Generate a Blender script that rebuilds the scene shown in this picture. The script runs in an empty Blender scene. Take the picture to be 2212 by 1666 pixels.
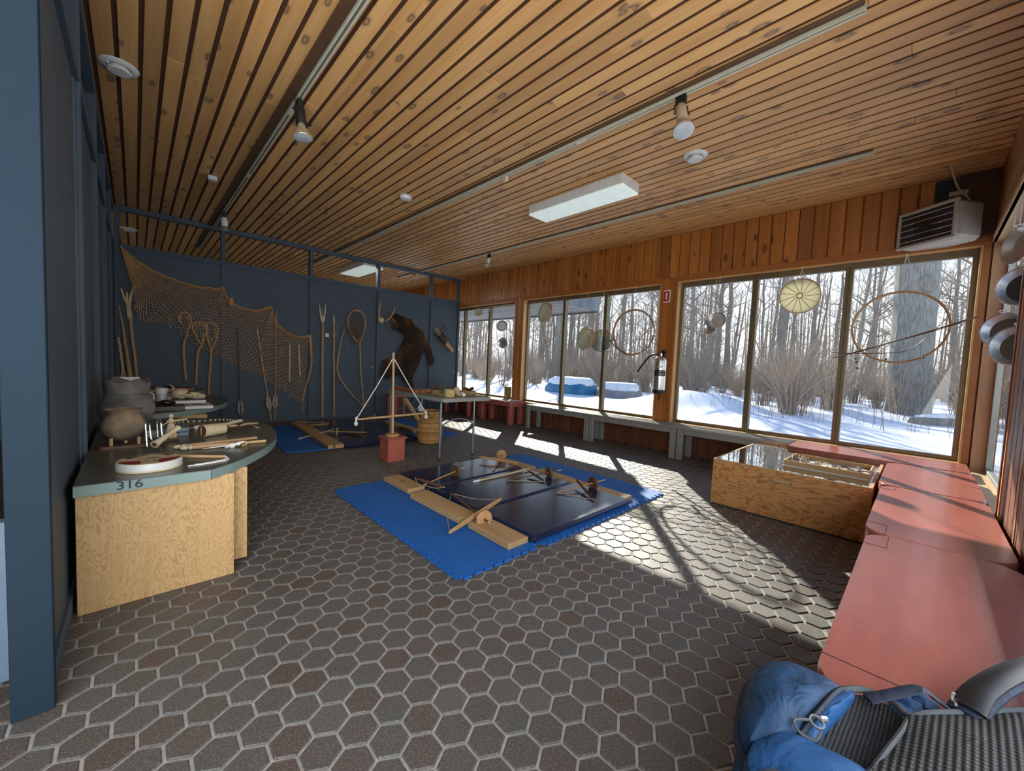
import bpy, bmesh, math, random
from mathutils import Vector, Matrix, noise

SC = bpy.context.scene
COL = SC.collection
rnd = random.Random(7)
PI = math.pi

# ------------------------------------------------------------------ camera
cam_d = bpy.data.cameras.new('camera')
cam_d.sensor_fit = 'HORIZONTAL'
cam_d.sensor_width = 36.0
cam_d.lens = 850.467 / 2212 * 36.0
cam_d.clip_start = 0.02
cam_d.clip_end = 400
cam = bpy.data.objects.new('camera', cam_d)
COL.objects.link(cam)
RIGHT = (0.72262066, -0.68991069, 0.04292564)
DOWN = (-0.0088451, -0.07132269, -0.99741408)
FWD = (0.69118821, 0.72037234, -0.05764157)
cam.matrix_world = Matrix((
    (RIGHT[0], -DOWN[0], -FWD[0], 0.0),
    (RIGHT[1], -DOWN[1], -FWD[1], 0.0),
    (RIGHT[2], -DOWN[2], -FWD[2], 1.2),
    (0, 0, 0, 1)))
SC.camera = cam

# ------------------------------------------------------------------ light
SC.view_settings.view_transform = 'Standard'
SC.view_settings.look = 'None'
SC.view_settings.exposure = 0.7
SC.view_settings.gamma = 1.0
SC.view_settings.use_curve_mapping = False
SC.cycles.max_bounces = 10
SC.cycles.diffuse_bounces = 5
SC.cycles.glossy_bounces = 4
SC.cycles.transparent_max_bounces = 16
SC.cycles.transmission_bounces = 6
SC.cycles.sample_clamp_indirect = 8.0
SC.cycles.caustics_reflective = False
SC.cycles.caustics_refractive = False

world = bpy.data.worlds.new('winter_sky')
SC.world = world
world.use_nodes = True
wn = world.node_tree
wn.nodes.clear()
w_out = wn.nodes.new('ShaderNodeOutputWorld')
w_bg = wn.nodes.new('ShaderNodeBackground')
w_tc = wn.nodes.new('ShaderNodeTexCoord')
w_sep = wn.nodes.new('ShaderNodeSeparateXYZ')
w_ramp = wn.nodes.new('ShaderNodeValToRGB')
w_ramp.color_ramp.elements[0].position = 0.0
w_ramp.color_ramp.elements[0].color = (1.0, 1.0, 1.0, 1)
w_ramp.color_ramp.elements[1].position = 0.65
w_ramp.color_ramp.elements[1].color = (0.16, 0.27, 0.52, 1)
w_mid = w_ramp.color_ramp.elements.new(0.30)
w_mid.color = (0.62, 0.74, 0.92, 1)
wn.links.new(w_tc.outputs['Generated'], w_sep.inputs[0])
wn.links.new(w_sep.outputs['Z'], w_ramp.inputs[0])
wn.links.new(w_ramp.outputs[0], w_bg.inputs[0])
w_bg.inputs[1].default_value = 1.1
wn.links.new(w_bg.outputs[0], w_out.inputs[0])

SUN_EL = math.radians(27.2)
SUN_DIR = Vector((-0.7625 * math.cos(SUN_EL), -0.647 * math.cos(SUN_EL), -math.sin(SUN_EL)))
sun_d = bpy.data.lights.new('sun', 'SUN')
sun_d.energy = 6.4
sun_d.angle = math.radians(0.6)
sun_d.color = (1.0, 0.93, 0.80)
sun = bpy.data.objects.new('sun', sun_d)
COL.objects.link(sun)
sun.location = (20, 16, 14)
sun.rotation_euler = SUN_DIR.to_track_quat('-Z', 'Y').to_euler()


def area(name, loc, direction, sx, sy, power, color):
    d = bpy.data.lights.new(name, 'AREA')
    d.shape = 'RECTANGLE'
    d.size = sx
    d.size_y = sy
    d.energy = power
    d.color = color
    o = bpy.data.objects.new(name, d)
    COL.objects.link(o)
    o.location = loc
    o.rotation_euler = Vector(direction).to_track_quat('-Z', 'Z').to_euler()
    return o


# added fill lamps outside unseen bays of the garden wall, brightening the room
area('side_fill', (1.8, -0.60, 1.42), (0, 1, 0.40), 2.4, 1.9, 34, (0.98, 0.99, 1.0))
area('side_fill', (-1.0, -0.60, 1.42), (0.2, 1, 0.40), 2.4, 1.9, 105, (0.98, 0.99, 1.0))
# the ceiling fixture beyond the partition
area('fixture_tubes', (3.53, 8.5, 3.005), (0, 0, -1), 0.38, 1.2, 16, (1.0, 0.95, 0.86))


# ------------------------------------------------------------------ mesh helper
class MB:
    def __init__(s):
        s.v = []; s.f = []; s.t = []

    def add(s, vs, fs, tone=0.5, M=None):
        n = len(s.v)
        if M is not None:
            vs = [M @ Vector(p) for p in vs]
        s.v.extend([tuple(p) for p in vs])
        s.f.extend([tuple(i + n for i in f) for f in fs])
        s.t.extend([tone] * len(fs))
        return s

    def box(s, x0, y0, z0, x1, y1, z1, tone=0.5, c=0.0, M=None):
        if x1 < x0: x0, x1 = x1, x0
        if y1 < y0: y0, y1 = y1, y0
        if z1 < z0: z0, z1 = z1, z0
        c = min(c, (x1 - x0) * .45, (y1 - y0) * .45, (z1 - z0) * .45)
        if c <= 0:
            vs = [(x, y, z) for x in (x0, x1) for y in (y0, y1) for z in (z0, z1)]
            fs = [(0, 1, 3, 2), (4, 6, 7, 5), (0, 4, 5, 1), (2, 3, 7, 6), (0, 2, 6, 4), (1, 5, 7, 3)]
            return s.add(vs, fs, tone, M)
        lo = (x0, y0, z0); hi = (x1, y1, z1)
        vs = []; idx = {}
        for sx in (0, 1):
            for sy in (0, 1):
                for sz in (0, 1):
                    sg = (sx, sy, sz)
                    for a in range(3):
                        p = []
                        for k in range(3):
                            e = hi[k] if sg[k] else lo[k]
                            if k != a: e += -c if sg[k] else c
                            p.append(e)
                        idx[(sg, a)] = len(vs); vs.append(tuple(p))
        fs = []
        for a in range(3):
            b, d = [(1, 2), (0, 2), (0, 1)][a]
            for sgn in (0, 1):
                q = []
                for (u, w) in ((0, 0), (1, 0), (1, 1), (0, 1)):
                    sg = [0, 0, 0]; sg[a] = sgn; sg[b] = u; sg[d] = w
                    q.append(idx[(tuple(sg), a)])
                fs.append(tuple(q))
            for u in (0, 1):
                for w in (0, 1):
                    g0 = [0, 0, 0]; g1 = [0, 0, 0]
                    g0[b] = g1[b] = u; g0[d] = g1[d] = w; g1[a] = 1
                    fs.append((idx[(tuple(g0), b)], idx[(tuple(g1), b)], idx[(tuple(g1), d)], idx[(tuple(g0), d)]))
        for sx in (0, 1):
            for sy in (0, 1):
                for sz in (0, 1):
                    sg = (sx, sy, sz)
                    fs.append((idx[(sg, 0)], idx[(sg, 1)], idx[(sg, 2)]))
        return s.add(vs, fs, tone, M)

    def tube(s, pts, r, n=8, tone=0.5, closed=False, cap=True, M=None, flat=1.0):
        pts = [Vector(p) for p in pts]
        m = len(pts)
        rs = r if isinstance(r, (list, tuple)) else [r] * m
        tang = []
        for i in range(m):
            a = pts[(i - 1) % m] if (closed or i > 0) else pts[i]
            b = pts[(i + 1) % m] if (closed or i < m - 1) else pts[i]
            d = b - a
            tang.append(d.normalized() if d.length > 1e-9 else Vector((0, 0, 1)))
        up = Vector((0, 0, 1)) if abs(tang[0].z) < 0.9 else Vector((1, 0, 0))
        nrm = (up - tang[0] * up.dot(tang[0])).normalized()
        vs = []; fs = []
        for i in range(m):
            t = tang[i]
            nrm = nrm - t * nrm.dot(t)
            if nrm.length < 1e-6:
                nrm = t.orthogonal()
            nrm.normalize()
            bn = t.cross(nrm)
            for k in range(n):
                a = 2 * PI * k / n
                vs.append(pts[i] + nrm * (math.cos(a) * rs[i]) + bn * (math.sin(a) * rs[i] * flat))
        for i in range(m if closed else m - 1):
            j = (i + 1) % m
            for k in range(n):
                l = (k + 1) % n
                fs.append((i * n + k, i * n + l, j * n + l, j * n + k))
        if cap and not closed:
            fs.append(tuple(range(n - 1, -1, -1)))
            fs.append(tuple((m - 1) * n + k for k in range(n)))
        return s.add(vs, fs, tone, M)

    def lathe(s, prof, n=24, tone=0.5, M=None, arc=1.0):
        vs = []; fs = []; m = len(prof)
        for (r, z) in prof:
            for k in range(n):
                a = 2 * PI * k / n * arc
                vs.append((r * math.cos(a), r * math.sin(a), z))
        for i in range(m - 1):
            for k in range(n if arc == 1.0 else n - 1):
                l = (k + 1) % n
                fs.append((i * n + k, i * n + l, (i + 1) * n + l, (i + 1) * n + k))
        if prof[0][0] > 1e-6: fs.append(tuple(range(n - 1, -1, -1)))
        if prof[-1][0] > 1e-6: fs.append(tuple((m - 1) * n + k for k in range(n)))
        return s.add(vs, fs, tone, M)

    def ring(s, prof, n=24, tone=0.5, M=None):
        """closed profile turned about z (no end caps)"""
        vs = []; fs = []; m = len(prof)
        for (r, z) in prof:
            for k in range(n):
                a = 2 * PI * k / n
                vs.append((r * math.cos(a), r * math.sin(a), z))
        for i in range(m):
            j = (i + 1) % m
            for k in range(n):
                l = (k + 1) % n
                fs.append((i * n + k, i * n + l, j * n + l, j * n + k))
        return s.add(vs, fs, tone, M)

    def prism(s, poly, z0, z1, tone=0.5, M=None, inset=0.0):
        n = len(poly)
        vs = [(x, y, z0) for x, y in poly] + [(x, y, z1 - inset) for x, y in poly]
        fs = [tuple(range(n - 1, -1, -1))]
        for i in range(n):
            j = (i + 1) % n
            fs.append((i, j, n + j, n + i))
        if inset > 0:
            cx = sum(p[0] for p in poly) / n; cy = sum(p[1] for p in poly) / n
            for x, y in poly:
                d = math.hypot(x - cx, y - cy) or 1
                vs.append((x + (cx - x) / d * inset, y + (cy - y) / d * inset, z1))
            for i in range(n):
                j = (i + 1) % n
                fs.append((n + i, n + j, 2 * n + j, 2 * n + i))
            fs.append(tuple(range(2 * n, 3 * n)))
        else:
            fs.append(tuple(range(n, 2 * n)))
        return s.add(vs, fs, tone, M)

    def ball(s, c, r, n=12, tone=0.5, M=None, wob=0.0, seed=0):
        rx, ry, rz = r if isinstance(r, (tuple, list)) else (r, r, r)
        m = max(4, n // 2)
        vs = [(0, 0, -1)]; fs = []
        for i in range(1, m):
            th = PI * i / m
            for k in range(n):
                a = 2 * PI * k / n
                vs.append((math.sin(th) * math.cos(a), math.sin(th) * math.sin(a), -math.cos(th)))
        vs.append((0, 0, 1))
        out = []
        for p in vs:
            w = 1.0
            if wob:
                w += wob * noise.noise(Vector(p) * 1.7 + Vector((seed * 3.1, seed * 1.7, seed)))
            out.append((c[0] + p[0] * rx * w, c[1] + p[1] * ry * w, c[2] + p[2] * rz * w))
        for k in range(n):
            l = (k + 1) % n
            fs.append((0, 1 + l, 1 + k))
            for i in range(m - 2):
                fs.append((1 + i * n + k, 1 + i * n + l, 1 + (i + 1) * n + l, 1 + (i + 1) * n + k))
            fs.append((1 + (m - 2) * n + k, 1 + (m - 2) * n + l, len(vs) - 1))
        return s.add(out, fs, tone, M)


def mesh_obj(name, mb, mat, base=(0, 0, 0), sharp=35, fix=True):
    me = bpy.data.meshes.new(name)
    b = Vector(base)
    me.from_pydata([(x - b.x, y - b.y, z - b.z) for x, y, z in mb.v], [], mb.f)
    at = me.attributes.new('tone', 'FLOAT', 'FACE')
    at.data.foreach_set('value', mb.t)
    if fix and len(mb.f) < 30000:
        bm = bmesh.new(); bm.from_mesh(me)
        bmesh.ops.recalc_face_normals(bm, faces=bm.faces)
        bm.to_mesh(me); bm.free()
    me.polygons.foreach_set('use_smooth', [True] * len(me.polygons))
    me.set_sharp_from_angle(angle=math.radians(sharp))
    if mat is not None: me.materials.append(mat)
    me.update()
    o = bpy.data.objects.new(name, me)
    COL.objects.link(o)
    return o


def struct(name, mb, mat, base=(0, 0, 0), parent=None, **k):
    o = mesh_obj(name, mb, mat, base, **k)
    o.location = base
    if parent is None:
        o['kind'] = 'structure'
    else:
        o.parent = parent
    return o


def tag(o, label, cat, group=None, kind=None):
    o['label'] = label; o['category'] = cat
    if group: o['group'] = group
    if kind: o['kind'] = kind
    return o


class T:
    """one thing: an Empty at its base that parents its parts (meshes given in world metres, or in local metres when rot is set)"""
    def __init__(s, name, label, cat, base, group=None, rot=None):
        s.o = bpy.data.objects.new(name, None)
        s.o.empty_display_size = 0.1
        COL.objects.link(s.o)
        s.o.location = base
        s.base = Vector(base)
        s.local = rot is not None
        if s.local: s.o.rotation_euler = rot if isinstance(rot, (tuple, list)) else (0, 0, rot)
        tag(s.o, label, cat, group)

    def part(s, name, mb, mat, parent=None, label=None, **k):
        o = mesh_obj(name, mb, mat, (0, 0, 0) if s.local else s.base, **k)
        o.parent = parent or s.o
        if label: o['label'] = label
        return o


def single(name, mb, mat, label, cat, base, group=None, **k):
    o = mesh_obj(name, mb, mat, base, **k)
    o.location = base
    tag(o, label, cat, group)
    return o


def dup(o, loc=None, rot=None, label=None, parent=None, scale=None):
    c = o.copy(); COL.objects.link(c)
    if parent is not None: c.parent = parent
    for ch in list(o.children): dup(ch, parent=c)
    if loc is not None: c.location = loc
    if rot is not None: c.rotation_euler = rot
    if scale is not None: c.scale = scale
    if label: c['label'] = label
    return c


def axes(o, x, y, z):
    """matrix with origin o and given axis directions"""
    x = Vector(x).normalized(); y = Vector(y).normalized(); z = Vector(z).normalized()
    return Matrix(((x[0], y[0], z[0], o[0]), (x[1], y[1], z[1], o[1]), (x[2], y[2], z[2], o[2]), (0, 0, 0, 1)))


def along(o, d, up=(0, 0, 1)):
    """matrix whose z axis runs along d"""
    z = Vector(d).normalized(); u = Vector(up)
    if abs(z.dot(u)) > .97: u = Vector((1, 0, 0))
    x = u.cross(z).normalized(); y = z.cross(x)
    return axes(o, x, y, z)


def lerp(a, b, t): return tuple(a[i] + (b[i] - a[i]) * t for i in range(len(a)))


def smooth_path(pts, k=6):
    """Catmull-Rom through the points"""
    P = [Vector(p) for p in pts]; out = []
    for i in range(len(P) - 1):
        p0 = P[max(i - 1, 0)]; p1 = P[i]; p2 = P[i + 1]; p3 = P[min(i + 2, len(P) - 1)]
        for j in range(k):
            t = j / k
            out.append(0.5 * ((2 * p1) + (p2 - p0) * t + (2 * p0 - 5 * p1 + 4 * p2 - p3) * t * t + (3 * p1 - p0 - 3 * p2 + p3) * t ** 3))
    out.append(P[-1])
    return out


# ------------------------------------------------------------------ materials
def node_mat(name):
    m = bpy.data.materials.new(name); m.use_nodes = True
    nt = m.node_tree
    return m, nt, nt.nodes['Principled BSDF']


def N(nt, kind, **kw):
    n = nt.nodes.new(kind)
    for k, v in kw.items(): setattr(n, k, v)
    return n


def rgba(c): return (c[0], c[1], c[2], 1.0)


def mixc(nt, fac, a, b, mode='MIX'):
    n = N(nt, 'ShaderNodeMix', data_type='RGBA', blend_type=mode)
    for sock, v in ((n.inputs[0], fac), (n.inputs[6], a), (n.inputs[7], b)):
        if hasattr(v, 'links'): nt.links.new(v, sock)
        elif isinstance(v, (tuple, list)): sock.default_value = rgba(v)
        else: sock.default_value = v
    return n.outputs[2]


def mth(nt, op, a, b=0.0, c=None):
    n = N(nt, 'ShaderNodeMath', operation=op)
    for i, v in enumerate((a, b) if c is None else (a, b, c)):
        if hasattr(v, 'links'): nt.links.new(v, n.inputs[i])
        else: n.inputs[i].default_value = v
    return n.outputs[0]


def rampv(nt, fac, stops):
    n = N(nt, 'ShaderNodeValToRGB')
    el = n.color_ramp.elements
    while len(el) < len(stops): el.new(0.5)
    for e, (p, c) in zip(el, stops):
        e.position = p
        e.color = rgba(c) if isinstance(c, (tuple, list)) else (c, c, c, 1)
    nt.links.new(fac, n.inputs[0])
    return n.outputs[0]


def coords(nt, scale=(1, 1, 1), tone_shift=0.0):
    tc = N(nt, 'ShaderNodeTexCoord')
    mp = N(nt, 'ShaderNodeMapping')
    mp.inputs['Scale'].default_value = scale
    src = tc.outputs['Object']
    if tone_shift:
        at = N(nt, 'ShaderNodeAttribute', attribute_name='tone')
        va = N(nt, 'ShaderNodeVectorMath', operation='SCALE')
        va.inputs[0].default_value = (tone_shift, tone_shift * 1.7, tone_shift * 2.3)
        nt.links.new(at.outputs['Fac'], va.inputs['Scale'])
        ad = N(nt, 'ShaderNodeVectorMath', operation='ADD')
        nt.links.new(src, ad.inputs[0]); nt.links.new(va.outputs[0], ad.inputs[1])
        src = ad.outputs[0]
    nt.links.new(src, mp.inputs['Vector'])
    return mp.outputs[0]


def tex_noise(nt, vec, scale=5, detail=4, rough=0.55, dist=0.0):
    n = N(nt, 'ShaderNodeTexNoise')
    n.inputs['Scale'].default_value = scale
    n.inputs['Detail'].default_value = detail
    n.inputs['Roughness'].default_value = rough
    n.inputs['Distortion'].default_value = dist
    nt.links.new(vec, n.inputs['Vector'])
    return n.outputs['Fac']


def bump(nt, bs, h, strength=0.3, dist=0.01):
    b = N(nt, 'ShaderNodeBump')
    b.inputs['Strength'].default_value = strength
    b.inputs['Distance'].default_value = dist
    nt.links.new(h, b.inputs['Height'])
    nt.links.new(b.outputs[0], bs.inputs['Normal'])


def pm(name, c, c2=None, scale=10, stretch=(1, 1, 1), rough=0.5, metal=0.0, bmp=0.0, bscale=None, detail=4, spec=None, toned=0.0, lo=.3, hi=.7, alpha=1.0, coat=0.0):
    m, nt, bs = node_mat(name)
    bs.inputs['Roughness'].default_value = rough
    bs.inputs['Metallic'].default_value = metal
    bs.inputs['Alpha'].default_value = alpha
    bs.inputs['Coat Weight'].default_value = coat
    if spec is not None: bs.inputs['Specular IOR Level'].default_value = spec
    vec = coords(nt, stretch, 3.0 if toned else 0.0)
    if c2 is None: c2 = tuple(x * 0.82 for x in c)
    nf = tex_noise(nt, vec, scale, detail)
    col = rampv(nt, nf, [(lo, c), (hi, c2)])
    if toned:
        at = N(nt, 'ShaderNodeAttribute', attribute_name='tone')
        k = mth(nt, 'MULTIPLY_ADD', at.outputs['Fac'], 2 * toned, 1 - toned)
        vs = N(nt, 'ShaderNodeVectorMath', operation='SCALE')
        nt.links.new(col, vs.inputs[0]); nt.links.new(k, vs.inputs['Scale'])
        col = vs.outputs[0]
    nt.links.new(col, bs.inputs['Base Color'])
    if bmp:
        bump(nt, bs, tex_noise(nt, vec, bscale or scale * 4, 3) if bscale else nf, bmp)
    return m


def wood(name, light, dark, axis='z', rough=0.5, toned=0.15, knots=0.0, plane='xy', knotcol=(.08, .035, .015), grain=1.0, rings=0.0, fine=0.35, coat=0.0):
    """procedural timber: grain along the axis, optional knots, optional cathedral rings"""
    m, nt, bs = node_mat(name)
    bs.inputs['Roughness'].default_value = rough
    bs.inputs['Coat Weight'].default_value = coat
    bs.inputs['Coat Roughness'].default_value = 0.25
    a = 'xyz'.index(axis)
    st = [9.0 * grain] * 3; st[a] = 0.55 * grain
    vec = coords(nt, tuple(st), 11.0)
    n1 = tex_noise(nt, vec, 1.0, 3, 0.5, 0.6)
    if rings:
        st3 = [4.2 * grain] * 3; st3[a] = 1.25 * grain
        v3 = coords(nt, tuple(st3), 11.0)
        big = tex_noise(nt, v3, 1.3, 4, 0.55, 0.5)
        s = mth(nt, 'SINE', mth(nt, 'MULTIPLY', big, rings))
        s = mth(nt, 'MULTIPLY_ADD', mth(nt, 'POWER', mth(nt, 'ABSOLUTE', s), 0.7), -2.0, 1.0) if rings > 30 else s
        n1 = mth(nt, 'ADD', mth(nt, 'MULTIPLY', mth(nt, 'MULTIPLY_ADD', s, 0.5, 0.5), 0.7), mth(nt, 'MULTIPLY', n1, 0.3))
    st2 = [70.0 * grain] * 3; st2[a] = 2.0 * grain
    n2 = tex_noise(nt, coords(nt, tuple(st2), 11.0), 1.0, 2)
    f = mth(nt, 'ADD', mth(nt, 'MULTIPLY', n1, 1 - fine), mth(nt, 'MULTIPLY', n2, fine))
    col = rampv(nt, f, [(0.28, light), (0.72, dark)])
    if knots:
        sk = [8.0] * 3; sk[a] = 3.6
        vk0 = coords(nt, tuple(sk), 11.0)
        sx = N(nt, 'ShaderNodeSeparateXYZ'); cx = N(nt, 'ShaderNodeCombineXYZ')
        nt.links.new(vk0, sx.inputs[0])
        nt.links.new(sx.outputs['XYZ'.index(plane[0].upper())], cx.inputs[0]); nt.links.new(sx.outputs['XYZ'.index(plane[1].upper())], cx.inputs[1])
        vk = cx.outputs[0]
        vo = N(nt, 'ShaderNodeTexVoronoi', feature='F1', voronoi_dimensions='2D')
        vo.inputs['Scale'].default_value = 1.0
        vo.inputs['Randomness'].default_value = 1.0
        nt.links.new(vk, vo.inputs['Vector'])
        sep = N(nt, 'ShaderNodeSeparateColor')
        nt.links.new(vo.outputs['Color'], sep.inputs[0])
        keep = mth(nt, 'LESS_THAN', sep.outputs[0], knots)
        rad = mth(nt, 'MULTIPLY_ADD', sep.outputs[1], 0.10, 0.075)
        q = mth(nt, 'DIVIDE', vo.outputs['Distance'], rad)
        prof = rampv(nt, mth(nt, 'MULTIPLY', q, 0.5), [(0.0, 0.6), (0.26, 0.55), (0.36, 1.0), (0.5, 0.95), (0.62, 0.35), (0.98, 0.0)])
        k = mth(nt, 'MULTIPLY', prof, keep)
        col = mixc(nt, mth(nt, 'MULTIPLY', k, 0.85), col, knotcol)
    if toned:
        at = N(nt, 'ShaderNodeAttribute', attribute_name='tone')
        k = mth(nt, 'MULTIPLY_ADD', at.outputs['Fac'], 2 * toned, 1 - toned)
        vs = N(nt, 'ShaderNodeVectorMath', operation='SCALE')
        nt.links.new(col, vs.inputs[0]); nt.links.new(k, vs.inputs['Scale'])
        col = vs.outputs[0]
    nt.links.new(col, bs.inputs['Base Color'])
    bump(nt, bs, n2, 0.12, 0.004)
    return m


def glass_mat(name, tint=(1, 1, 1), refl=0.08, rough=0.0):
    m = bpy.data.materials.new(name); m.use_nodes = True
    nt = m.node_tree; nt.nodes.clear()
    out = N(nt, 'ShaderNodeOutputMaterial')
    tr = N(nt, 'ShaderNodeBsdfTransparent'); tr.inputs[0].default_value = rgba(tint)
    gl = N(nt, 'ShaderNodeBsdfGlossy'); gl.inputs['Roughness'].default_value = rough
    mx = N(nt, 'ShaderNodeMixShader')
    fr = N(nt, 'ShaderNodeFresnel')
    ge = N(nt, 'ShaderNodeNewGeometry')
    nt.links.new(mth(nt, 'MULTIPLY_ADD', ge.outputs['Backfacing'], 1 / 1.45 - 1.45, 1.45), fr.inputs['IOR'])
    nt.links.new(mth(nt, 'MULTIPLY', fr.outputs[0], refl / 0.04), mx.inputs[0])
    nt.links.new(tr.outputs[0], mx.inputs[1]); nt.links.new(gl.outputs[0], mx.inputs[2])
    nt.links.new(mx.outputs[0], out.inputs[0])
    return m


M = {}
M['ceiling'] = wood('ceiling_pine', (.70, .415, .165), (.50, .23, .072), 'y', 0.5, 0.17, 0.34, knotcol=(.13, .08, .055))
M['gap'] = pm('dark_batten_gap', (.075, .028, .010), rough=.8)
M['brown_strip'] = pm('dark_brown_strip', (.11, .055, .025), (.08, .04, .018), 8, rough=.6)
M['wall_pine'] = wood('wall_pine', (.50, .185, .032), (.25, .075, .011), 'z', 0.42, 0.22, 0.26, 'yz', knotcol=(.028, .010, .005), coat=.2)
M['trim_pine'] = wood('trim_pine', (.42, .145, .028), (.27, .08, .014), 'y', 0.45, 0.05)
M['reveal_pine'] = wood('reveal_pine', (.66, .40, .16), (.48, .25, .085), 'y', 0.4, 0.05)
M['reveal_pine_z'] = wood('reveal_pine_upright', (.66, .40, .16), (.48, .25, .085), 'z', 0.4, 0.05)
M['apron'] = wood('apron_pine', (.19, .06, .022), (.10, .032, .013), 'z', 0.5, 0.15, 0.1, 'yz', knotcol=(.03, .012, .006))
M['bronze'] = pm('bronze_frame', (.20, .155, .095), rough=.35, metal=.45)
M['pane'] = glass_mat('window_pane', (.97, .985, .98), 0.012)
M['blue'] = pm('slate_blue_paint', (.072, .098, .124), (.062, .087, .112), 3, spec=.25, rough=.6, bmp=.03, bscale=90)
M['blue_shaded'] = pm('shaded_slate_blue_paint', (.016, .030, .047), (.014, .027, .042), 3, spec=.15, rough=.75, bmp=.03, bscale=90)  # partition blue darkened for the end post, shade put into the colour
M['dark'] = pm('dark_void_paint', (.02, .024, .03), rough=.7)
M['plaster'] = pm('hall_plaster', (.45, .42, .38), rough=.8)
# ------------------------------------------------------------------ floor
def paver_material():
    m, nt, bs = node_mat('hex_pavers')
    at = N(nt, 'ShaderNodeAttribute', attribute_name='tone')
    base = rampv(nt, at.outputs['Fac'], [(0.0, (.108, .082, .070)), (.25, (.116, .097, .086)), (.5, (.113, .105, .096)), (.75, (.106, .107, .103)), (1.0, (.128, .120, .110))])
    v = coords(nt)
    sp = tex_noise(nt, v, 150, 3, .8)
    big = tex_noise(nt, v, 9, 4)
    col = mixc(nt, rampv(nt, sp, [(.52, 0.0), (.70, .75)]), base, (.33, .30, .27))
    col = mixc(nt, rampv(nt, sp, [(.28, .7), (.46, 0.0)]), col, (.03, .026, .024))
    col = mixc(nt, rampv(nt, big, [(.62, 0.0), (.85, .5)]), col, (.17, .16, .155))
    dk = N(nt, 'ShaderNodeVectorMath', operation='SCALE'); dk.inputs['Scale'].default_value = .86
    nt.links.new(col, dk.inputs[0])
    nt.links.new(dk.outputs[0], bs.inputs['Base Color'])
    nt.links.new(rampv(nt, big, [(.3, .42), (.7, .62)]), bs.inputs['Roughness'])
    bump(nt, bs, sp, .35, .003)
    return m


M['paver'] = paver_material()
M['grout'] = pm('sand_joint', (.44, .43, .41), (.29, .285, .27), 30, rough=.9, bmp=.3, bscale=300)
P = 0.115
mb = MB()
rx = P / 2 / math.cos(PI / 6) - 0.0058
for j in range(-22, 78):
    for i in range(-40, 60):
        cx = 0.741 + i * P + (j % 2) * P / 2
        cy = 1.178 + j * P * math.sqrt(3) / 2
        if not (-1.9 < cx < 5.60 and -0.40 < cy < 7.74): continue
        dz = rnd.uniform(-.0006, .0006)
        tl = [rnd.uniform(-.001, .001) for _ in range(2)]
        vs = []
        for (r, z) in ((rx - .0035, 0.0), (rx, -.003), (rx + .001, -.009)):
            for k in range(6):
                a = PI / 6 + k * PI / 3
                x = r * math.cos(a); y = r * math.sin(a)
                vs.append((cx + x, cy + y, z + dz + tl[0] * x / P + tl[1] * y / P))
        fs = [tuple(range(6))]
        for q in (0, 6):
            for k in range(6):
                l = (k + 1) % 6
                fs.append((q + k, q + 6 + k, q + 6 + l, q + l))
        mb.add(vs, fs, min(1, max(0, rnd.gauss(.5, .27))))
floor = struct('floor', mb, M['paver'], fix=False, sharp=20)
jb = MB().box(-4.1, -.42, -.06, 5.9, 11.1, -.0048)
struct('floor_joints', jb, M['grout'], parent=floor)

# ------------------------------------------------------------------ ceiling
CE = 3.13
mb = MB()
PITCH = 0.1145
k = -3
while True:
    x0 = 0.044 + PITCH * k + .0125; x1 = x0 + PITCH - .025
    if x0 > 5.6: break
    x0 = max(x0, -.33); x1 = min(x1, 5.64)
    y = -.36 - rnd.uniform(0, 2.5)
    while y < 11:
        ye = y + rnd.uniform(1.6, 4.2)
        a, b = max(y, -.36), min(ye, 11.0)
        if b > a + .05:
            mb.box(x0, a + .0008, CE, x1, b - .0008, CE + .0098, rnd.random(), .002)
        y = ye
    k += 1
ceil = struct('ceiling', mb, M['ceiling'])
cb = MB().box(-4.1, -.42, CE + .0085, 5.78, 11.1, CE + .12)
struct('ceiling_backing', cb, M['gap'], parent=ceil)
cb = MB().box(-4.1, -.42, CE, -.34, 11.1, CE + .008)
struct('ceiling_hall', cb, M['plaster'], parent=ceil)

# ------------------------------------------------------------------ window wall (x = W)
W = 5.62
WIN = [(-.29, 2.51, (.645, 1.555)), (2.76, 5.60, (3.75, 4.63)), (5.83, 8.65, (6.74, 7.65)), (8.95, 10.9, (9.9,))]
ZS, ZH = .44, 2.455
mb = MB()
PW = .139
y = -.40
while y < 11:          # boards over the windows and under them
    mb.box(W - .018, y + .0045, 2.525, W, y + PW - .0045, CE - .002, rnd.random(), .006)
    y += PW
wall_w = struct('wall_window_side', mb, M['wall_pine'])
mb = MB()
y = -.40
while y < 11:
    mb.box(W - .015, y + .004, .0, W, y + PW - .004, .40, rnd.random(), .005)
    y += PW
struct('wall_window_apron', mb, M['apron'], parent=wall_w)
mb = MB()
for a, b in ((2.51, 2.76), (5.60, 5.83), (8.65, 8.95)):       # boarded columns between the windows
    n = 2; w = (b - a - .09) / n
    for i in range(n):
        mb.box(W - .012, a + .045 + i * w + .0015, .44, W, a + .045 + (i + 1) * w - .0015, 2.525, rnd.random(), .004)
struct('wall_window_columns', mb, M['wall_pine'], parent=wall_w)
core = MB()
core.box(W, -.47, 2.48, W + .16, 11.1, CE + .1)
core.box(W, -.47, -.3, W + .16, 11.1, .405)
for a, b in ((-.47, -.30), (2.53, 2.74), (5.62, 5.81), (8.67, 8.93), (10.9, 11.1)):
    core.box(W, a, .405, W + .16, b, 2.48)
struct('wall_window_core', core, M['apron'], parent=wall_w)
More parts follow.
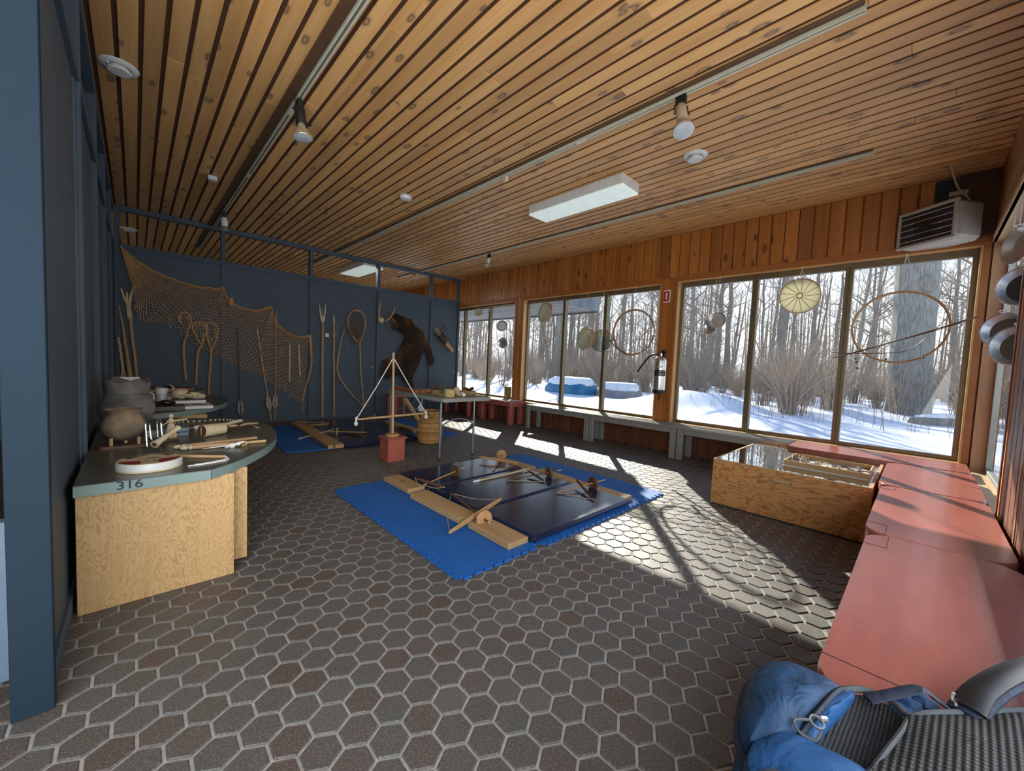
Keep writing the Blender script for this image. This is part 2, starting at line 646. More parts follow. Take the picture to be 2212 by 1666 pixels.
# casings, heads and sills
mb = MB(); rv = MB(); rz = MB()
for i, (a, b, ms) in enumerate(WIN):
    mb.box(W - .024, a - .05, ZH, W, b + .05, 2.53, rnd.random(), .003)
    for yy in (a - .05, b + .002):
        mb.box(W - .022, yy, .44, W, yy + .048, ZH, rnd.random(), .003)
    rv.box(W - .02, a, ZH - .006, W + .08, b, ZH + .03, rnd.random())
    rz.box(W - .02, a - .004, ZS, W + .08, a + .012, ZH - .006, rnd.random())
    rz.box(W - .02, b - .012, ZS, W + .08, b + .004, ZH - .006, rnd.random())
    rv.box(W - .05, a - .04, .405, W + .09, b + .04, ZS, rnd.random(), .004)
t1 = struct('trim_1', mb, M['trim_pine'])
struct('window_reveal_heads', rv, M['reveal_pine'], parent=t1)
struct('window_reveal_jambs', rz, M['reveal_pine_z'], parent=t1)
for i, (a, b, ms) in enumerate(WIN):
    f = MB()
    X0, X1 = W + .075, W + .135
    f.box(X0, a + .002, ZH - .072, X1, b - .002, ZH - .004, .5, .004)
    f.box(X0, a + .002, ZS, X1, b - .002, ZS + .038, .5, .004)
    for yy in (a + .002, b - .052):
        f.box(X0, yy, ZS + .03, X1, yy + .05, ZH - .06, .5, .004)
    w = struct('window_%d' % (i + 1), f, M['bronze'])
    edges = [a + .05] + list(ms) + [b - .05]
    for m_ in ms:
        mu = MB().box(X0 - .02, m_ - .036, ZS + .02, X1, m_ - .004, ZH - .05, .5, .004)
        mu.box(X0 - .005, m_ - .004, ZS + .02, X1, m_ + .036, ZH - .05, .5, .004)
        struct('mullion', mu, M['bronze'], parent=w)
    for u, v in zip(edges[:-1], edges[1:]):
        g = MB().box(X0 + .028, u, ZS + .03, X0 + .034, v, ZH - .06)
        struct('pane', g, M['pane'], parent=w)

# ------------------------------------------------------------------ right-hand wall (y = R)
R = -.355
BAYS = [(3.65, 5.60), (.55, 3.05), (-2.3, .25)]  # last two bays are out of view, added to let in more daylight
mb = MB()
z = 2.53
while z < CE - .02:
    z2 = min(z + .2, CE - .002)
    mb.box(-4.0, R - .018, z + .001, W, R, z2 - .001, rnd.random(), .002)
    z = z2
M['fascia'] = wood('fascia_pine', (.40, .21, .075), (.25, .11, .035), 'x', 0.5, 0.12, .15, 'xz')
wall_r = struct('wall_garden_side', mb, M['fascia'])
core = MB()
core.box(-4.1, R - .14, 2.50, W + .16, R - .018, CE + .1)
core.box(-4.1, R - .14, -.3, W + .16, R, .36)
for a, b in ((5.60, 5.78), (3.05, 3.65), (.25, .55), (-4.1, -2.3)):
    core.box(a, R - .14, .36, b, R - .02, 2.5)
struct('wall_garden_core', core, M['fascia'], parent=wall_r)
mb = MB(); rv = MB(); lt = MB()
M['red_trim'] = pm('dark_red_trim', (.20, .035, .02), (.13, .025, .015), 6, rough=.35)
M['panel_ply'] = wood('reveal_plywood', (.55, .30, .14), (.40, .19, .08), 'z', .45, .05, rings=9)
for i, (a, b) in enumerate(BAYS):
    rv.box(a - .02, R - .13, 2.47, b + .02, R + .012, 2.50, .6)          # soffit of the deep reveal
    rv.box(a, R - .012, 2.47, b, R + .016, 2.53, .9, .004)
    rv.box(a, R - .13, .355, b, R - .004, .385, .5)                      # sill
    for xx, sg in ((a, -1), (b, 1)):
        lt.box(xx - .008, R - .11, .38, xx + .008, R + .004, 2.47, .5)
    mb.box(a - .05, R - .02, .38, a - .008, R + .012, 2.53, .5, .003)
    mb.box(b + .008, R - .02, .38, b + .02, R + .004, 2.53, .5, .003)
    lt.box(a - .085, R - .02, .38, a - .05, R + .006, 2.53, .9, .003)
    f = MB()
    X0, X1 = R - .125, R - .085
    f.box(a + .012, X0, 2.40, b - .012, X1, 2.468, .5, .003)
    f.box(a + .012, X0, .386, b - .012, X1, .43, .5, .003)
    for xx in (a + .012, (a + b) / 2 - .03, b - .062):
        f.box(xx, X0, .43, xx + .05, X1, 2.41, .5, .003)
    w = struct('window_%d' % (i + 5), f, pm('aluminium_frame', (.42, .43, .38), rough=.4, metal=.5) if i == 0 else bpy.data.materials['aluminium_frame'])
    for u, v in ((a + .06, (a + b) / 2 - .02), ((a + b) / 2 + .02, b - .06)):
        struct('pane', MB().box(u, X0 + .018, .42, v, X0 + .024, 2.41), M['pane'], parent=w)
t2 = struct('trim_2', mb, M['red_trim'])
struct('window_reveal_heads', rv, wood('garden_soffit_pine', (.70, .52, .30), (.56, .37, .18), 'x', .45, .08), parent=t2)
struct('window_reveal_jambs', lt, M['panel_ply'], parent=t2)
pb = MB()
for xx in (2.55, 2.70, 2.85, 3.0, 3.15, 3.3, 3.42):
    pb.box(xx, R - .02, .0, xx + .14, R, 2.53, rnd.random(), .003)
struct('wall_garden_post', pb, M['apron'], parent=wall_r)

# ------------------------------------------------------------------ slate blue partitions
def rail_box(mb, *a): mb.box(*a, tone=.5, c=.003)


D = 7.78
back = MB().box(-.22, D + .012, .0, 5.62, D + .06, 2.575)
wall_b = struct('wall_back', back, M['blue'])
fr = MB()
BAT = [-.17, 1.02, 2.315, 3.59, 4.84]
for x in BAT:
    rail_box(fr, x - .028, D - .022, .0, x + .028, D + .07, CE - .002)
rail_box(fr, 5.57, D - .022, .0, 5.635 - .02, D + .07, CE - .002)
rail_box(fr, -.22, D - .02, 2.545, 5.60, D + .07, 2.605)
rail_box(fr, -.22, D - .02, 3.06, 5.60, D + .07, CE - .001)
rail_box(fr, -.22, D - .012, 0, 5.60, D + .05, .075)
for x0, x1 in zip(BAT, BAT[1:] + [5.60]):
    fr.box(x0 + .03, D - .004, 2.53, x1 - .03, D + .014, 2.545, .5)
struct('wall_back_frame', fr, M['blue'], parent=wall_b)

L = -.20
lw = MB().box(L - .06, 1.96, .0, L - .022, D, 2.60)
lw.box(L - .09, 1.96, 2.62, L - .07, D, CE)
wall_l = struct('wall_left', lw, M['blue'])
fr = MB()
for y in (3.2, 4.47, 5.74, 7.0):
    rail_box(fr, L - .07, y - .03, 0, L + .004, y + .03, CE - .002)
    fr.box(L - .05, y - .075, 0, L - .012, y + .075, 2.6, .5, .002)
rail_box(fr, L - .07, 1.96, 2.57, L + .002, D, 2.64)
rail_box(fr, L - .07, 1.96, 3.07, L + .002, D, CE - .001)
fr.box(L - .05, 1.96, 0, L - .008, D, .09, .5, .003)
struct('wall_left_frame', fr, M['blue'], parent=wall_l)
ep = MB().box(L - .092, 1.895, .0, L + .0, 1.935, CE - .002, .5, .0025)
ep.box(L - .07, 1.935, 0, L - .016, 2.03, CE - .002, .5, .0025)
struct('wall_left_end_post', ep, M['blue_shaded'], parent=wall_l)
# what shows past the end post: boarded lower hall
hb = MB()
for i in range(9):
    Mx = Matrix.Translation((-1.5, 2.15, .30 + .12 * i)) @ Matrix.Rotation(math.radians(28), 4, 'Y')
    hb.box(-1.2, 0, 0, 1.25, .02, .10, rnd.random(), .003, M=Mx)
hall = struct('wall_hall', hb, wood('hall_brown_boards', (.05, .038, .025), (.03, .022, .015), 'x', .6, .2))
struct('wall_hall_skirting', MB().box(-1.6, 2.05, .06, -.30, 2.10, .605, .5, .003), pm('pale_blue_board', (.13, .19, .26), rough=.5), parent=hall)
hw = MB()
hw.box(-4.2, -.42, -.06, -4.1, 11.1, CE + .1)
hw.box(-4.2, 11.1, -.06, 5.78, 11.2, CE + .1)
struct('wall_hall_far', hw, M['plaster'], parent=hall)
# ------------------------------------------------------------------ outside: snow, woods, neighbouring roof
def ground_h(x, y):
    h = 0.16 + 0.05 * noise.noise(Vector((x * .35, y * .35, 0))) + 0.03 * noise.noise(Vector((x * 1.3, y * 1.3, 4)))
    dx = max(0.0, x - 6.0)
    h += 0.010 * dx
    for cx, cy, r, a in ((10.6, 4.6, 1.1, .42), (11.6, 3.7, .9, .22), (8.4, .2, 1.6, .07), (13.5, 1.2, 1.5, .15), (12.4, 10.2, 1.8, .22), (9.2, 2.4, 1.0, .08)):
        d2 = ((x - cx) ** 2 + (y - cy) ** 2) / (r * r)
        if d2 < 6: h += a * math.exp(-d2)
    if 7.6 < x < 9.4: h -= .05 * math.sin((x - 7.6) / 1.8 * PI)      # a trodden path along the house
    if x < 5.9 and y > -.6: h = -.35
    return h


M['snow'] = pm('snow', (.82, .85, .90), (.76, .81, .89), 2.2, rough=.6, bmp=.25, bscale=18)
mb = MB()
xs = [-14 + .5 * i for i in range(38)] + [5.25 + .17 * i for i in range(100)] + [22.5 + 1.6 * i for i in range(32)]
ys = [-34 + 1.6 * i for i in range(20)] + [-2 + .2 * i for i in range(95)] + [17.2 + 1.6 * i for i in range(36)]
nx, ny = len(xs), len(ys)
vs = [(x, y, ground_h(x, y)) for x in xs for y in ys]
fs = [(i * ny + j, (i + 1) * ny + j, (i + 1) * ny + j + 1, i * ny + j + 1) for i in range(nx - 1) for j in range(ny - 1)]
mb.add(vs, fs)
o = struct('snow_ground', mb, M['snow'], fix=False, sharp=180)

M['bark'] = pm('grey_bark', (.34, .32, .28), (.17, .155, .13), 6, (6, 6, 1), rough=.9, bmp=.6, bscale=14, toned=.2)
M['bark_old'] = pm('furrowed_bark', (.36, .355, .32), (.15, .145, .125), 5, (7, 7, 1.0), rough=.9, bmp=1.0, bscale=9, detail=6)
M['twig'] = pm('winter_twigs', (.26, .215, .17), (.36, .29, .22), 2, rough=.85, toned=.3)
M['brush'] = pm('dry_brush', (.52, .42, .31), (.34, .26, .19), 2, rough=.85, toned=.35)


def branch(mb, p, d, length, r, depth, rg, tone, seg=4):
    pts = [Vector(p)]; rs = [r]; d = Vector(d).normalized()
    for i in range(seg):
        d = (d + Vector((rg.uniform(-.25, .25), rg.uniform(-.25, .25), rg.uniform(-.12, .22)))).normalized()
        pts.append(pts[-1] + d * length / seg); rs.append(r * (1 - .72 * (i + 1) / seg))
    mb.tube(pts, rs, 3 if r < .03 else 5, tone, cap=False)
    if depth <= 0: return
    for k in range(rg.randint(3, 5)):
        t = rg.uniform(.3, 1.0); i = min(seg - 1, int(t * seg)); u = t * seg - i
        q = pts[i].lerp(pts[i + 1], u)
        a = rg.uniform(0, 2 * PI)
        s = Vector((math.cos(a), math.sin(a), rg.uniform(-.1, .7)))
        nd = (d * .6 + s * .8).normalized()
        branch(mb, q, nd, length * rg.uniform(.4, .7), max(.0035, rs[i] * .6), depth - 1, rg, tone, 3)


def tree_meshes(seed, h, r, lean=0.0, branches=9, low=.35, depth=3):
    rg = random.Random(seed)
    tk = MB(); br = MB()
    pts = []; rs = []
    n = 9
    ax, ay = rg.uniform(-1, 1) * lean, rg.uniform(-1, 1) * lean
    for i in range(n + 1):
        t = i / n
        pts.append(Vector((ax * t * h + rg.uniform(-.04, .04) * h * .3 * t, ay * t * h + rg.uniform(-.04, .04) * h * .3 * t, h * t - .15)))
        rs.append(r * (1 - .62 * t) * (1.35 if i == 0 else 1.0))
    tk.tube(pts, rs, 9 if r > .1 else 6, rg.random())
    for k in range(branches):
        t = rg.uniform(low, .98); f = t * n; i = min(n - 1, int(f))
        p = pts[i].lerp(pts[i + 1], f - i)
        a = rg.uniform(0, 2 * PI)
        branch(br, p, (math.cos(a), math.sin(a), rg.uniform(.15, .9)), h * rg.uniform(.16, .34), rs[i] * rg.uniform(.25, .5), depth, rg, rg.random())
    return tk, br


def tree(name, label, group, seed, h, r, **k):
    t = T(name, label, 'tree', (0, 0, 0), group)
    tk, br = tree_meshes(seed, h, r, **k)
    t.part('trunk', tk, M['bark'], fix=False)
    t.part('branches', br, M['twig'], fix=False)
    return t.o


# the big furrowed trunk right outside the large window
bt = T('furrowed_tree', 'broad furrowed grey tree trunk standing in the snow outside the large window', 'tree', (14.2, .25, .2))
tk = MB()
pts = [(14.2, .25, -.1), (14.2, .25, .25), (14.21, .25, .9), (14.2, .27, 2.2), (14.2, .30, 4.0), (14.18, .33, 6.2), (14.16, .35, 8.5)]
vs = []; n = 40; rings = 34; fs = []
pp = smooth_path(pts, 6)[:rings]
for i, p in enumerate(pp):
    for kk in range(n):
        a = 2 * PI * kk / n
        rr = .40 + .16 * math.exp(-max(0, p.z) * 3.0)
        rr *= 1 + .05 * noise.noise(Vector((math.cos(a) * 4, math.sin(a) * 4, p.z * .5))) + .035 * noise.noise(Vector((math.cos(a) * 11, math.sin(a) * 11, p.z * 1.1)))
        vs.append((p.x + rr * math.cos(a), p.y + rr * math.sin(a), p.z))
for i in range(len(pp) - 1):
    for kk in range(n):
        l = (kk + 1) % n
        fs.append((i * n + kk, i * n + l, (i + 1) * n + l, (i + 1) * n + kk))
tk.add(vs, fs)
trunk = bt.part('trunk', tk, M['bark_old'], fix=False)
kn = MB().ball((13.84, .10, 3.55), (.10, .16, .22), 14, wob=.2)
bt.part('burl', kn, M['bark_old'], parent=trunk)
br = MB(); rg = random.Random(5)
for z, a in ((4.4, 2.4), (5.2, 4.2), (6.0, 1.0), (6.4, 3.3)):
    branch(br, (14.2 + .3 * math.cos(a), .3 + .3 * math.sin(a), z), (math.cos(a), math.sin(a), .5), 2.6, .10, 2, rg, .4)
bt.part('branches', br, M['twig'], fix=False)

# woods: a few kinds of bare tree, each tree an object of its own
KINDS = []
for s, (h, r, kw) in enumerate(((7.0, .17, dict(lean=.03)), (8.0, .13, dict(lean=.06, branches=12)), (6.5, .20, dict(lean=.02, branches=8)), (6.0, .09, dict(lean=.08, branches=14, low=.25)), (5.0, .06, dict(lean=.12, branches=12, low=.2)), (7.5, .15, dict(lean=.05, branches=11)))):
    nm, lb = (('slim_tree', 'slim bare sapling among the snowy woods beyond the windows') if r < .1 else ('woodland_tree', 'tall bare grey tree in the snowy woods beyond the windows'))
    KINDS.append((tree(nm, lb, 'bare saplings in the woods' if r < .1 else 'bare trees in the woods', 100 + s, h, r, **kw), h))
rg = random.Random(21)
spots = []
for tries in range(4000):
    if len(spots) >= 84: break
    x = rg.uniform(11.5, 40); y = rg.uniform(-9, 36)
    a = math.atan2(y, x)
    if not (-.28 < a < 1.02): continue
    if x < 16 and y < 3.6 and rg.random() < .85: continue
    if x < 13.8 and 4.0 < y < 10 and x < 12.8: continue
    md = .55 + (math.hypot(x, y) - 11) * .03
    if any((x - u) ** 2 + (y - v) ** 2 < md * md for u, v in spots): continue
    spots.append((x, y))
first = set()
for i, (x, y) in enumerate(spots):
    k = rg.randrange(6)
    src, h = KINDS[k]
    dx = x - 5.7
    want = min(h * 1.25, 2.6 + .46 * dx)
    s = want / h
    if k not in first:
        first.add(k); o = src
        o.location = (x, y, ground_h(x, y)); o.scale = (.55 + .35 * s, .55 + .35 * s, s); o.rotation_euler = (0, 0, rg.uniform(0, 6.28))
    else:
        dup(src, (x, y, ground_h(x, y)), (0, 0, rg.uniform(0, 6.28)), scale=(.55 + .35 * s, .55 + .35 * s, s))

# leafless shrubs and brush
def shrub_mesh(seed, n, h, spread):
    rg = random.Random(seed); mb = MB()
    for i in range(n):
        a = rg.uniform(0, 2 * PI); q = rg.uniform(0, .12 + spread * .15)
        p = Vector((q * math.cos(a), q * math.sin(a), -.05))
        out = Vector((math.cos(a + rg.uniform(-.5, .5)), math.sin(a + rg.uniform(-.5, .5)), 0))
        hh = h * rg.uniform(.55, 1.1); sp = spread * rg.uniform(.2, 1.0)
        pts = []
        for j in range(5):
            t = j / 4
            pts.append(p + out * sp * t ** 1.6 + Vector((rg.uniform(-.03, .03), rg.uniform(-.03, .03), hh * (t - .25 * t * t * sp / (spread + .01)))))
        r = rg.uniform(.005, .011)
        tn = rg.random()
        mb.tube(pts, [r, r * .9, r * .7, r * .5, r * .2], 3, tn, cap=False)
        for b in range(rg.randint(2, 4)):
            j = rg.randint(1, 3)
            d = (pts[j + 1] - pts[j]).normalized() + Vector((rg.uniform(-.8, .8), rg.uniform(-.8, .8), rg.uniform(-.1, .6)))
            L_ = rg.uniform(.15, .45) * h
            q0 = pts[j]; q1 = q0 + d.normalized() * L_ * .5; q2 = q1 + (d + Vector((rg.uniform(-.4, .4), rg.uniform(-.4, .4), .2))).normalized() * L_ * .5
            mb.tube([q0, q1, q2], [r * .5, r * .4, r * .15], 3, tn, cap=False)
    return mb


big_sh = single('arching_shrub', shrub_mesh(3, 120, 2.1, 1.25), M['brush'], 'large arching leafless shrub in front of the big tree outside', 'shrub', (0, 0, 0), fix=False)
big_sh.location = (11.6, 2.2, ground_h(11.6, 2.2))
SHR = []
for s, (n, h, sp) in enumerate(((70, 1.7, .8), (60, 2.3, .9), (80, 1.2, .6), (55, 2.6, 1.0))):
    SHR.append(single('leafless_shrub', shrub_mesh(40 + s, n, h, sp), M['brush'] if s % 2 == 0 else M['twig'], 'leafless brush thicket in the snow beyond the windows', 'shrub', (0, 0, 0), 'leafless shrubs in the woods', fix=False))
rg = random.Random(9)
cnt = 0; used = set(); tries = 0; sp_ = []
while cnt < 175 and tries < 6000:
    tries += 1
    x = rg.uniform(10.4, 27); y = rg.uniform(-6, 26)
    a = math.atan2(y, x)
    if not (-.26 < a < 1.02): continue
    if x < 13.4 and 5.6 < y < 9.8: continue
    if x < 12.2 and 1.0 < y < 3.4: continue
    if x < 12.6 and y < 1.2: continue
    if (x - 10.6) ** 2 + (y - 4.6) ** 2 < 1.6: continue
    if any((x - u) ** 2 + (y - v) ** 2 < .8 for u, v in sp_): continue
    sp_.append((x, y)); k = rg.randrange(4); s = rg.uniform(.75, 1.15)
    loc = (x, y, ground_h(x, y))
    if k not in used:
        used.add(k); o = SHR[k]; o.location = loc
    else: o = dup(SHR[k], loc)
    o.rotation_euler = (0, 0, rg.uniform(0, 6.28)); o.scale = (s, s, s * rg.uniform(.85, 1.1))
    cnt += 1
# dried stalks poking through the snow near the glass: one mass
mb = MB(); rg = random.Random(77)
for i in range(420):
    x = rg.uniform(9.6, 13.5); y = rg.uniform(-2.5, 14)
    if 7.0 < y < 9.6 and x < 12: continue
    z = ground_h(x, y); hh = rg.uniform(.15, .6)
    l = Vector((rg.uniform(-.25, .25), rg.uniform(-.25, .25), 1)) * hh
    mb.tube([(x, y, z - .05), Vector((x, y, z)) + l * .6, Vector((x, y, z)) + l + Vector((rg.uniform(-.1, .1), rg.uniform(-.1, .1), -.02))], [.005, .004, .002], 3, rg.random(), cap=False)
o = single('dry_stalks', mb, M['twig'], 'thin dry weed stalks poking out of the snow outside the windows', 'weeds', (0, 0, 0), fix=False); o['kind'] = 'stuff'
# far woods: one uncountable mass of stems behind the trees
mb = MB(); rg = random.Random(31)
for i in range(520):
    a = rg.uniform(-.30, 1.05); d = rg.uniform(30, 55)
    x, y = d * math.cos(a), d * math.sin(a)
    hh = rg.uniform(5, 11) * d / 45; r = rg.uniform(.03, .11)
    ln = Vector((rg.uniform(-.08, .08), rg.uniform(-.08, .08), 1))
    p = Vector((x, y, ground_h(x, y) - .2))
    mb.tube([p, p + ln * hh * .5, p + ln * hh], [r, r * .7, r * .2], 4, rg.random(), cap=False)
    for b in range(9):
        q = p + ln * hh * rg.uniform(.15, .95)
        dd = Vector((rg.uniform(-1, 1), rg.uniform(-1, 1), rg.uniform(.2, 1.0))).normalized() * hh * rg.uniform(.12, .3)
        mb.tube([q, q + dd * .5, q + dd + Vector((0, 0, .1))], [r * .3, r * .2, r * .06], 3, rg.random(), cap=False)
o = single('far_woods', mb, M['twig'], 'hazy grey mass of bare woods far behind the trees', 'woods', (0, 0, 0), fix=False); o['kind'] = 'stuff'

# fallen log with snow, by the big tree
lg = T('fallen_log', 'snow capped fallen log lying at the foot of the big tree', 'log', (12.6, -.35, .2))
mb = MB(); mb.tube([(12.2, .1, .28), (12.6, -.35, .3), (13.1, -.9, .3)], [.12, .13, .11], 10)
lg.part('log', mb, M['bark'])
mb = MB(); mb.tube([(12.25, .08, .38), (12.6, -.35, .41), (13.05, -.85, .40)], [.06, .10, .06], 10, flat=.6)
lg.part('snow_cap', mb, M['snow'])

# covered stacks in the yard
M['tarp'] = pm('blue_tarpaulin', (.03, .19, .36), (.02, .14, .28), 5, rough=.4, bmp=.4, bscale=6)
M['canvas'] = pm('grey_cover', (.28, .29, .30), (.22, .23, .24), 5, rough=.6, bmp=.3, bscale=9)


def covered(name, label, cx, cy, sx, sy, h, mat, seed):
    t = T(name, label, 'tarp' if 'tarp' in label else 'crate', (cx, cy, ground_h(cx, cy)))
    z0 = ground_h(cx, cy) - .05
    def dome(s, zz0, zz1, ex, wob):
        mb = MB(); n = 28; rows = 7; vs = []; fs = []
        for i in range(rows + 1):
            u = i / rows
            k = (1 - u ** 3 * .35) if i < rows else .0
            for j in range(n):
                a = 2 * PI * j / n
                ca, sa = math.cos(a), math.sin(a)
                q = (abs(ca) ** ex + abs(sa) ** ex) ** (-1 / ex)
                w = 1 + wob * noise.noise(Vector((ca * 2, sa * 2, u * 2 + seed)))
                vs.append((cx + ca * q * sx * k * s * w, cy + sa * q * sy * k * s * w, zz0 + (zz1 - zz0) * min(1, u * 1.08)))
        for i in range(rows):
            for j in range(n):
                l = (j + 1) % n
                fs.append((i * n + j, i * n + l, (i + 1) * n + l, (i + 1) * n + j))
        return mb.add(vs, fs)
    t.part('cover', dome(1.0, z0, z0 + h, 5, .05), mat, sharp=70)
    t.part('snow_cap', dome(.92, z0 + h * .72, z0 + h + .16, 3, .10), M['snow'], sharp=180)
    return t


covered('tarp_covered_stack', 'low stack under a blue tarp and a cap of snow outside', 11.1, 8.55, .62, .85, .42, M['tarp'], 1)
covered('snow_capped_crate', 'grey snow capped crate standing beside the blue tarp outside', 11.7, 7.0, .55, .70, .36, M['canvas'], 5)

# the wing's roof, seen through the far windows
rf = MB()
RX0, RX1, RY0, RY1 = 5.79, 7.62, 5.25, 11.0
x = RX0
while x < RX1 - .02:
    rf.box(x, RY0, 2.46, min(x + .095, RX1), RY1, 2.48, rnd.random())
    x += .12
M['weathered'] = wood('weathered_boards', (.34, .34, .33), (.20, .20, .20), 'y', .7, .2)
roof = struct('roof_wing', rf, M['weathered'])
ct = MB().box(RX0, RY0, 2.48, RX1, RY1, 2.70)
struct('roof_wing_core', ct, M['weathered'], parent=roof)
fa = MB()
fa.box(RX1, RY0, 2.42, RX1 + .03, RY1, 2.74, .3)
x = RX0
while x < RX1:
    fa.box(x, RY0 - .025, 2.46, min(x + .15, RX1 + .03), RY0, 2.46 + .5 - .12 * (x - RX0), rnd.random())
    x += .155
struct('roof_wing_fascia', fa, wood('weathered_fascia', (.22, .25, .28), (.14, .16, .18), 'z', .7, .2), parent=roof)
sn = MB().box(RX0, RY0, 2.70, RX1, RY1, 2.85, .5, .05)
struct('roof_wing_snow', sn, M['snow'], parent=roof)
# ------------------------------------------------------------------ object materials
M['ply'] = wood('fir_plywood', (.54, .345, .15), (.38, .215, .085), 'z', .5, .06, rings=95, fine=.3, grain=1.25)
M['ply_x'] = wood('fir_plywood_lying', (.54, .275, .09), (.30, .115, .032), 'y', .42, .06, rings=52, fine=.2, coat=.3)
M['laminate'] = pm('olive_grey_laminate', (.098, .102, .088), (.087, .091, .079), 40, rough=.28, bmp=.02, bscale=200)
M['edge'] = pm('sage_edge_band', (.21, .285, .265), (.19, .26, .24), 5, rough=.35)
M['red'] = pm('brick_red_paint', (.40, .105, .072), (.33, .085, .06), 7, rough=.32, bmp=.05, bscale=60)
M['red_worn'] = pm('worn_red_paint', (.40, .125, .092), (.31, .095, .074), 3, (1, 4, 4), rough=.26, bmp=.05, bscale=50, coat=.08)
M['grey_metal'] = pm('grey_aluminium_planks', (.36, .365, .34), (.31, .315, .295), 12, rough=.36, metal=.35)
M['leg_grey'] = pm('blue_grey_steel', (.20, .23, .27), rough=.35, metal=.5)
M['plastic_grey'] = pm('grey_moulded_plastic', (.27, .275, .26), (.24, .245, .23), 40, rough=.5, bmp=.05, bscale=250)
M['foam'] = pm('blue_foam', (.008, .135, .50), (.006, .115, .44), 5, rough=.7, bmp=.25, bscale=420)
M['vinyl'] = pm('navy_vinyl', (.010, .016, .050), (.014, .022, .058), 4, rough=.17, bmp=.05, bscale=26, spec=.7)
M['raw_x'] = wood('raw_plank', (.52, .345, .17), (.35, .21, .09), 'y', .6, .12, knots=.12)
M['raw'] = wood('raw_stick', (.55, .37, .19), (.40, .245, .115), 'z', .55, .2)
M['stick'] = pm('peeled_stick', (.50, .29, .125), (.36, .19, .075), 9, (3, 3, 3), rough=.55, toned=.2)
M['stick_dark'] = pm('dark_stick', (.13, .062, .03), (.085, .04, .02), 9, rough=.5, toned=.2)
M['stick_pale'] = pm('pale_stick', (.60, .45, .26), (.48, .34, .18), 9, rough=.6, toned=.15)
M['cord'] = pm('natural_cord', (.50, .40, .26), (.38, .29, .18), 60, rough=.9)
M['white'] = pm('white_enamel', (.72, .72, .70), rough=.4)
M['paper'] = pm('white_paper', (.78, .77, .74), (.74, .73, .70), 20, rough=.7)
M['black'] = pm('black_plastic', (.012, .012, .013), rough=.35)
M['bone'] = pm('bone', (.66, .57, .38), (.52, .43, .27), 14, rough=.5)
M['hide'] = pm('rawhide', (.62, .52, .33), (.52, .41, .24), 7, rough=.55)
M['steel'] = pm('polished_steel', (.72, .72, .70), rough=.28, metal=.9)
M['clay'] = pm('fired_clay', (.33, .225, .12), (.10, .09, .075), 11, rough=.75, bmp=.25, bscale=60, detail=6)
M['clay_grey'] = pm('grey_fired_clay', (.21, .19, .17), (.065, .065, .068), 9, rough=.75, bmp=.4, bscale=55, detail=6)
M['feather'] = pm('feather', (.50, .47, .42), (.20, .18, .16), 30, rough=.8)
M['wicker'] = pm('willow_wicker', (.52, .27, .09), (.36, .17, .05), 30, rough=.5, toned=.3)
M['clear'] = glass_mat('clear_acrylic', (.93, .97, .96), .12, .03)


# ------------------------------------------------------------------ display counters
def counter(label, poly, zt, seam, base_fn, legs=None):
    t = T('display_counter', label, 'counter', (poly[0][0] + .25, poly[0][1], 0), 'half round counters along the left wall')
    top = MB().prism(poly, zt - .004, zt)
    t.part('countertop', top, M['laminate'], label='dark olive grey laminate top')
    ed = MB().prism([(x, y) for x, y in poly], zt - .05, zt - .0042)
    e = t.part('edge_band', ed, M['edge'], label='sage green edge band')
    if seam:
        t.part('band_joint', MB().box(seam[0] - .001, seam[1] - .0015, zt - .05, seam[0] + .001, seam[1] + .004, zt - .003), M['dark'], parent=e)
    base_fn(t)
    return t


def curve_poly(pts, k=8): return [(p.x, p.y) for p in smooth_path([(x, y, 0) for x, y in pts], k)]


c1 = [(-.195, 2.44), (.272, 2.44)] + curve_poly([(.272, 2.44), (.37, 2.53), (.48, 2.67), (.60, 2.86), (.70, 3.09), (.765, 3.35), (.79, 3.64), (.765, 3.93), (.67, 4.14), (.55, 4.26), (.36, 4.38), (.10, 4.44), (-.195, 4.46)])[1:]


def base1(t):
    cab = T_part_box(t, 'cabinet_panel', (-.194, 2.50, 0, .376, 2.518, .55), M['ply'])
    t.part('cabinet_body', MB().box(-.18, 2.53, .0, .36, 4.2, .55, .4), M['ply'])
    t.part('cabinet_panel', MB().box(.372, 2.60, .03, .452, 2.618, .55, .7), M['ply'])
    t.part('cabinet_panel', MB().box(.436, 2.618, .03, .452, 4.0, .55, .7), M['ply'])


def T_part_box(t, name, b, m, tone=.5, c=.001): return t.part(name, MB().box(*b, tone, c), m)


ct1 = counter('half round display counter numbered 316 on a plywood base beside the blue end post', c1, .60, (.272, 2.44), base1)
# lettering
cu = bpy.data.curves.new('number_lettering', 'FONT')
cu.body = '316'; cu.size = .052; cu.extrude = .0006; cu.align_x = 'CENTER'; cu.align_y = 'CENTER'; cu.offset = .0006
num = bpy.data.objects.new('number_lettering', cu)
COL.objects.link(num)
cu.materials.append(pm('navy_lettering', (.012, .02, .045), rough=.4))
num_me = bpy.data.meshes.new_from_object(num)
bpy.data.objects.remove(num)
num = bpy.data.objects.new('number_lettering', num_me)
COL.objects.link(num)
num.parent = ct1.o
num.location = Vector((-.022, 2.4394, .5755)) - Vector(ct1.base)
num.rotation_euler = (PI / 2, 0, 0)
num.scale = (1.15, 1, 1)
num['label'] = 'navy number 316'

c2 = [(-.195, 4.76)] + curve_poly([(.12, 4.78), (.31, 4.88), (.50, 5.07), (.65, 5.29), (.77, 5.62), (.82, 6.02), (.77, 6.32), (.60, 6.48), (.3, 6.55), (-.195, 6.56)])


def base2(t):
    t.part('cabinet_body', MB().box(-.18, 4.95, 0, .52, 6.4, .55, .4, .002), M['ply'])


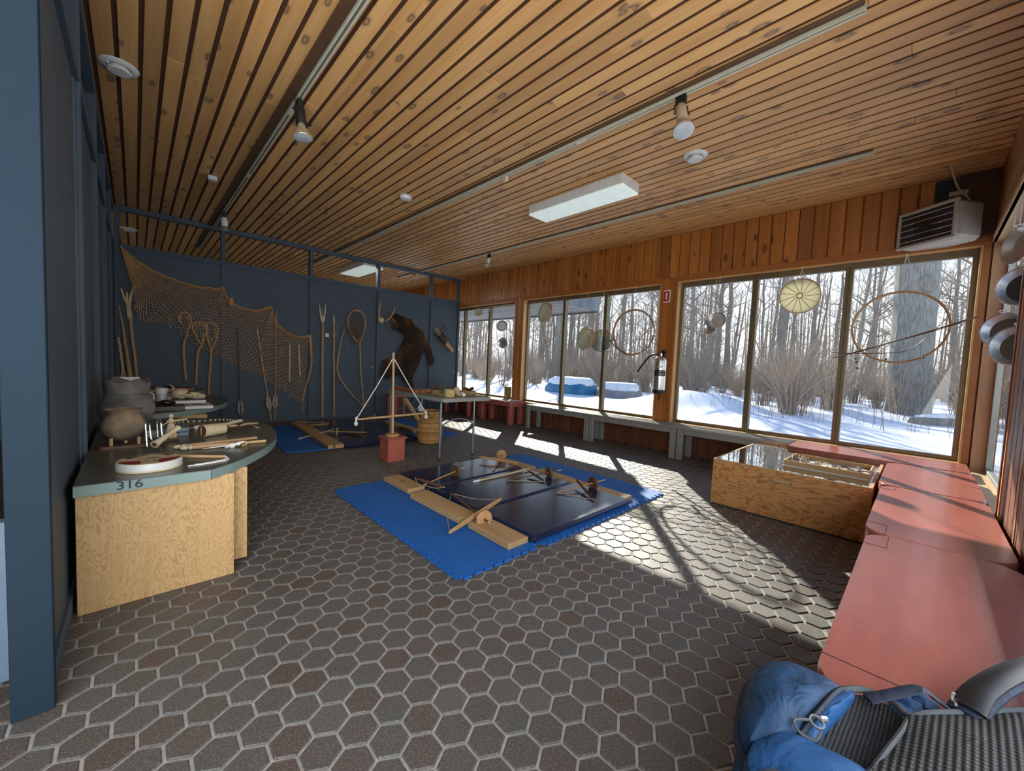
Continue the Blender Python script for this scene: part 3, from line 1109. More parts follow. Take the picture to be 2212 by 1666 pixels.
counter('second half round counter, under the animal skull and the white lidded jar', c2, .60, None, base2)
c3 = [(-.195, 6.86)] + curve_poly([(.3, 6.90), (.52, 7.04), (.66, 7.24), (.74, 7.46), (.75, 7.62), (.70, 7.73), (.5, 7.745), (-.195, 7.745)])


def base3(t):
    t.part('cabinet_body', MB().box(-.18, 7.0, 0, .52, 7.7, .55, .4, .002), M['ply'])


counter('farthest half round counter in the corner, covered with wooden tool handles', c3, .60, None, base3)


# ------------------------------------------------------------------ foam mats, vinyl mats, planks
def foam(label, x0, y0, x1, y1, rot=0.0, pitch=.068, dep=.024):
    """foam sheet with a row of dovetail tabs along every side"""
    z0, z1 = .0005, .014
    mb = MB().box(x0 + dep, y0 + dep, z0, x1 - dep, y1 - dep, z1)
    for ax, ay, bx, by in ((x0 + dep, y0 + dep, x1 - dep, y0 + dep), (x1 - dep, y0 + dep, x1 - dep, y1 - dep), (x1 - dep, y1 - dep, x0 + dep, y1 - dep), (x0 + dep, y1 - dep, x0 + dep, y0 + dep)):
        Ln = math.hypot(bx - ax, by - ay); n = max(2, int(Ln / pitch)); ux, uy = (bx - ax) / Ln, (by - ay) / Ln
        p = Ln / n
        for i in range(n):
            s = (i + .5) * p
            q = [(ax + ux * (s + d) + uy * e, ay + uy * (s + d) - ux * e) for d, e in ((-.25 * p, -.001), (.25 * p, -.001), (.38 * p, dep), (-.38 * p, dep))]
            mb.prism(q, z0, z1)
    if rot:
        cx, cy = (x0 + x1) / 2, (y0 + y1) / 2
        R_ = Matrix.Translation((cx, cy, 0)) @ Matrix.Rotation(rot, 4, 'Z') @ Matrix.Translation((-cx, -cy, 0))
        mb.v = [tuple(R_ @ Vector(p)) for p in mb.v]
    return single('foam_mat', mb, M['foam'], label, 'mat', ((x0 + x1) / 2, (y0 + y1) / 2, 0), 'blue puzzle edged foam mats on the floor')


foam('nearest blue foam mat with toothed edges, under the three left planks', 1.255, 1.655, 1.905, 3.54)
foam('blue foam mat with toothed edges under the navy pads in the sun patch', 1.93, 1.64, 3.675, 3.57)
foam('blue foam mat with toothed edges by the back wall, nearest the counters', 1.60 - .22, 5.16, 1.99, 7.12, -.10)
foam('blue foam mat with toothed edges by the back wall, behind the red pedestal', 2.06, 5.13, 3.80, 7.08, -.035)


def vinyl_pad(mb, x0, y0, x1, y1, z0, z1, n=8):
    """soft pad: rounded edges and a slightly sagging top"""
    mb.box(x0, y0, z0, x1, y1, z1, .5, .018)


t = T('tumbling_mat', 'folding navy vinyl mat of three pads lying half in the sun', 'mat', (2.5, 2.6, .014), 'navy folding mats')
for y0, y1 in ((1.685, 2.285), (2.305, 2.955), (2.975, 3.55)):
    p = MB(); vinyl_pad(p, 1.885, y0, 3.10 - .03 * (y0 > 2), y1, .0142, .062)
    t.part('pad', p, M['vinyl'])
p = MB()
for y in (2.295, 2.965): p.box(1.90, y - .03, .015, 3.05, y + .03, .046, .5, .006)
t.part('hinge_strip', p, M['vinyl'])
p = MB(); p.tube([(1.89, 1.684, .04), (3.09, 1.684, .04)], .003, 6)
t.part('piping', p, M['vinyl'])
t = T('tumbling_mat', 'folding navy vinyl mat of three pads in the shade by the blue wall', 'mat', (2.6, 6.1, .014), 'navy folding mats')
for y0, y1 in ((5.03, 5.72), (5.74, 6.48), (6.50, 7.16)):
    q = (y0 - 5.0) * .07
    p = MB(); vinyl_pad(p, 1.93 + q, y0, 3.0 + q * 2.2, y1, .0142, .062)
    t.part('pad', p, M['vinyl'])
p = MB()
for y in (5.73, 6.49): p.box(2.05, y - .03, .015, 2.9, y + .03, .046, .5, .006)
t.part('hinge_strip', p, M['vinyl'])


def plank(label, x0, y0, x1, y1, w, z=.0142, h=.040, group='bored planks on the mats', tone=None):
    a = Vector((x0, y0, 0)); b = Vector((x1, y1, 0)); d = (b - a).normalized(); ang = math.atan2(d.y, d.x)
    mb = MB(); Ln = (b - a).length
    tn = rnd.random() if tone is None else tone
    mb.box(-w / 2, 0, 0, w / 2, Ln, h, tn, .003)
    hole = MB(); rg = random.Random(int(x0 * 100 + y0 * 1000))
    for i in range(int(Ln * 46)):
        hx, hy = rg.uniform(-w * .38, w * .38), rg.gauss(Ln * .55, Ln * .22)
        if 0.03 < hy < Ln - .03:
            r = rg.uniform(.0016, .004)
            hole.lathe([(r, h + .0003), (r * .6, h + .0004)], 6, M=Matrix.Translation((hx, hy, 0)))
    t = T('hearth_plank', label, 'plank', (x0, y0, z), group, rot=ang - PI / 2)
    pb = t.part('board', mb, M['raw_x'])
    t.part('drill_holes', hole, M['stick_dark'], parent=pb)
    return t


plank('short pale plank at the far left corner of the navy mat, under a spindle bar', 1.80, 3.045, 1.80, 3.51, .172)
plank('middle plank along the left side of the navy mat, beside the cord loop', 1.772, 2.265, 1.765, 2.945, .172)
plank('nearest plank on the blue foam, with a worn hollow beside the flywheel', 1.785, 1.735, 1.79, 2.165, .178)
plank('farthest plank on the window side of the navy mat, under the back spindle', 3.16, 2.92, 3.14, 3.52, .14)
plank('middle plank on the window side of the navy mat', 3.165, 2.40, 3.17, 2.84, .13)
plank('sunlit plank on the window side nearest the glossy navy pad', 3.165, 1.74, 3.16, 2.385, .12)
plank('long plank with shaving marks across the far blue mat, crossed by an arrow', 1.84, 5.10, 1.95, 7.14, .19, h=.05)
plank('pale plank half hidden behind the wicker basket', 3.27, 5.55, 3.27, 6.66, .17, h=.045)

# ------------------------------------------------------------------ grey slatted benches under the windows
def alu_bench(label, y0, y1, legs_from):
    t = T('slatted_bench', label, 'bench', (5.42, (y0 + y1) / 2, 0), 'grey benches under the windows')
    n = 3; w = .35 / n
    for i in range(n):
        mb = MB().box(5.235 + i * w + .002, y0, .405, 5.235 + (i + 1) * w - .002, y1, .437, .5, .004)
        for k in range(5):
            xx = 5.235 + i * w + w * (k + .5) / 5
            mb.box(xx - .0022, y0, .437, xx + .0022, y1, .4395)
        t.part('seat_plank', mb, M['grey_metal'])
    t.part('front_rail', MB().box(5.2405, y0 + .09, .345, 5.262, y1 - .09, .404, .5, .003), M['grey_metal'])
    t.part('back_rail', MB().box(5.555, y0 + .09, .355, 5.574, y1 - .09, .404, .5, .003), M['grey_metal'])
    for y in (y0 + .045, y1 - .045):
        for x in (5.262, 5.552):
            t.part('leg', MB().box(x - .024, y - .04, 0, x + .024, y + .04, .404, .5, .004), M['grey_metal'])
    return t


alu_bench('grey slatted bench under the middle window, farthest of the row', 3.66, 5.06, 0)
alu_bench('grey slatted bench below the fire extinguisher', 2.245, 3.652, 0)
alu_bench('grey slatted bench under the large window, ending behind the glass topped case', .985, 2.237, 0)
mb = MB(); rg = random.Random(3)
pts = [(5.575, 3.1 - .06 * i, .335 - .02 * math.sin(i / 7 * PI) + rg.uniform(-.006, .006)) for i in range(8)]
mb.tube(pts, .0025, 5)
single('frayed_string', mb, M['paper'], 'white frayed string sagging under the bench below the extinguisher', 'string', (5.575, 2.9, .33))


# ------------------------------------------------------------------ red painted benches
def round_rect(x0, y0, x1, y1, r, n=5, corners=(1, 1, 1, 1)):
    pts = []
    for (cx, cy, a0, on) in ((x1 - r, y0 + r, -PI / 2, corners[1]), (x1 - r, y1 - r, 0, corners[2]), (x0 + r, y1 - r, PI / 2, corners[3]), (x0 + r, y0 + r, PI, corners[0])):
        if on:
            for i in range(n + 1): pts.append((cx + r * math.cos(a0 + PI / 2 * i / n), cy + r * math.sin(a0 + PI / 2 * i / n)))
        else:
            s = a0 + PI / 4
            pts.append((cx + r * (1 if math.cos(s) > 0 else -1), cy + r * (1 if math.sin(s) > 0 else -1)))
    return pts


def red_bench(label, x0, y0, x1, y1, r=.10, side=.10, z=.45, legs=True, lw=.11, group='brick red painted benches', cracks=()):
    t = T('red_bench', label, 'bench', ((x0 + x1) / 2, (y0 + y1) / 2, 0), group)
    top = MB().prism(round_rect(x0, y0, x1, y1, r), z - side, z, inset=.006)
    s = t.part('seat', top, M['red_worn'])
    if cracks:
        cb = MB()
        for c0 in range(0, len(cracks), 2):
            cb = MB(); (ax, ay, bx, by), (_, _, ex_, ey_) = cracks[c0], cracks[c0 + 1]
            cb.tube([(ax, ay, z + .0002), (bx, by, z + .0002), (ex_, ey_, z + .0002)], .0016, 4, flat=.4)
            t.part('lap_joint_line', cb, M['dark'], parent=s)
    if legs:
        e = .012
        for (a, b) in ((x0 + e, y0 + e), (x1 - e - lw, y0 + e), (x0 + e, y1 - e - lw), (x1 - e - lw, y1 - e - lw)):
            t.part('leg', MB().prism(round_rect(a, b, a + lw, b + lw, .03), 0, z - side - .0005), M['red'])
    return t


Y0 = -.335
red_bench('nearest red bench along the garden windows, beside the backpack', 1.20, Y0, 2.598, .140, cracks=((1.20, -.02, 1.345, -.02), (1.345, -.02, 1.345, .14), (2.40, .14, 2.40, .06), (2.40, .06, 2.598, .06)))
red_bench('second red bench along the garden windows, crossed by a sunlit band', 2.606, Y0, 3.835, .155, cracks=((2.606, .075, 2.78, .075), (2.78, .075, 2.78, .155), (3.70, .155, 3.70, .08), (3.70, .08, 3.835, .08)))
red_bench('third red bench along the garden windows, at the right end of the glass case', 3.843, Y0, 4.93, .175, cracks=((3.843, .09, 3.98, .09), (3.98, .09, 3.98, .175)))
red_bench('red bench under the large window, behind the glass topped case', 4.965, -.33, 5.50, .955, r=.07)
b = red_bench('short red bench with rounded legs under the far window, holding a white sheet', 5.19, 5.42, 5.62 - .02, 6.42, r=.06, side=.10, lw=.12, group='red benches by the far window')
red_bench('short red bench beside the blue partition, half hidden by the folding table', 5.17, 6.72, 5.585, 7.70, r=.06, side=.09, lw=.10, group='red benches by the far window')
red_bench('red bench end peeking out between the balance pole and the folding table', 3.78, 7.36, 4.07, 7.74, r=.03, side=.05, lw=.075, group='red benches by the far window')
sh = MB(); sh.box(-.155, -.40, 0, .155, .40, .004, .5)
t = single('paper_sheet', sh, M['paper'], 'white sheet lying on the short red bench under the far window', 'sheet', (0, 0, 0))
t.location = (5.395, 5.95, .4505); t.rotation_euler = (0, 0, .05)
sh = MB(); sh.box(-.15, -.30, 0, .15, .30, .004, .5)
t = single('paper_sheet', sh, M['paper'], 'white sheet lying on the red bench beside the blue partition', 'sheet', (0, 0, 0))
t.location = (5.37, 7.08, .4505)
# little picture board leaning on the far window
t = T('picture_board', 'small brown picture board leaning in the far window above the red bench', 'picture', (5.60, 5.96, .446))
t.part('board', MB().box(5.588, 5.855, .446, 5.602, 6.05, .70, .5, .002), M['stick_dark'])
pic = MB().box(5.5862, 5.862, .452, 5.5878, 6.043, .694)
m_, nt, bs = node_mat('woodland_picture')
v = coords(nt, (1, 6, 6))
nt.links.new(rampv(nt, tex_noise(nt, v, 2.2, 5), [(.3, (.10, .05, .02)), (.5, (.28, .20, .07)), (.7, (.12, .13, .05))]), bs.inputs['Base Color'])
t.part('picture', pic, m_, label='brown and green woodland picture')

# ------------------------------------------------------------------ glass topped display case
cx0, cx1, cy0, cy1, cz = 3.785, 5.10 - .14, .195, 1.265, .41
t = T('display_case', 'low plywood display case with a mirror bright glass top beside the red benches', 'case', ((cx0 + cx1) / 2, (cy0 + cy1) / 2, 0))
w = .018
fp = t.part('front_panel', MB().box(cx0, cy0, .012, cx0 + w, cy1, cz, .3, .001), M['ply_x'])
t.part('back_panel', MB().box(cx1 - w, cy0, .012, cx1, cy1, cz, .5, .001), M['ply_x'])
t.part('side_panel', MB().box(cx0 + w, cy1 - w, .012, cx1 - w, cy1, cz, .5, .001), M['raw_x'])
t.part('side_panel', MB().box(cx0 + w, cy0, .012, cx1 - w, cy0 + w, cz, .5, .001), M['raw_x'])
t.part('case_floor', MB().box(cx0 + w, cy0 + w, .05, cx1 - w, cy1 - w, .06, .5), M['dark'])
t.part('kick_base', MB().box(cx0 + .02, cy0 + .02, 0, cx1 - .02, cy1 - .02, .05, .5), M['dark'])
t.part('glass_top', MB().box(cx0 + .004, cy0 + .004, cz + .0005, cx1 - .004, cy1 - .004, cz + .006), glass_mat('case_glass', (.70, .78, .75), .34))
rim = MB()
rim.box(cx0, cy0, cz, cx0 + .006, cy1, cz + .007, .9); rim.box(cx1 - .02, cy0, cz, cx1, cy1, cz + .007, .9)
rim.box(cx0 + .006, cy1 - .018, cz, cx1 - .02, cy1, cz + .007, .9); rim.box(cx0 + .006, cy0, cz, cx1 - .02, cy0 + .022, cz + .007, .9)
t.part('top_rim', rim, M['raw_x'], label='pale wood rim round the glass')
hd = t.part('handle', MB().box(cx0 - .022, .645, .318, cx0 - .0002, .815, .348, .6, .004), M['raw_x'], label='pale wooden batten handle')
scw = MB()
for y in (.668, .792): scw.lathe([(.006, 0), (.006, .002), (.003, .003)], 10, M=along((cx0 - .022, y, .333), (-1, 0, 0)))
t.part('screw', scw, M['stick_dark'], parent=hd)
# tray with nature finds
t = T('specimen_tray', 'shallow wooden tray of twigs and wood chips on the glass of the display case', 'tray', (4.27, .50, cz + .0065))
x0, x1, y0, y1, z0, z1 = 4.06, 4.52, .235, .79, cz + .0066, cz + .052
t.part('tray_floor', MB().box(x0 + .002, y0 + .002, z0, x1 - .002, y1 - .002, z0 + .006, .5), M['paper'], label='white tray floor')
for b_ in ((x0, y0, x0 + .013, y1), (x1 - .013, y0, x1, y1)): t.part('tray_side', MB().box(b_[0], b_[1], z0 + .006, b_[2], b_[3], z1, .5, .002), M['raw_x'])
for b_ in ((x0 + .013, y0, x1 - .013, y0 + .013), (x0 + .013, y1 - .013, x1 - .013, y1)): t.part('tray_side', MB().box(b_[0], b_[1], z0 + .006, b_[2], b_[3], z1, .5, .002), M['raw_x'])
ch = MB(); rg = random.Random(12)
for i in range(420):
    x = rg.uniform(x0 + .03, x1 - .03); y = y0 + .03 + (y1 - y0 - .06) * rg.random()
    if y < .50 and rg.random() < .35 and x > 4.25: continue
    s = rg.uniform(.008, .022); ang = rg.uniform(0, PI)
    Mx = Matrix.Translation((x, y, z0 + .007 + rg.uniform(0, .014))) @ Matrix.Rotation(ang, 4, 'Z') @ Matrix.Rotation(rg.uniform(-.5, .5), 4, 'X')
    ch.box(-s, -s * .35, 0, s, s * .35, .003, rg.random(), 0, M=Mx)
for i in range(60):
    x = rg.uniform(x0 + .03, x1 - .06); y = rg.uniform(.66, .77)
    a = rg.uniform(0, PI); l = rg.uniform(.04, .10)
    ch.tube([(x - math.cos(a) * l * .5, y - math.sin(a) * l * .3, z0 + .012), (x + math.cos(a) * l * .5, y + math.sin(a) * l * .3, z0 + rg.uniform(.02, .055))], .002, 4, rg.random())
m_, nt, bs = node_mat('wood_chips')
at = N(nt, 'ShaderNodeAttribute', attribute_name='tone')
nt.links.new(rampv(nt, at.outputs['Fac'], [(0, (.06, .045, .035)), (.35, (.20, .17, .13)), (.65, (.45, .33, .19)), (1, (.65, .60, .50))]), bs.inputs['Base Color'])
o = single('wood_chips', ch, m_, 'scatter of wood chips and twigs inside the shallow tray', 'chips', (4.27, .5, z0 + .007)); o['kind'] = 'stuff'
# ------------------------------------------------------------------ pump drills and sticks on the mats
def pump_drill(label, tip, top, fd, fr, bc, b0, b1, mat_sh='stick_dark', mat_fl='stick_dark', mat_bar='stick_dark', cord=True, sr=.008, flth=.022, bw=.030, loop=0.0, tip_len=.05, group='pump drills on the mats'):
    """shaft from tip to top, flywheel at fraction fd, crossbar between b0 and b1"""
    tip, top, b0, b1 = map(Vector, (tip, top, b0, b1))
    d = (top - tip); L_ = d.length; u = d / L_
    base = ((tip.x + top.x) / 2, (tip.y + top.y) / 2, min(tip.z, top.z) - sr)
    t = T('pump_drill', label, 'drill', base, group)
    sh = MB(); sh.tube([tip + u * tip_len, tip + u * L_ * .5, top], [sr, sr * .95, sr * .85], 8, .5)
    s = t.part('shaft', sh, M[mat_sh])
    bit = MB(); bit.tube([tip, tip + u * tip_len * .5, tip + u * (tip_len + .004)], [.0015, .004, sr * .7], 8)
    t.part('bit', bit, M['bone'], parent=s)
    fl = MB(); c = tip + u * (L_ * fd)
    h = flth / 2
    fl.lathe([(fr * .93, -h), (fr, -h * .6), (fr, h * .6), (fr * .93, h)], 28, M=along(c, u))
    t.part('flywheel', fl, M[mat_fl])
    bar = MB(); m = b0.lerp(b1, .5); bd = (b1 - b0)
    pts = [b0.lerp(b1, k / 8) for k in range(9)]
    bar.tube(pts, [bw * .5 * (.62 + .38 * math.sin(PI * k / 8)) for k in range(9)], 8, .5, flat=.42)
    t.part('crossbar', bar, M[mat_bar])
    if cord:
        cd = MB(); rg = random.Random(int(abs(tip.x * 1000)))
        for e in (b0, b1):
            mid = e.lerp(top, .5) + Vector((rg.uniform(-.02, .02), rg.uniform(-.02, .02), 0)) * (1 + loop * 6)
            mid.z = max(min(e.z, top.z) - .01, .068)
            if loop: mid += Vector((-loop, loop * .6, 0)) if e is b0 else Vector((loop * .2, loop * .5, 0))
            cd.tube(smooth_path([e, e.lerp(mid, .5) + Vector((0, 0, -.005)), mid, top.lerp(mid, .3), top], 4), .0024, 5)
            cd.ball(tuple(e), .007, 8)
        t.part('cord', cd, M['cord'])
    return t


ZV = .062   # top of the navy mats
pump_drill('pump drill with a small reddish flywheel across the far left corner of the navy mat', (2.43, 3.165, ZV + .056), (1.845, 3.005, ZV + .018), .26, .054, 0, (1.835, 3.13, ZV + .05), (1.955, 2.845, ZV + .02), 'stick', 'stick_dark', 'stick_dark', sr=.007)
pump_drill('pump drill standing on its pale flywheel at the back of the navy mat', (3.20, 3.44, ZV + .062), (2.70, 3.05, ZV + .012), .17, .058, 0, (2.84, 3.44, ZV + .05), (3.04, 3.03, ZV + .035), 'stick', 'stick', 'stick', sr=.008, tip_len=.03)
pump_drill('largest pump drill, its long pale bar crossing the nearest planks on the blue foam', (1.765, 1.985, .080), (1.925, 2.69, ZV + .012), .155, .062, 0, (1.495, 2.095, .060), (2.085, 2.245, ZV + .055), 'stick_dark', 'stick', 'stick', sr=.009, bw=.044, loop=.05)
pump_drill('pump drill with dark bar and twisted cord in the middle of the navy mat', (3.17, 2.51, ZV + .058), (2.56, 2.685, ZV + .012), .24, .054, 0, (2.90, 2.74, ZV + .045), (2.84, 2.45, ZV + .012), 'stick_dark', 'stick_dark', 'stick_dark', sr=.007)
pump_drill('pump drill with dark flywheel in the sun at the window side of the glossy pad', (3.24, 2.03, ZV + .062), (2.68, 2.16, ZV + .012), .27, .060, 0, (3.02, 2.215, ZV + .055), (2.80, 1.86, ZV + .012), 'stick', 'stick_dark', 'stick_dark', sr=.007)
pump_drill('pump drill with a pale flywheel on the nearest pad of the shaded mat', (1.98, 5.79, ZV + .05), (2.44, 5.57, ZV + .03), .22, .060, 0, (2.215, 5.88, ZV + .03), (2.33, 5.43, ZV + .014), 'stick', 'stick', 'stick_dark', cord=False, sr=.008)
pump_drill('pump drill beside the far planks in front of the blue wall', (3.05, 6.98, ZV + .04), (3.40, 6.75, ZV + .02), .33, .055, 0, (3.28, 7.02, ZV + .02), (3.42, 6.70, ZV + .02), 'stick', 'stick', 'stick_dark', cord=False, sr=.007)
mb = MB(); mb.tube([(2.295, 2.845, ZV + .009), (2.65, 2.838, ZV + .011), (3.02, 2.83, ZV + .02)], [.007, .009, .011], 8)
t = T('wooden_rod', 'pale rod lying along the seam behind the middle navy pad', 'stick', (2.65, 2.84, ZV))
t.part('rod', mb, M['stick_pale'])
mb = MB(); mb.tube([(2.285, 2.845, ZV + .009), (2.36, 2.844, ZV + .0095)], .0098, 8)
t.part('binding', mb, M['paper'])


def arrow(label, a, b, r=.007, head=.07, mat='stick_pale', group='arrows and spears', name='arrow'):
    a, b = Vector(a), Vector(b); u = (b - a).normalized()
    t = T(name, label, 'arrow', tuple(a.lerp(b, .5) - Vector((0, 0, r))), group)
    mb = MB(); mb.tube([a + u * head * .8, a.lerp(b, .5), b], r, 7)
    t.part('shaft', mb, M[mat])
    hd = MB(); hd.tube([a, a + u * head * .35, a + u * head * .5, a + u * head], [.002, r * 1.7, r * 1.5, r * .8], 6, flat=.6)
    t.part('point', hd, M['bone'])
    return t, u


t, u = arrow('barbed arrow lying over the long plank of the shaded mat', (1.60, 5.855, .03), (2.14, 6.06, .085), .008)
fe = MB(); p = Vector((1.72, 5.90, .045)); fe.tube([p, p + Vector((.03, -.05, .0))], [.005, .002], 5); fe.tube([p, p + Vector((-.02, .05, .012))], [.005, .002], 5)
t.part('barb', fe, M['stick_pale'])
mb = MB()
mb.tube(smooth_path([(1.90, 7.06, .085), (2.30, 6.72, .072), (2.02, 6.70, .07), (2.0, 6.98, .075)], 5), .008, 6)
single('bent_rod', mb, M['stick'], 'bent stick loop lying at the far end of the shaded mat', 'stick', (2.1, 6.85, .062))
mb = MB(); mb.tube([(3.11, 5.86, ZV + .012), (3.06, 5.33, ZV + .010)], .012, 7); mb.tube([(3.14, 5.84, ZV + .012), (3.13, 5.50, ZV + .012)], .010, 7)
single('dark_rod', mb, M['stick_dark'], 'dark forked rod beside the plank behind the wicker basket', 'stick', (3.1, 5.6, ZV))

# ------------------------------------------------------------------ red pedestal and the large pump drill standing on it
px, py = 2.178, 4.255
t = T('pedestal', 'small brick red pedestal box in front of the shaded mat', 'pedestal', (px, py, 0))
bd = MB().box(px - .105, py - .105, 0, px + .105, py + .105, .262, .5, .004)
t.part('body', bd, M['red'])
t.part('top_board', MB().box(px - .125, py - .125, .262, px + .125, py + .125, .282, .5, .005), M['red'])
t = T('large_pump_drill', 'tall pump drill with long ropes standing on the red pedestal', 'drill', (px, py, .2825))
mb = MB(); mb.lathe([(.074, .2826), (.078, .287), (.078, .305), (.070, .313), (.02, .315)], 32, M=Matrix.Translation((px - .003, py, 0)))
t.part('flywheel', mb, M['stick'])
mb = MB(); mb.tube([(px - .003, py, .314), (px - .008, py, .75), (px - .016, py, 1.24)], [.0145, .0135, .013], 10)
s = t.part('shaft', mb, M['raw'])
mb = MB(); mb.ball((px - .016, py, 1.247), .015, 10)
t.part('end_knob', mb, M['stick_pale'], parent=s)
ba, bb = Vector((1.752, 4.28, .502)), Vector((2.585, 4.20, .535))
mb = MB(); mb.tube([ba.lerp(bb, k / 10) for k in range(11)], [.011 * (.6 + .4 * math.sin(PI * k / 10)) + .002 for k in range(11)], 8, flat=.8)
t.part('crossbar', mb, M['raw'])
for e in (ba, bb):
    mb = MB(); tp = Vector((px - .015, py, 1.20))
    mb.tube([e + Vector((0, 0, .0)), e.lerp(tp, .5) + Vector((0, 0, -.012)), tp], .0058, 7)
    rp = t.part('rope', mb, M['paper'] if e is ba else M['paper'])
    k = MB(); k.ball(tuple(e + Vector((0, 0, -.045))), (.022, .022, .026), 10); k.tube([e + Vector((0, 0, .03)), e + Vector((0, 0, -.03))], .010, 7)
    t.part('rope_knot', k, M['paper'], parent=rp)

# ------------------------------------------------------------------ wicker basket
bx, by = 3.06, 4.86
prof = [(.0, .012), (.135, .012), (.150, .03), (.168, .09), (.176, .15), (.172, .22), (.156, .29), (.135, .335), (.128, .37), (.134, .405), (.150, .435), (.165, .452)]
t = T('wicker_basket', 'round bellied wicker basket under the folding table', 'basket', (bx, by, 0))
n = 60; rows = 58; vs = []; fs = []; tones = []
def prof_r(z):
    for (r0, z0), (r1, z1) in zip(prof[1:], prof[2:]):
        if z0 <= z <= z1: return r0 + (r1 - r0) * (z - z0) / (z1 - z0 + 1e-9)
    return prof[-1][0]
mb = MB()
for row in range(30):          # woven bands: each a rope that weaves in and out of the stakes
    z = .018 + row * (.44 / 30)
    pts = []; m = 72
    for k in range(m):
        a = 2 * PI * k / m
        r = prof_r(z) + .0055 * math.cos(12 * a * 2 + (row % 2) * PI)
        pts.append((bx + r * math.cos(a), by + r * math.sin(a), z))
    mb.tube(pts, .0078, 6, rnd.random(), closed=True)
body = t.part('woven_wall', mb, M['wicker'])
mb = MB()
for k in range(24):
    a = 2 * PI * (k + .5) / 24
    mb.tube([(bx + prof_r(z) * math.cos(a), by + prof_r(z) * math.sin(a), z) for z in (.015, .06, .12, .18, .24, .30, .34, .38, .42, .45)], .0052, 5, rnd.random())
t.part('stakes', mb, M['wicker'], parent=body)
mb = MB().lathe([(.0, .008), (.14, .008), (.142, .02), (.0, .02)], 30, M=Matrix.Translation((bx, by, 0)))
t.part('basket_base', mb, M['wicker'])
mb = MB()
for q in range(3):
    mb.tube([(bx + (.166 + .004 * math.cos(k * 1.3 + q * 2)) * math.cos(2 * PI * k / 60), by + (.166 + .004 * math.cos(k * 1.3 + q * 2)) * math.sin(2 * PI * k / 60), .455 + .006 * math.sin(k * 1.3 + q * 2)) for k in range(60)], .007, 5, rnd.random(), closed=True)
t.part('rim', mb, M['wicker'])
mb = MB(); a = -2.0
for s_ in (-1, 1):
    mb.tube(smooth_path([(bx + .165 * math.cos(a + s_ * .28), by + .165 * math.sin(a + s_ * .28), .45), (bx + .155 * math.cos(a + s_ * .12), by + .155 * math.sin(a + s_ * .12), .40), (bx + .142 * math.cos(a), by + .142 * math.sin(a), .375)], 4), .005, 6)
t.part('handle_loop', mb, M['stick_dark'])
mb = MB()
Mx = Matrix.Translation((2.96, 4.98, .30)) @ Matrix.Rotation(-.62, 4, 'Y') @ Matrix.Rotation(.25, 4, 'Z')
mb.box(-.012, -.035, -.22, .012, .035, .42, .8, .003, M=Mx)
o = single('loom_stick', mb, M['raw'], 'long pale board leaning out of the wicker basket toward the table leg', 'board', (2.96, 4.98, .1))
mb = MB()
Mx = Matrix.Translation((3.0, 4.93, .36)) @ Matrix.Rotation(-.42, 4, 'Y') @ Matrix.Rotation(.7, 4, 'Z')
mb.box(-.065, -.005, -.16, .065, .005, .20, .8, .002, M=Mx)
o = single('card', mb, M['paper'], 'cream card standing in the wicker basket', 'card', (3.0, 4.93, .2))

# ------------------------------------------------------------------ folding table
def table_top_poly(): return round_rect(2.61, 3.86, 3.36, 5.34, .06)


t = T('folding_table', 'grey plastic folding table holding baskets, shells and wooden blocks', 'table', (2.98, 4.6, 0))
t.part('tabletop', MB().prism(table_top_poly(), .698, .745, inset=.006), M['plastic_grey'])
for y in (3.93, 5.20):
    for x in (2.62, 3.12):
        mb = MB(); mb.tube([(x, y, .012), (x, y, .69)], .0135, 10)
        lg = t.part('leg', mb, M['leg_grey'])
        mb = MB(); mb.tube([(x, y, 0.0003), (x, y, .022)], .0165, 10)
        t.part('foot_cap', mb, M['black'], parent=lg)
    mb = MB(); mb.tube(smooth_path([(2.62, y, .40), (2.74, y, .46), (2.87, y, .485), (3.0, y, .46), (3.12, y, .40)], 5), .0095, 8)
    t.part('leg_brace', mb, M['leg_grey'])
    s_ = 1 if y < 4.5 else -1
    mb = MB(); mb.tube([(2.87, y, .485), (2.87, y + s_ * .04, .52), (2.87, y + s_ * .22, .695)], .009, 8)
    t.part('fold_strut', mb, M['black'])
for x in (2.62, 3.12): 
    pass
M['box_wood'] = wood('reddish_box_wood', (.36, .13, .04), (.22, .07, .022), 'y', .5, .15)
def on_table(z=.7455): return z
t = T('wooden_block', 'long reddish wooden block at the far left end of the folding table', 'block', (2.70, 4.92, .7455), 'wooden blocks on the folding table')
t.part('block', MB().box(2.655, 4.60, .7455, 2.725, 5.22, .792, .4, .003), M['box_wood'])
single('wooden_block', MB().box(2.735, 4.57, .7455, 2.79, 4.80, .785, .8, .003), M['box_wood'], 'short orange wooden block beside the long reddish one on the folding table', 'block', (2.76, 4.68, .7455), 'wooden blocks on the folding table')
single('wooden_block', MB().box(2.80, 4.24, .7455, 2.90, 4.50, .762, .2, .003), M['raw_x'], 'flat pale board in the middle of the folding table', 'block', (2.85, 4.37, .7455), 'wooden blocks on the folding table')
mb = MB()
for i in range(7):
    a = rnd.uniform(0, PI); x, y = 2.87 + rnd.uniform(-.05, .05), 4.68 + rnd.uniform(-.08, .08); z = .756 + .008 * (i % 3)
    mb.tube([(x - .05 * math.cos(a), y - .05 * math.sin(a), z), (x + .05 * math.cos(a), y + .05 * math.sin(a), z + .004)], .009, 6, rnd.random())
single('wood_scraps', mb, M['stick'], 'little heap of carved wooden scraps behind the flat pale board', 'scraps', (2.87, 4.68, .7455))


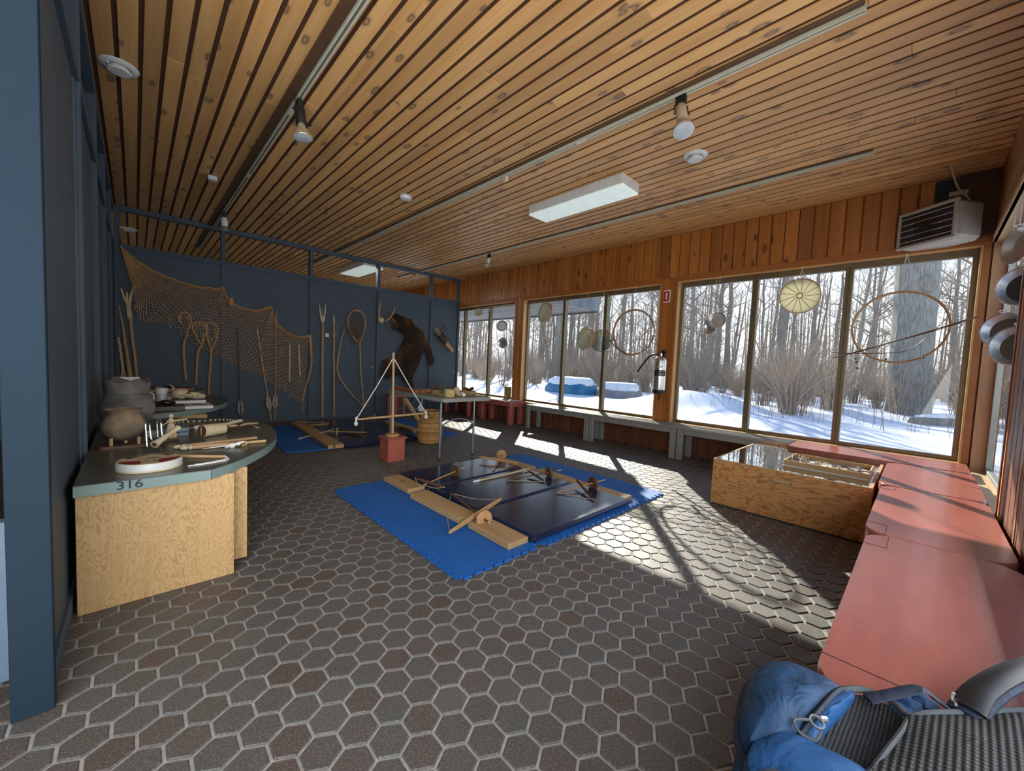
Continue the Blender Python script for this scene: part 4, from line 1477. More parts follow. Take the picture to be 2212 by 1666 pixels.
def bark_basket(name, label, x, y, r, h, mat, band, group, sq=0.0):
    t = T(name, label, 'basket', (x, y, .7455), group)
    mb = MB(); z = .7455
    mb.ring([(r * .92, z), (r, z + h * .3), (r * 1.02, z + h * .75), (r * .98, z + h), (r * .94, z + h), (r * .96, z + h * .7), (r * .93, z + .006), (.001, z + .006), (.001, z)], 32, M=Matrix.Translation((x, y, 0)))
    w_ = t.part('wall', mb, M[mat])
    mb = MB()
    if band == 'lace':
        for k in range(26):
            a = 2 * PI * k / 26
            mb.tube([(x + r * 1.0 * math.cos(a), y + r * 1.0 * math.sin(a), z + h * .93), (x + r * 1.045 * math.cos(a + .06), y + r * 1.045 * math.sin(a + .06), z + h * .62)], .0028, 5)
        t.part('lacing', mb, M['stick_pale'])
    else:
        mb.tube([(x + r * .99 * math.cos(2 * PI * k / 40), y + r * .99 * math.sin(2 * PI * k / 40), z + h) for k in range(40)], .0045, 6, closed=True)
        t.part('rim', mb, M[mat])
    return t


M['birch'] = pm('birch_bark', (.58, .46, .20), (.44, .33, .13), 9, (1, 1, 3), rough=.6)
M['sweet'] = pm('grass_basket', (.26, .17, .075), (.17, .105, .04), 40, (1, 1, 4), rough=.7, bmp=.3)
t = bark_basket('birch_basket', 'pale birch bark basket at the near edge of the folding table', 2.825, 4.06, .068, .085, 'birch', 'rim', 'small baskets on the folding table')
mb = MB(); mb.tube(smooth_path([(2.79 - .02, 3.995, .81), (2.785, 3.985, .785), (2.80, 3.987, .77), (2.812, 3.985, .79)], 4), .003, 5)
t.part('scroll_stitch', mb, M['stick'])
bark_basket('grass_basket', 'round brown laced basket holding bark pieces at the window end of the folding table', 3.20, 4.17, .095, .058, 'sweet', 'lace', 'small baskets on the folding table')
t = bark_basket('bark_bowl', 'dark brown bark bowl behind the pale birch basket', 2.86, 4.42, .075, .05, 'sweet', 'rim', 'small baskets on the folding table')
mb = MB(); mb.ball((2.87, 4.43, .835), (.075, .06, .022), 14, M=None, wob=.2)
single('bark_disc', mb, M['stick_dark'], 'tilted brown bark disc on the dark bark bowl', 'bark', (2.87, 4.43, .812))
SH = [(2.965, 4.05, .02, 'small brown striped shell in front of the shell pile', 'stick'), (3.02, 4.03, .024, 'pale shell nearest the table edge between the two baskets', 'paper'), (3.06, 4.10, .026, 'white shell beside the brown laced basket', 'paper'), (3.0, 4.13, .028, 'pinkish shell in the middle of the shell pile', 'hide')]
for x, y, r, lb, m in SH:
    mb = MB().ball((x, y, .7455 + r * .9), (r * 1.2, r, r * .95), 12, wob=.35, seed=int(x * 100))
    single('seashell', mb, M[m], lb, 'shell', (x, y, .7455), 'shells on the folding table')
mb = MB().ball((3.06, 4.24, .80), (.05, .045, .052), 16, wob=.25, seed=4)
single('seashell', mb, M['hide'], 'large orange and white shell at the top of the shell pile', 'shell', (3.06, 4.24, .748), 'shells on the folding table')
for i, (x, y, rx_, rz_, a, lb) in enumerate(((3.17, 4.18, .075, .018, .3, 'curled brown bark piece heaped in the laced basket'), (3.23, 4.14, .06, .02, 1.4, 'dark bark piece on the window side of the laced basket'), (3.13, 4.36, .09, .022, .1, 'long brown bark strip behind the laced basket'))):
    mb = MB().ball((0, 0, 0), (rx_, rx_ * .45, rz_), 12, wob=.3, seed=i, M=Matrix.Translation((x, y, .83 if i < 2 else .77)) @ Matrix.Rotation(a, 4, 'Z') @ Matrix.Rotation(.25, 4, 'Y'))
    single('bark_piece', mb, M['stick_dark'], lb, 'bark', (x, y, .80 if i < 2 else .7455), 'bark pieces on the folding table')
# ------------------------------------------------------------------ things on the half round counters
ZC = .6004
# clay pot on a pegged stand
t = T('pot_stand', 'dark wooden stand with upright pegs under the small clay pot', 'stand', (-.055, 3.27, ZC), 'counter display stands')
mb = MB(); mb.prism(round_rect(-.165, 3.20, .05, 3.31, .03), ZC, ZC + .018)
bd = t.part('board', mb, M['stick_dark'])
for x, y in ((-.105, 3.225), (.012, 3.225), (-.045, 3.30)):
    mb = MB(); mb.tube([(x, y, ZC + .018), (x, y, ZC + .062)], .0085, 10)
    t.part('peg', mb, M['raw'])
mb = MB()
pr = [(.001, .628), (.03, .632), (.062, .648), (.088, .676), (.101, .712), (.097, .745), (.082, .776), (.074, .790), (.078, .806), (.088, .820), (.085, .823), (.074, .812), (.069, .792), (.077, .772), (.09, .742), (.093, .712), (.08, .68), (.05, .655), (.001, .645)]
mb.lathe([(r, z) for r, z in pr], 40, M=Matrix.Translation((-.055, 3.32, 0)))
pot = single('clay_pot', mb, M['clay'], 'small round tan and grey clay pot balanced on a pegged wooden stand', 'pot', (-.055, 3.32, .628))
# large collared pot
pr = [(.001, .601), (.05, .602), (.09, .625), (.125, .67), (.147, .73), (.150, .77), (.138, .815), (.120, .845), (.112, .862), (.118, .868), (.123, .905), (.126, .945), (.122, .965), (.113, .962), (.108, .90), (.102, .862), (.128, .81), (.138, .765), (.13, .70), (.08, .63), (.001, .612)]
n = 48; vs = []; fs = []
for r, z in pr:
    for k in range(n):
        a = 2 * PI * k / n
        zz = z
        if z > .935: zz = z - .022 * (1 - abs(math.sin(2 * a + .6))) + .012 * max(0, math.sin(2 * a + .6) ** 8)
        w_ = 1 + .015 * noise.noise(Vector((math.cos(a) * 2, math.sin(a) * 2, z * 6)))
        vs.append((-.043 + r * w_ * math.cos(a), 3.90 + r * w_ * math.sin(a), zz))
for i in range(len(pr) - 1):
    for k in range(n):
        l = (k + 1) % n
        fs.append((i * n + k, i * n + l, (i + 1) * n + l, (i + 1) * n + k))
mb = MB().add(vs, fs)
t = T('collared_pot', 'large dark grey clay pot with a raised collar and notched rim', 'pot', (-.043, 3.90, .601))
b_ = t.part('body', mb, M['clay_grey'])
mb = MB()
for k in range(46):
    a = 2 * PI * k / 46
    mb.ball((-.043 + .1165 * math.cos(a), 3.90 + .1165 * math.sin(a), .864), .0035, 6)
t.part('notched_band', mb, M['clay_grey'], parent=b_)
# round hand drum with a painted head
t = T('hand_drum', 'flat hand drum with white sides and a red and black painted head', 'drum', (.05, 2.66, ZC))
DM = Matrix.Translation((.05, 2.645, 0))
mb = MB().lathe([(.118, ZC), (.124, ZC + .005), (.126, ZC + .033), (.122, ZC + .041)], 48, M=DM)
t.part('shell', mb, M['white'], label='white taped rim')
mb = MB().lathe([(.1255, ZC + .0005), (.127, ZC + .004), (.1262, ZC + .009)], 48, M=DM)
t.part('lower_hoop', mb, M['bone'])
mb = MB().lathe([(.1215, ZC + .0405), (.12, ZC + .0425), (.0001, ZC + .0435)], 48, M=DM)
hd = t.part('drum_head', mb, M['hide'], label='cream painted head')
Zp = ZC + .0448
mb = MB()
def in_disc(pts, r=.115): return [(x, y) for x, y in pts]
# red wedges toward the near rim, dark feather bars along the far rim, a small dark bird shape
def seg_poly(xa, xb, ylo):
    pts = []
    for k in range(9):
        x = xa + (xb - xa) * k / 8
        pts.append((x, -math.sqrt(max(0, .117 ** 2 - x * x))))
    for k in range(9):
        x = xb + (xa - xb) * k / 8
        pts.append((x, max(ylo(x), -math.sqrt(max(0, .117 ** 2 - x * x)) + .0005)))
    return pts
for xa, xb, f in ((-.113, -.035, lambda x: -.025 - .012 * (x + .113) / .078), (.03, .113, lambda x: -.037 + .015 * (x - .03) / .083)):
    mb = MB().prism([(x + .05, y + 2.645) for x, y in seg_poly(xa, xb, f)], Zp, Zp + .0004)
    if 'barn' not in M: M['barn'] = pm('barn_red_paint', (.24, .018, .022), (.19, .014, .018), 30, rough=.6)
    t.part('painted_wedge', mb, M['barn'], parent=hd)
mb = MB()
for k in range(15):
    a = math.radians(30 + k * 120 / 14)
    r0, r1 = .075, .108
    mb.tube([(.05 + r0 * math.cos(a) * 1.02, 2.645 + r0 * math.sin(a), Zp), (.05 + r1 * math.cos(a), 2.645 + r1 * math.sin(a), Zp)], .0016, 4, flat=.3)
mb.prism([(.05 + x, 2.645 + y) for x, y in ((-.045, .002), (-.02, .006), (.0, .016), (.025, .018), (.04, .008), (.03, -.004), (.005, -.008), (-.01, -.002), (-.02, .0))], Zp, Zp + .0004)
for x, y in ((-.015, -.045), (.012, -.05), (-.005, -.07), (.02, -.072), (-.025, -.075)): mb.lathe([(.006, Zp), (.005, Zp + .0004)], 8, M=Matrix.Translation((.05 + x, 2.645 + y, 0)))
t.part('painted_marks', mb, M['black'], parent=hd)
t = T('drum_beater', 'brown wooden drum beater with a looped white cord, lying behind the painted hand drum', 'beater', (.27, 2.72, ZC))
mb = MB(); mb.tube([(.165, 2.80, ZC + .009), (.358, 2.655, ZC + .009)], .0088, 10)
t.part('stick', mb, M['raw'])
mb = MB(); mb.tube(smooth_path([(.355, 2.655, ZC + .012), (.366, 2.60, ZC + .004), (.31, 2.575, ZC + .003), (.25, 2.56, ZC + .003), (.19, 2.56, ZC + .003)], 5), .0032, 6); mb.tube(smooth_path([(.355, 2.655, ZC + .015), (.36, 2.62, ZC + .006), (.30, 2.59, ZC + .003), (.22, 2.575, ZC + .003)], 5), .0028, 6)
t.part('cord', mb, M['paper'])
# acrylic easel with an antler flute
t = T('plate_easel', 'clear acrylic plate easel standing beside the small clay pot', 'easel', (.075, 3.05, ZC), 'counter display stands')
for s_, dx in ((0, 0.0), (1, .05)):
    mb = MB(); x = .048 + dx; y = 3.02 + dx * .9
    mb.tube(smooth_path([(x, y, ZC + .004), (x - .004, y + .006, ZC + .06), (x - .008, y + .02, ZC + .165), (x, y + .03, ZC + .178), (x + .008, y + .02, ZC + .16), (x + .016, y + .0, ZC + .075), (x + .045, y - .02, ZC + .04), (x + .075, y - .035, ZC + .055), (x + .082, y - .04, ZC + .085)], 4), .0045, 6)
    mb.tube(smooth_path([(x + .03, y - .01, ZC + .045), (x + .05, y - .03, ZC + .03), (x + .06, y - .045, ZC + .003)], 4), .0042, 6)
    t.part('side_arm', mb, M['clear'])
mb = MB(); mb.box(.045, 3.03, ZC + .05, .10, 3.035, ZC + .16, .5, .002)
t.part('back_bar', mb, M['clear'])
t = T('antler_flute', 'hollow antler flute resting on the clear acrylic easel', 'flute', (.12, 3.04, ZC + .03))
a, b = Vector((.075, 2.97, ZC + .052)), Vector((.185, 3.12, ZC + .115))
mb = MB(); pts = [a.lerp(b, k / 8) for k in range(9)]
mb.tube(pts, [.021, .0185, .016, .0165, .0145, .014, .013, .014, .019], 12, cap=True)
t.part('tube', mb, M['bone'])
mb = MB(); u = (b - a).normalized(); mb.lathe([(.013, .0), (.012, .0006)], 12, M=along(a - u * .0008, -u))
t.part('bore', mb, M['stick_dark'])
# corn husk doll on a slab of glass
t = T('glass_slab', 'small stack of blue grey glass slabs behind the acrylic easel', 'slab', (.19, 3.58, ZC))
g_ = pm('slab_glass', (.20, .26, .32), (.16, .21, .27), 20, rough=.12)
t.part('slab', MB().box(.125, 3.50, ZC, .265, 3.68, ZC + .022, .5, .002), g_)
t.part('slab', MB().box(.13, 3.52, ZC + .023, .27, 3.69, ZC + .052, .5, .002), g_)
t = T('husk_doll', 'corn husk doll with outstretched arm standing in front of the glass slabs', 'doll', (.175, 3.47, ZC))
DX, DY = .170, 3.455
mb = MB()
pr = [(.030, 0), (.028, .02), (.022, .05), (.014, .085), (.010, .095), (.016, .105), (.018, .118), (.012, .128), (.008, .132)]
n = 20; vs = []; fs = []
for r, z in pr:
    for k in range(n):
        a = 2 * PI * k / n
        rr = r * (1 + (.10 * math.cos(k * PI) if z < .09 else 0))
        vs.append((DX + rr * math.cos(a), DY + rr * math.sin(a), ZC + z))
for i in range(len(pr) - 1):
    for k in range(n): fs.append((i * n + k, i * n + (k + 1) % n, (i + 1) * n + (k + 1) % n, (i + 1) * n + k))
fs.append(tuple(range(n - 1, -1, -1))); mb.add(vs, fs)
t.part('husk_dress', mb, M['stick_pale'])
mb = MB(); mb.ball((DX, DY, ZC + .147), (.014, .014, .017), 12); mb.tube([(DX, DY, ZC + .128), (DX, DY, ZC + .135)], .007, 8)
t.part('head', mb, M['stick_pale'])
mb = MB(); mb.tube([(DX - .02, DY - .005, ZC + .112), (DX + .02, DY - .01, ZC + .115), (DX + .075, DY - .02, ZC + .122)], .0065, 8); mb.ball((DX + .078, DY - .021, ZC + .123), .0085, 8); mb.tube(smooth_path([(DX - .015, DY, ZC + .105), (DX - .04, DY, ZC + .09), (DX - .055, DY, ZC + .075)], 4), .0035, 6)
t.part('arm', mb, M['stick_pale'])
mb = MB()
for k in range(12):
    a = k * .55
    mb.tube([(DX + .014 * math.cos(a), DY + .012 * math.sin(a), ZC + .095), (DX + .026 * math.cos(a), DY + .026 * math.sin(a), ZC + .02)], .0022, 5)
t.part('husk_strips', mb, M['bone'])
# turtle-bark rattle
t = T('bark_rattle', 'folded bark rattle with an open dark end and a bound wooden handle', 'rattle', (.46, 3.42, ZC))
a, b = Vector((.325, 3.375, ZC + .043)), Vector((.462, 3.455, ZC + .040))
u = (b - a).normalized()
mb = MB(); mb.lathe([(.036, 0), (.042, .002), (.043, .02), (.042, .10), (.038, .15), (.026, .158), (.012, .16)], 24, M=along(a, u))
t.part('barrel', mb, M['hide'])
mb = MB(); mb.lathe([(.0395, .0), (.001, -.0012)], 24, M=along(a - u * .0003, u))
e_ = t.part('end_disc', mb, M['stick_dark'])
mb = MB(); mb.tube([a + Vector((-.004, 0, -.03)), a + Vector((-.004, 0, .03))], .0025, 6); mb.tube([a + Vector((-.004, -.012, .0)), a + Vector((-.004, .012, -.004))], .0025, 6)
t.part('end_stitch', mb, M['cord'], parent=e_)
mb = MB(); mb.tube([b + u * .0, b + u * .12, b + u * .255], [.010, .0075, .006], 8)
t.part('handle', mb, M['stick_dark'])
mb = MB(); mb.tube(smooth_path([b + u * .10, b + u * .16 + Vector((0, .012, .012)), b + u * .255 + Vector((0, .01, .008)), b + u * .262 + Vector((0, -.008, .006)), b + u * .17 + Vector((0, -.014, .01)), b + u * .10], 4), .003, 6)
mb.tube(smooth_path([b + Vector((0, .01, .02)), b + u * .07 + Vector((0, .03, .03)), b + u * .15 + Vector((0, .04, .035))], 4), [.012] * 8 + [.004], 8, flat=.4)
mb.ball(tuple(b + u * .06 + Vector((0, -.012, .012))), (.03, .01, .008), 10)
t.part('binding', mb, M['cord'])
# two throwing clubs
for lb, a, b in (('pale stone ended club lying nearest on the counter, with its tip toward the painted drum', (.205, 2.985, ZC + .014), (.625, 2.995, ZC + .010)), ('second stone ended club, lying just behind the nearest one on the counter', (.178, 3.035, ZC + .014), (.60, 3.135, ZC + .010))):
    a, b = Vector(a), Vector(b); u = (b - a).normalized()
    t = T('stone_club', lb, 'club', (a.x, a.y, ZC), 'stone ended clubs on the counter')
    mb = MB(); mb.tube([a + u * .03, a + u * .2, b], [.012, .0105, .009], 8); t.part('shaft', mb, M['raw'])
    mb = MB(); mb.ball(tuple(a), (.021, .015, .0135), 12); mb.ball(tuple(a + u * .03), (.014, .0135, .0135), 10); t.part('stone_head', mb, M['bone'])
t = T('bone_awl', 'white bone awl with a carved animal shaped grip lying at the counter edge', 'awl', (.39, 2.94, ZC))
mb = MB(); mb.tube([(.285, 2.945, ZC + .006), (.36, 2.945, ZC + .010), (.44, 2.95, ZC + .016)], [.0015, .004, .006], 8); t.part('blade', mb, M['paper'])
mb = MB(); mb.ball((.43, 2.93, ZC + .014), (.025, .014, .0135), 12, wob=.3); mb.ball((.462, 2.93, ZC + .022), (.016, .011, .012), 10, wob=.3); mb.tube(smooth_path([(.41, 2.925, ZC + .014), (.395, 2.915, ZC + .008)], 3), .008, 8); mb.tube([(.47, 2.93, ZC + .026), (.49, 2.935, ZC + .03)], [.008, .005], 8)
t.part('grip', mb, M['paper'])
mb = MB(); mb.tube(smooth_path([(.478, 2.935, ZC + .02), (.50, 2.94, ZC + .03), (.508, 2.935, ZC + .014), (.48, 2.925, ZC + .005)], 4), .004, 6); t.part('loop', mb, M['birch'])
# beaded strap, tassel, forked stick
t = T('beaded_strap', 'black and bone beaded strap curving over the back of the counter', 'strap', (.4, 4.0, ZC))
pa = smooth_path([(.19, 4.02, ZC + .008), (.26, 4.10, ZC + .008), (.38, 4.10, ZC + .009), (.50, 4.10, ZC + .010), (.58, 4.04, ZC + .010), (.60, 3.94, ZC + .009), (.54, 3.88, ZC + .008), (.46, 3.87, ZC + .008)], 7)
mb = MB(); mb.tube(pa, .006, 6); t.part('strap', mb, M['black'])
mb = MB()
for i in range(0, len(pa), 2): mb.ball(tuple(pa[i]), (.011, .009, .009), 8)
t.part('beads', mb, M['bone'])
t = T('fringe_tassel', 'white fringed tassel lying behind the bark rattle', 'tassel', (.40, 3.74, ZC))
mb = MB(); rg = random.Random(4)
for i in range(46):
    y0_ = rg.uniform(-.035, .035); z0_ = ZC + .004 + rg.uniform(0, .022) * (1 - abs(y0_) / .05)
    mb.tube(smooth_path([(.315, 3.74 + y0_ * .5, z0_), (.38, 3.75 + y0_ * 1.1, z0_ + .003), (.47, 3.80 + y0_ * 1.2, z0_ * .4 + ZC * .6)], 2), .0028, 4, rg.random())
t.part('fringe', mb, M['paper'])
mb = MB(); mb.tube([(.335, 3.745, ZC + .012), (.285, 3.75, ZC + .009)], [.012, .006], 8); mb.tube(smooth_path([(.285, 3.75, ZC + .009), (.25, 3.78, ZC + .006), (.215, 3.77, ZC + .005)], 4), .004, 6)
t.part('binding', mb, M['stick'])
mb = MB(); mb.tube([(.64, 3.86, ZC + .012), (.685, 3.60, ZC + .006)], [.006, .005], 7); mb.tube([(.64, 3.86, ZC + .012), (.675, 3.72, ZC + .006), (.70, 3.58, ZC + .005)], [.006, .005, .004], 7)
single('forked_stick', mb, M['stick_pale'], 'small forked stick lying at the curved back edge of the counter', 'stick', (.66, 3.72, ZC))
mb = MB(); mb.tube([(.085, 3.28, ZC + .008), (.20, 3.33, ZC + .008)], .008, 8)
single('dark_baton', mb, M['stick_dark'], 'short dark wooden baton behind the clear acrylic easel', 'stick', (.14, 3.3, ZC))

# ------------------------------------------------------------------ second counter
t = T('stone_tile', 'mottled brown stone tile at the near edge of the second counter', 'tile', (.20, 4.99, ZC))
t.part('tile', MB().box(.07, 4.93, ZC, .345, 5.10, ZC + .045, .5, .003), pm('mottled_stone', (.12, .085, .07), (.055, .045, .04), 40, rough=.5))
mb = MB(); mb.ball((.215, 5.01, ZC + .045 + .026), (.07, .032, .027), 16, wob=.25, seed=2); mb.tube([(.16, 5.0, ZC + .058), (.13, 4.99, ZC + .05)], [.02, .004], 8)
single('obsidian_piece', mb, pm('black_stone', (.012, .013, .015), rough=.25), 'glossy black stone resting on the mottled brown tile', 'stone', (.215, 5.01, ZC + .0455))
t = T('picture_book', 'white edged open picture book in the middle of the second counter', 'book', (.40, 5.18, ZC))
pg = t.part('pages', MB().box(.27, 5.03, ZC, .58, 5.33, ZC + .028, .5, .002), M['paper'])
mb = MB()
for x, y, r in ((.36, 5.16, .05), (.46, 5.20, .045), (.50, 5.10, .03), (.33, 5.26, .03)): mb.lathe([(r, ZC + .0282), (.001, ZC + .0286)], 14, M=Matrix.Translation((x, y, 0)))
t.part('printed_picture', mb, M['stick_dark'], parent=pg)
t = T('closed_book', 'thick closed book under the animal skull on the second counter', 'book', (.42, 5.50, ZC))
t.part('cover', MB().box(.28, 5.40, ZC, .555, 5.64, ZC + .055, .5, .003), pm('olive_book_cover', (.13, .125, .095), (.10, .10, .075), 9, rough=.5))
t.part('page_block', MB().box(.285, 5.398, ZC + .008, .556, 5.402, ZC + .047, .5), M['paper'])
t = T('animal_skull', 'weathered animal skull resting on the closed book', 'skull', (.43, 5.52, ZC + .055))
zs = ZC + .0555
mb = MB(); mb.ball((.355, 5.54, zs + .058), (.075, .06, .056), 18, wob=.15); mb.ball((.45, 5.51, zs + .042), (.085, .035, .034), 16, wob=.12); mb.ball((.525, 5.49, zs + .032), (.045, .024, .024), 12, wob=.1)
mb.tube(smooth_path([(.33, 5.50, zs + .045), (.40, 5.455, zs + .05), (.46, 5.475, zs + .04)], 4), .011, 8); mb.tube(smooth_path([(.33, 5.59, zs + .045), (.40, 5.61, zs + .05), (.46, 5.55, zs + .04)], 4), .011, 8)
sk = t.part('cranium', mb, M['bone'])
mb = MB(); mb.ball((.415, 5.468, zs + .062), (.018, .008, .016), 10); mb.ball((.565, 5.488, zs + .035), (.006, .012, .010), 8)
t.part('eye_socket', mb, M['stick_dark'], parent=sk)
mb = MB()
for k in range(7): mb.tube([(.46 + .014 * k, 5.482 - .002 * k, zs + .018), (.462 + .014 * k, 5.481 - .002 * k, zs + .002)], [.005, .002], 6)
t.part('teeth', mb, M['paper'], parent=sk)
mb = MB(); mb.tube(smooth_path([(.30, 5.58, zs + .10), (.29, 5.58, zs + .13), (.265, 5.58, zs + .15)], 3), [.009, .008, .007, .006, .005, .004, .003], 7)
t.part('crest_horn', mb, M['bone'], parent=sk)
t = T('lidded_jar', 'clear plastic jar with a white lid behind the black stone', 'jar', (.20, 5.60, ZC))
mb = MB().lathe([(.042, ZC), (.046, ZC + .004), (.047, ZC + .10), (.044, ZC + .112)], 28, M=Matrix.Translation((.20, 5.60, 0)))
t.part('jar_body', mb, pm('milky_plastic', (.42, .46, .43), (.50, .53, .50), 9, rough=.3))
mb = MB().lathe([(.050, ZC + .112), (.051, ZC + .115), (.051, ZC + .135), (.054, ZC + .137), (.054, ZC + .168), (.050, ZC + .172)], 28, M=Matrix.Translation((.20, 5.60, 0)))
t.part('jar_lid', mb, M['white'])
mb = MB(); mb.box(.02, 5.85, ZC, .40, 6.08, ZC + .05, .5, .002)
single('white_binder', mb, M['paper'], 'white binder lying flat behind the lidded jar', 'binder', (.2, 5.95, ZC))
t = T('display_card', 'white display card sticking up behind the large collared pot', 'card', (-.07, 5.30, ZC))
t.part('card', MB().box(-.150, 5.29, ZC, .03, 5.296, ZC + .305, .5, .001), M['paper'])
t = T('white_mug', 'white mug peeking out behind the large collared pot', 'mug', (.06, 5.42, ZC))
mb = MB().lathe([(.04, ZC), (.043, ZC + .004), (.043, ZC + .16), (.040, ZC + .16), (.038, ZC + .01), (.001, ZC + .01)], 24, M=Matrix.Translation((.06, 5.42, 0)))
t.part('cup', mb, M['white'])
mb = MB(); mb.tube(smooth_path([(.100, 5.42, ZC + .14), (.13, 5.42, ZC + .125), (.13, 5.42, ZC + .06), (.100, 5.42, ZC + .045)], 5), .006, 8)
t.part('handle', mb, M['white'])

# ------------------------------------------------------------------ third counter: tool handles
TL = [('hafted axe with a black bound head lying at the back of the farthest counter', (.05, 7.62, .02), (.60, 7.55, .02), .018, 'stick_dark', .18),
      ('smooth tan handle lying nearest the curved edge of the farthest counter', (.22, 7.36, .016), (.62, 7.30, .016), .016, 'stick', 0),
      ('yellowish paddle shaped tool lying at the near side of the farthest counter', (.05, 7.14, .016), (.42, 7.12, .018), .019, 'raw', 0),
      ('short yellow handle under the paddle shaped tool on the farthest counter', (.0, 7.03, .015), (.33, 7.02, .015), .014, 'raw', 0),
      ('long brown tool handle behind the smooth tan one on the farthest counter', (.12, 7.45, .017), (.50, 7.42, .017), .013, 'stick_dark', 0)]
for lb, a, b, r, m, hx in TL:
    a = Vector((a[0], a[1], ZC + a[2])); b = Vector((b[0], b[1], ZC + b[2])); u = (b - a).normalized()
    t = T('tool_handle', lb, 'tool', (a.x, a.y, ZC), 'wooden tools on the farthest counter')
    mb = MB(); mb.tube([a, a.lerp(b, .3), a.lerp(b, .7), b], [r * .8, r, r * .9, r], 9); t.part('shaft', mb, M['raw'] if m == 'raw' else M[m])
    if hx:
        mb = MB(); p = a.lerp(b, .55); mb.tube([p - u * .06, p + u * .06], r * 1.5, 9); t.part('black_binding', mb, M['black'])
        mb = MB(); mb.tube([a.lerp(b, .30), a.lerp(b, .44)], r * 1.25, 9); t.part('cord_binding', mb, M['cord'])
# ------------------------------------------------------------------ things hung on the slate blue back wall (face at y = 7.78)
YW = 7.755


def pole(name, label, cat, top, bot, r0, r1, mat='stick', group='spears and arrows on the blue wall', y=YW, n=8, wob=.006):
    rg = random.Random(int(top[0] * 1000))
    a = Vector((top[0], y - (0 if len(top) < 3 else top[2]), top[1])); b = Vector((bot[0], y - (0 if len(bot) < 3 else bot[2]), bot[1]))
    t = T(name, label, cat, tuple(b), group)
    pts = []; rs = []
    for k in range(9):
        p = a.lerp(b, k / 8)
        if 0 < k < 8: p += Vector((rg.uniform(-wob, wob), rg.uniform(-wob, wob) * .3, 0))
        pts.append(p); rs.append(r0 + (r1 - r0) * k / 8)
    mb = MB(); mb.tube(pts, rs, n, rg.random()); t.part('shaft', mb, M[mat])
    return t, a, b


def xz(x, z, off=0.0): return (x, YW - off, z)


# three spears in the left corner
t, a, b = pole('fish_spear', 'three pronged fish spear leaning in the corner above the clay pots', 'spear', (-.045, 1.62), (.03, .66), .019, .017, 'stick')
pr_ = MB()
for q in ((-.135, 2.0), (-.075, 1.95), (.0, 2.06)): pr_.tube([xz(-.055, 1.74), xz((q[0] - .055) / 2 - .01, (q[1] + 1.74) / 2), xz(*q)], [.016, .017, .010], 7, .7)
t.part('prong', pr_, M['stick_pale'])
bi = MB()
for k in range(9): bi.tube([xz(-.062 + .0022 * k - .024, 1.76 - .022 * k), xz(-.062 + .0022 * k + .024, 1.758 - .022 * k)], .012, 6)
t.part('binding', bi, M['hide'])
t, a, b = pole('pointed_stick', 'tan pointed stick between the fish spear and the corner', 'stick', (-.155, 1.74), (-.04, .70), .008, .026, 'stick', y=YW - .02)
t, a, b = pole('forked_spear', 'short pale spear with a forked foot in the corner behind the large pot', 'spear', (-.165, 1.32), (-.125, .86), .016, .014, 'stick_pale', y=YW - .04)
mb = MB(); mb.tube([(-.125, YW - .04, .87), (-.155, YW - .05, .66)], [.016, .012], 7); mb.tube([(-.125, YW - .04, .87), (-.085, YW - .05, .68)], [.016, .012], 7)
t.part('fork', mb, M['stick'])
# lacrosse sticks
def lacrosse(label, shaft, loop, web):
    t = T('lacrosse_stick', label, 'stick', (shaft[-1][0], YW, shaft[-1][1]), 'lacrosse sticks on the blue wall')
    mb = MB(); mb.tube(smooth_path([xz(x, z, .03) for x, z in shaft], 6), .0165, 8); t.part('shaft', mb, M['stick'])
    mb = MB(); lp = smooth_path([xz(x, z, .035) for x, z in loop], 6); mb.tube(lp, .014, 8); hp = t.part('hoop', mb, M['stick'])
    mb = MB(); rg = random.Random(len(label))
    cx = sum(p.x for p in lp) / len(lp); cz = sum(p.z for p in lp) / len(lp)
    for k in range(web):
        i, j = rg.randrange(len(lp)), rg.randrange(len(lp))
        if abs(i - j) < 4: continue
        mb.tube([lp[i], lp[i].lerp(lp[j], .5) + Vector((0, -.012, 0)), lp[j]], .0032, 4)
    t.part('webbing', mb, M['cord'], parent=hp)
lacrosse('lacrosse stick with the highest, tightly curled hoop, leftmost of the three', [(.555, 1.37), (.53, 1.24), (.535, 1.0), (.555, .72)], [(.555, 1.37), (.585, 1.50), (.62, 1.62), (.60, 1.72), (.545, 1.75), (.49, 1.71), (.47, 1.63), (.51, 1.57)], 16)
lacrosse('middle lacrosse stick with a bent neck, its hoop hidden behind its neighbour', [(.745, 1.26), (.70, 1.16), (.685, .95), (.675, .66)], [(.745, 1.26), (.68, 1.38), (.63, 1.52), (.65, 1.60), (.72, 1.62), (.78, 1.58), (.80, 1.50), (.77, 1.38), (.745, 1.26)], 20)
lacrosse('lacrosse stick with a wide netted hoop, nearest the fishing net arrows', [(.86, 1.18), (.85, .95), (.835, .72), (.83, .50)], [(.86, 1.18), (.92, 1.36), (.945, 1.52), (.91, 1.60), (.83, 1.62), (.77, 1.58), (.79, 1.52), (.82, 1.35), (.86, 1.18)], 24)

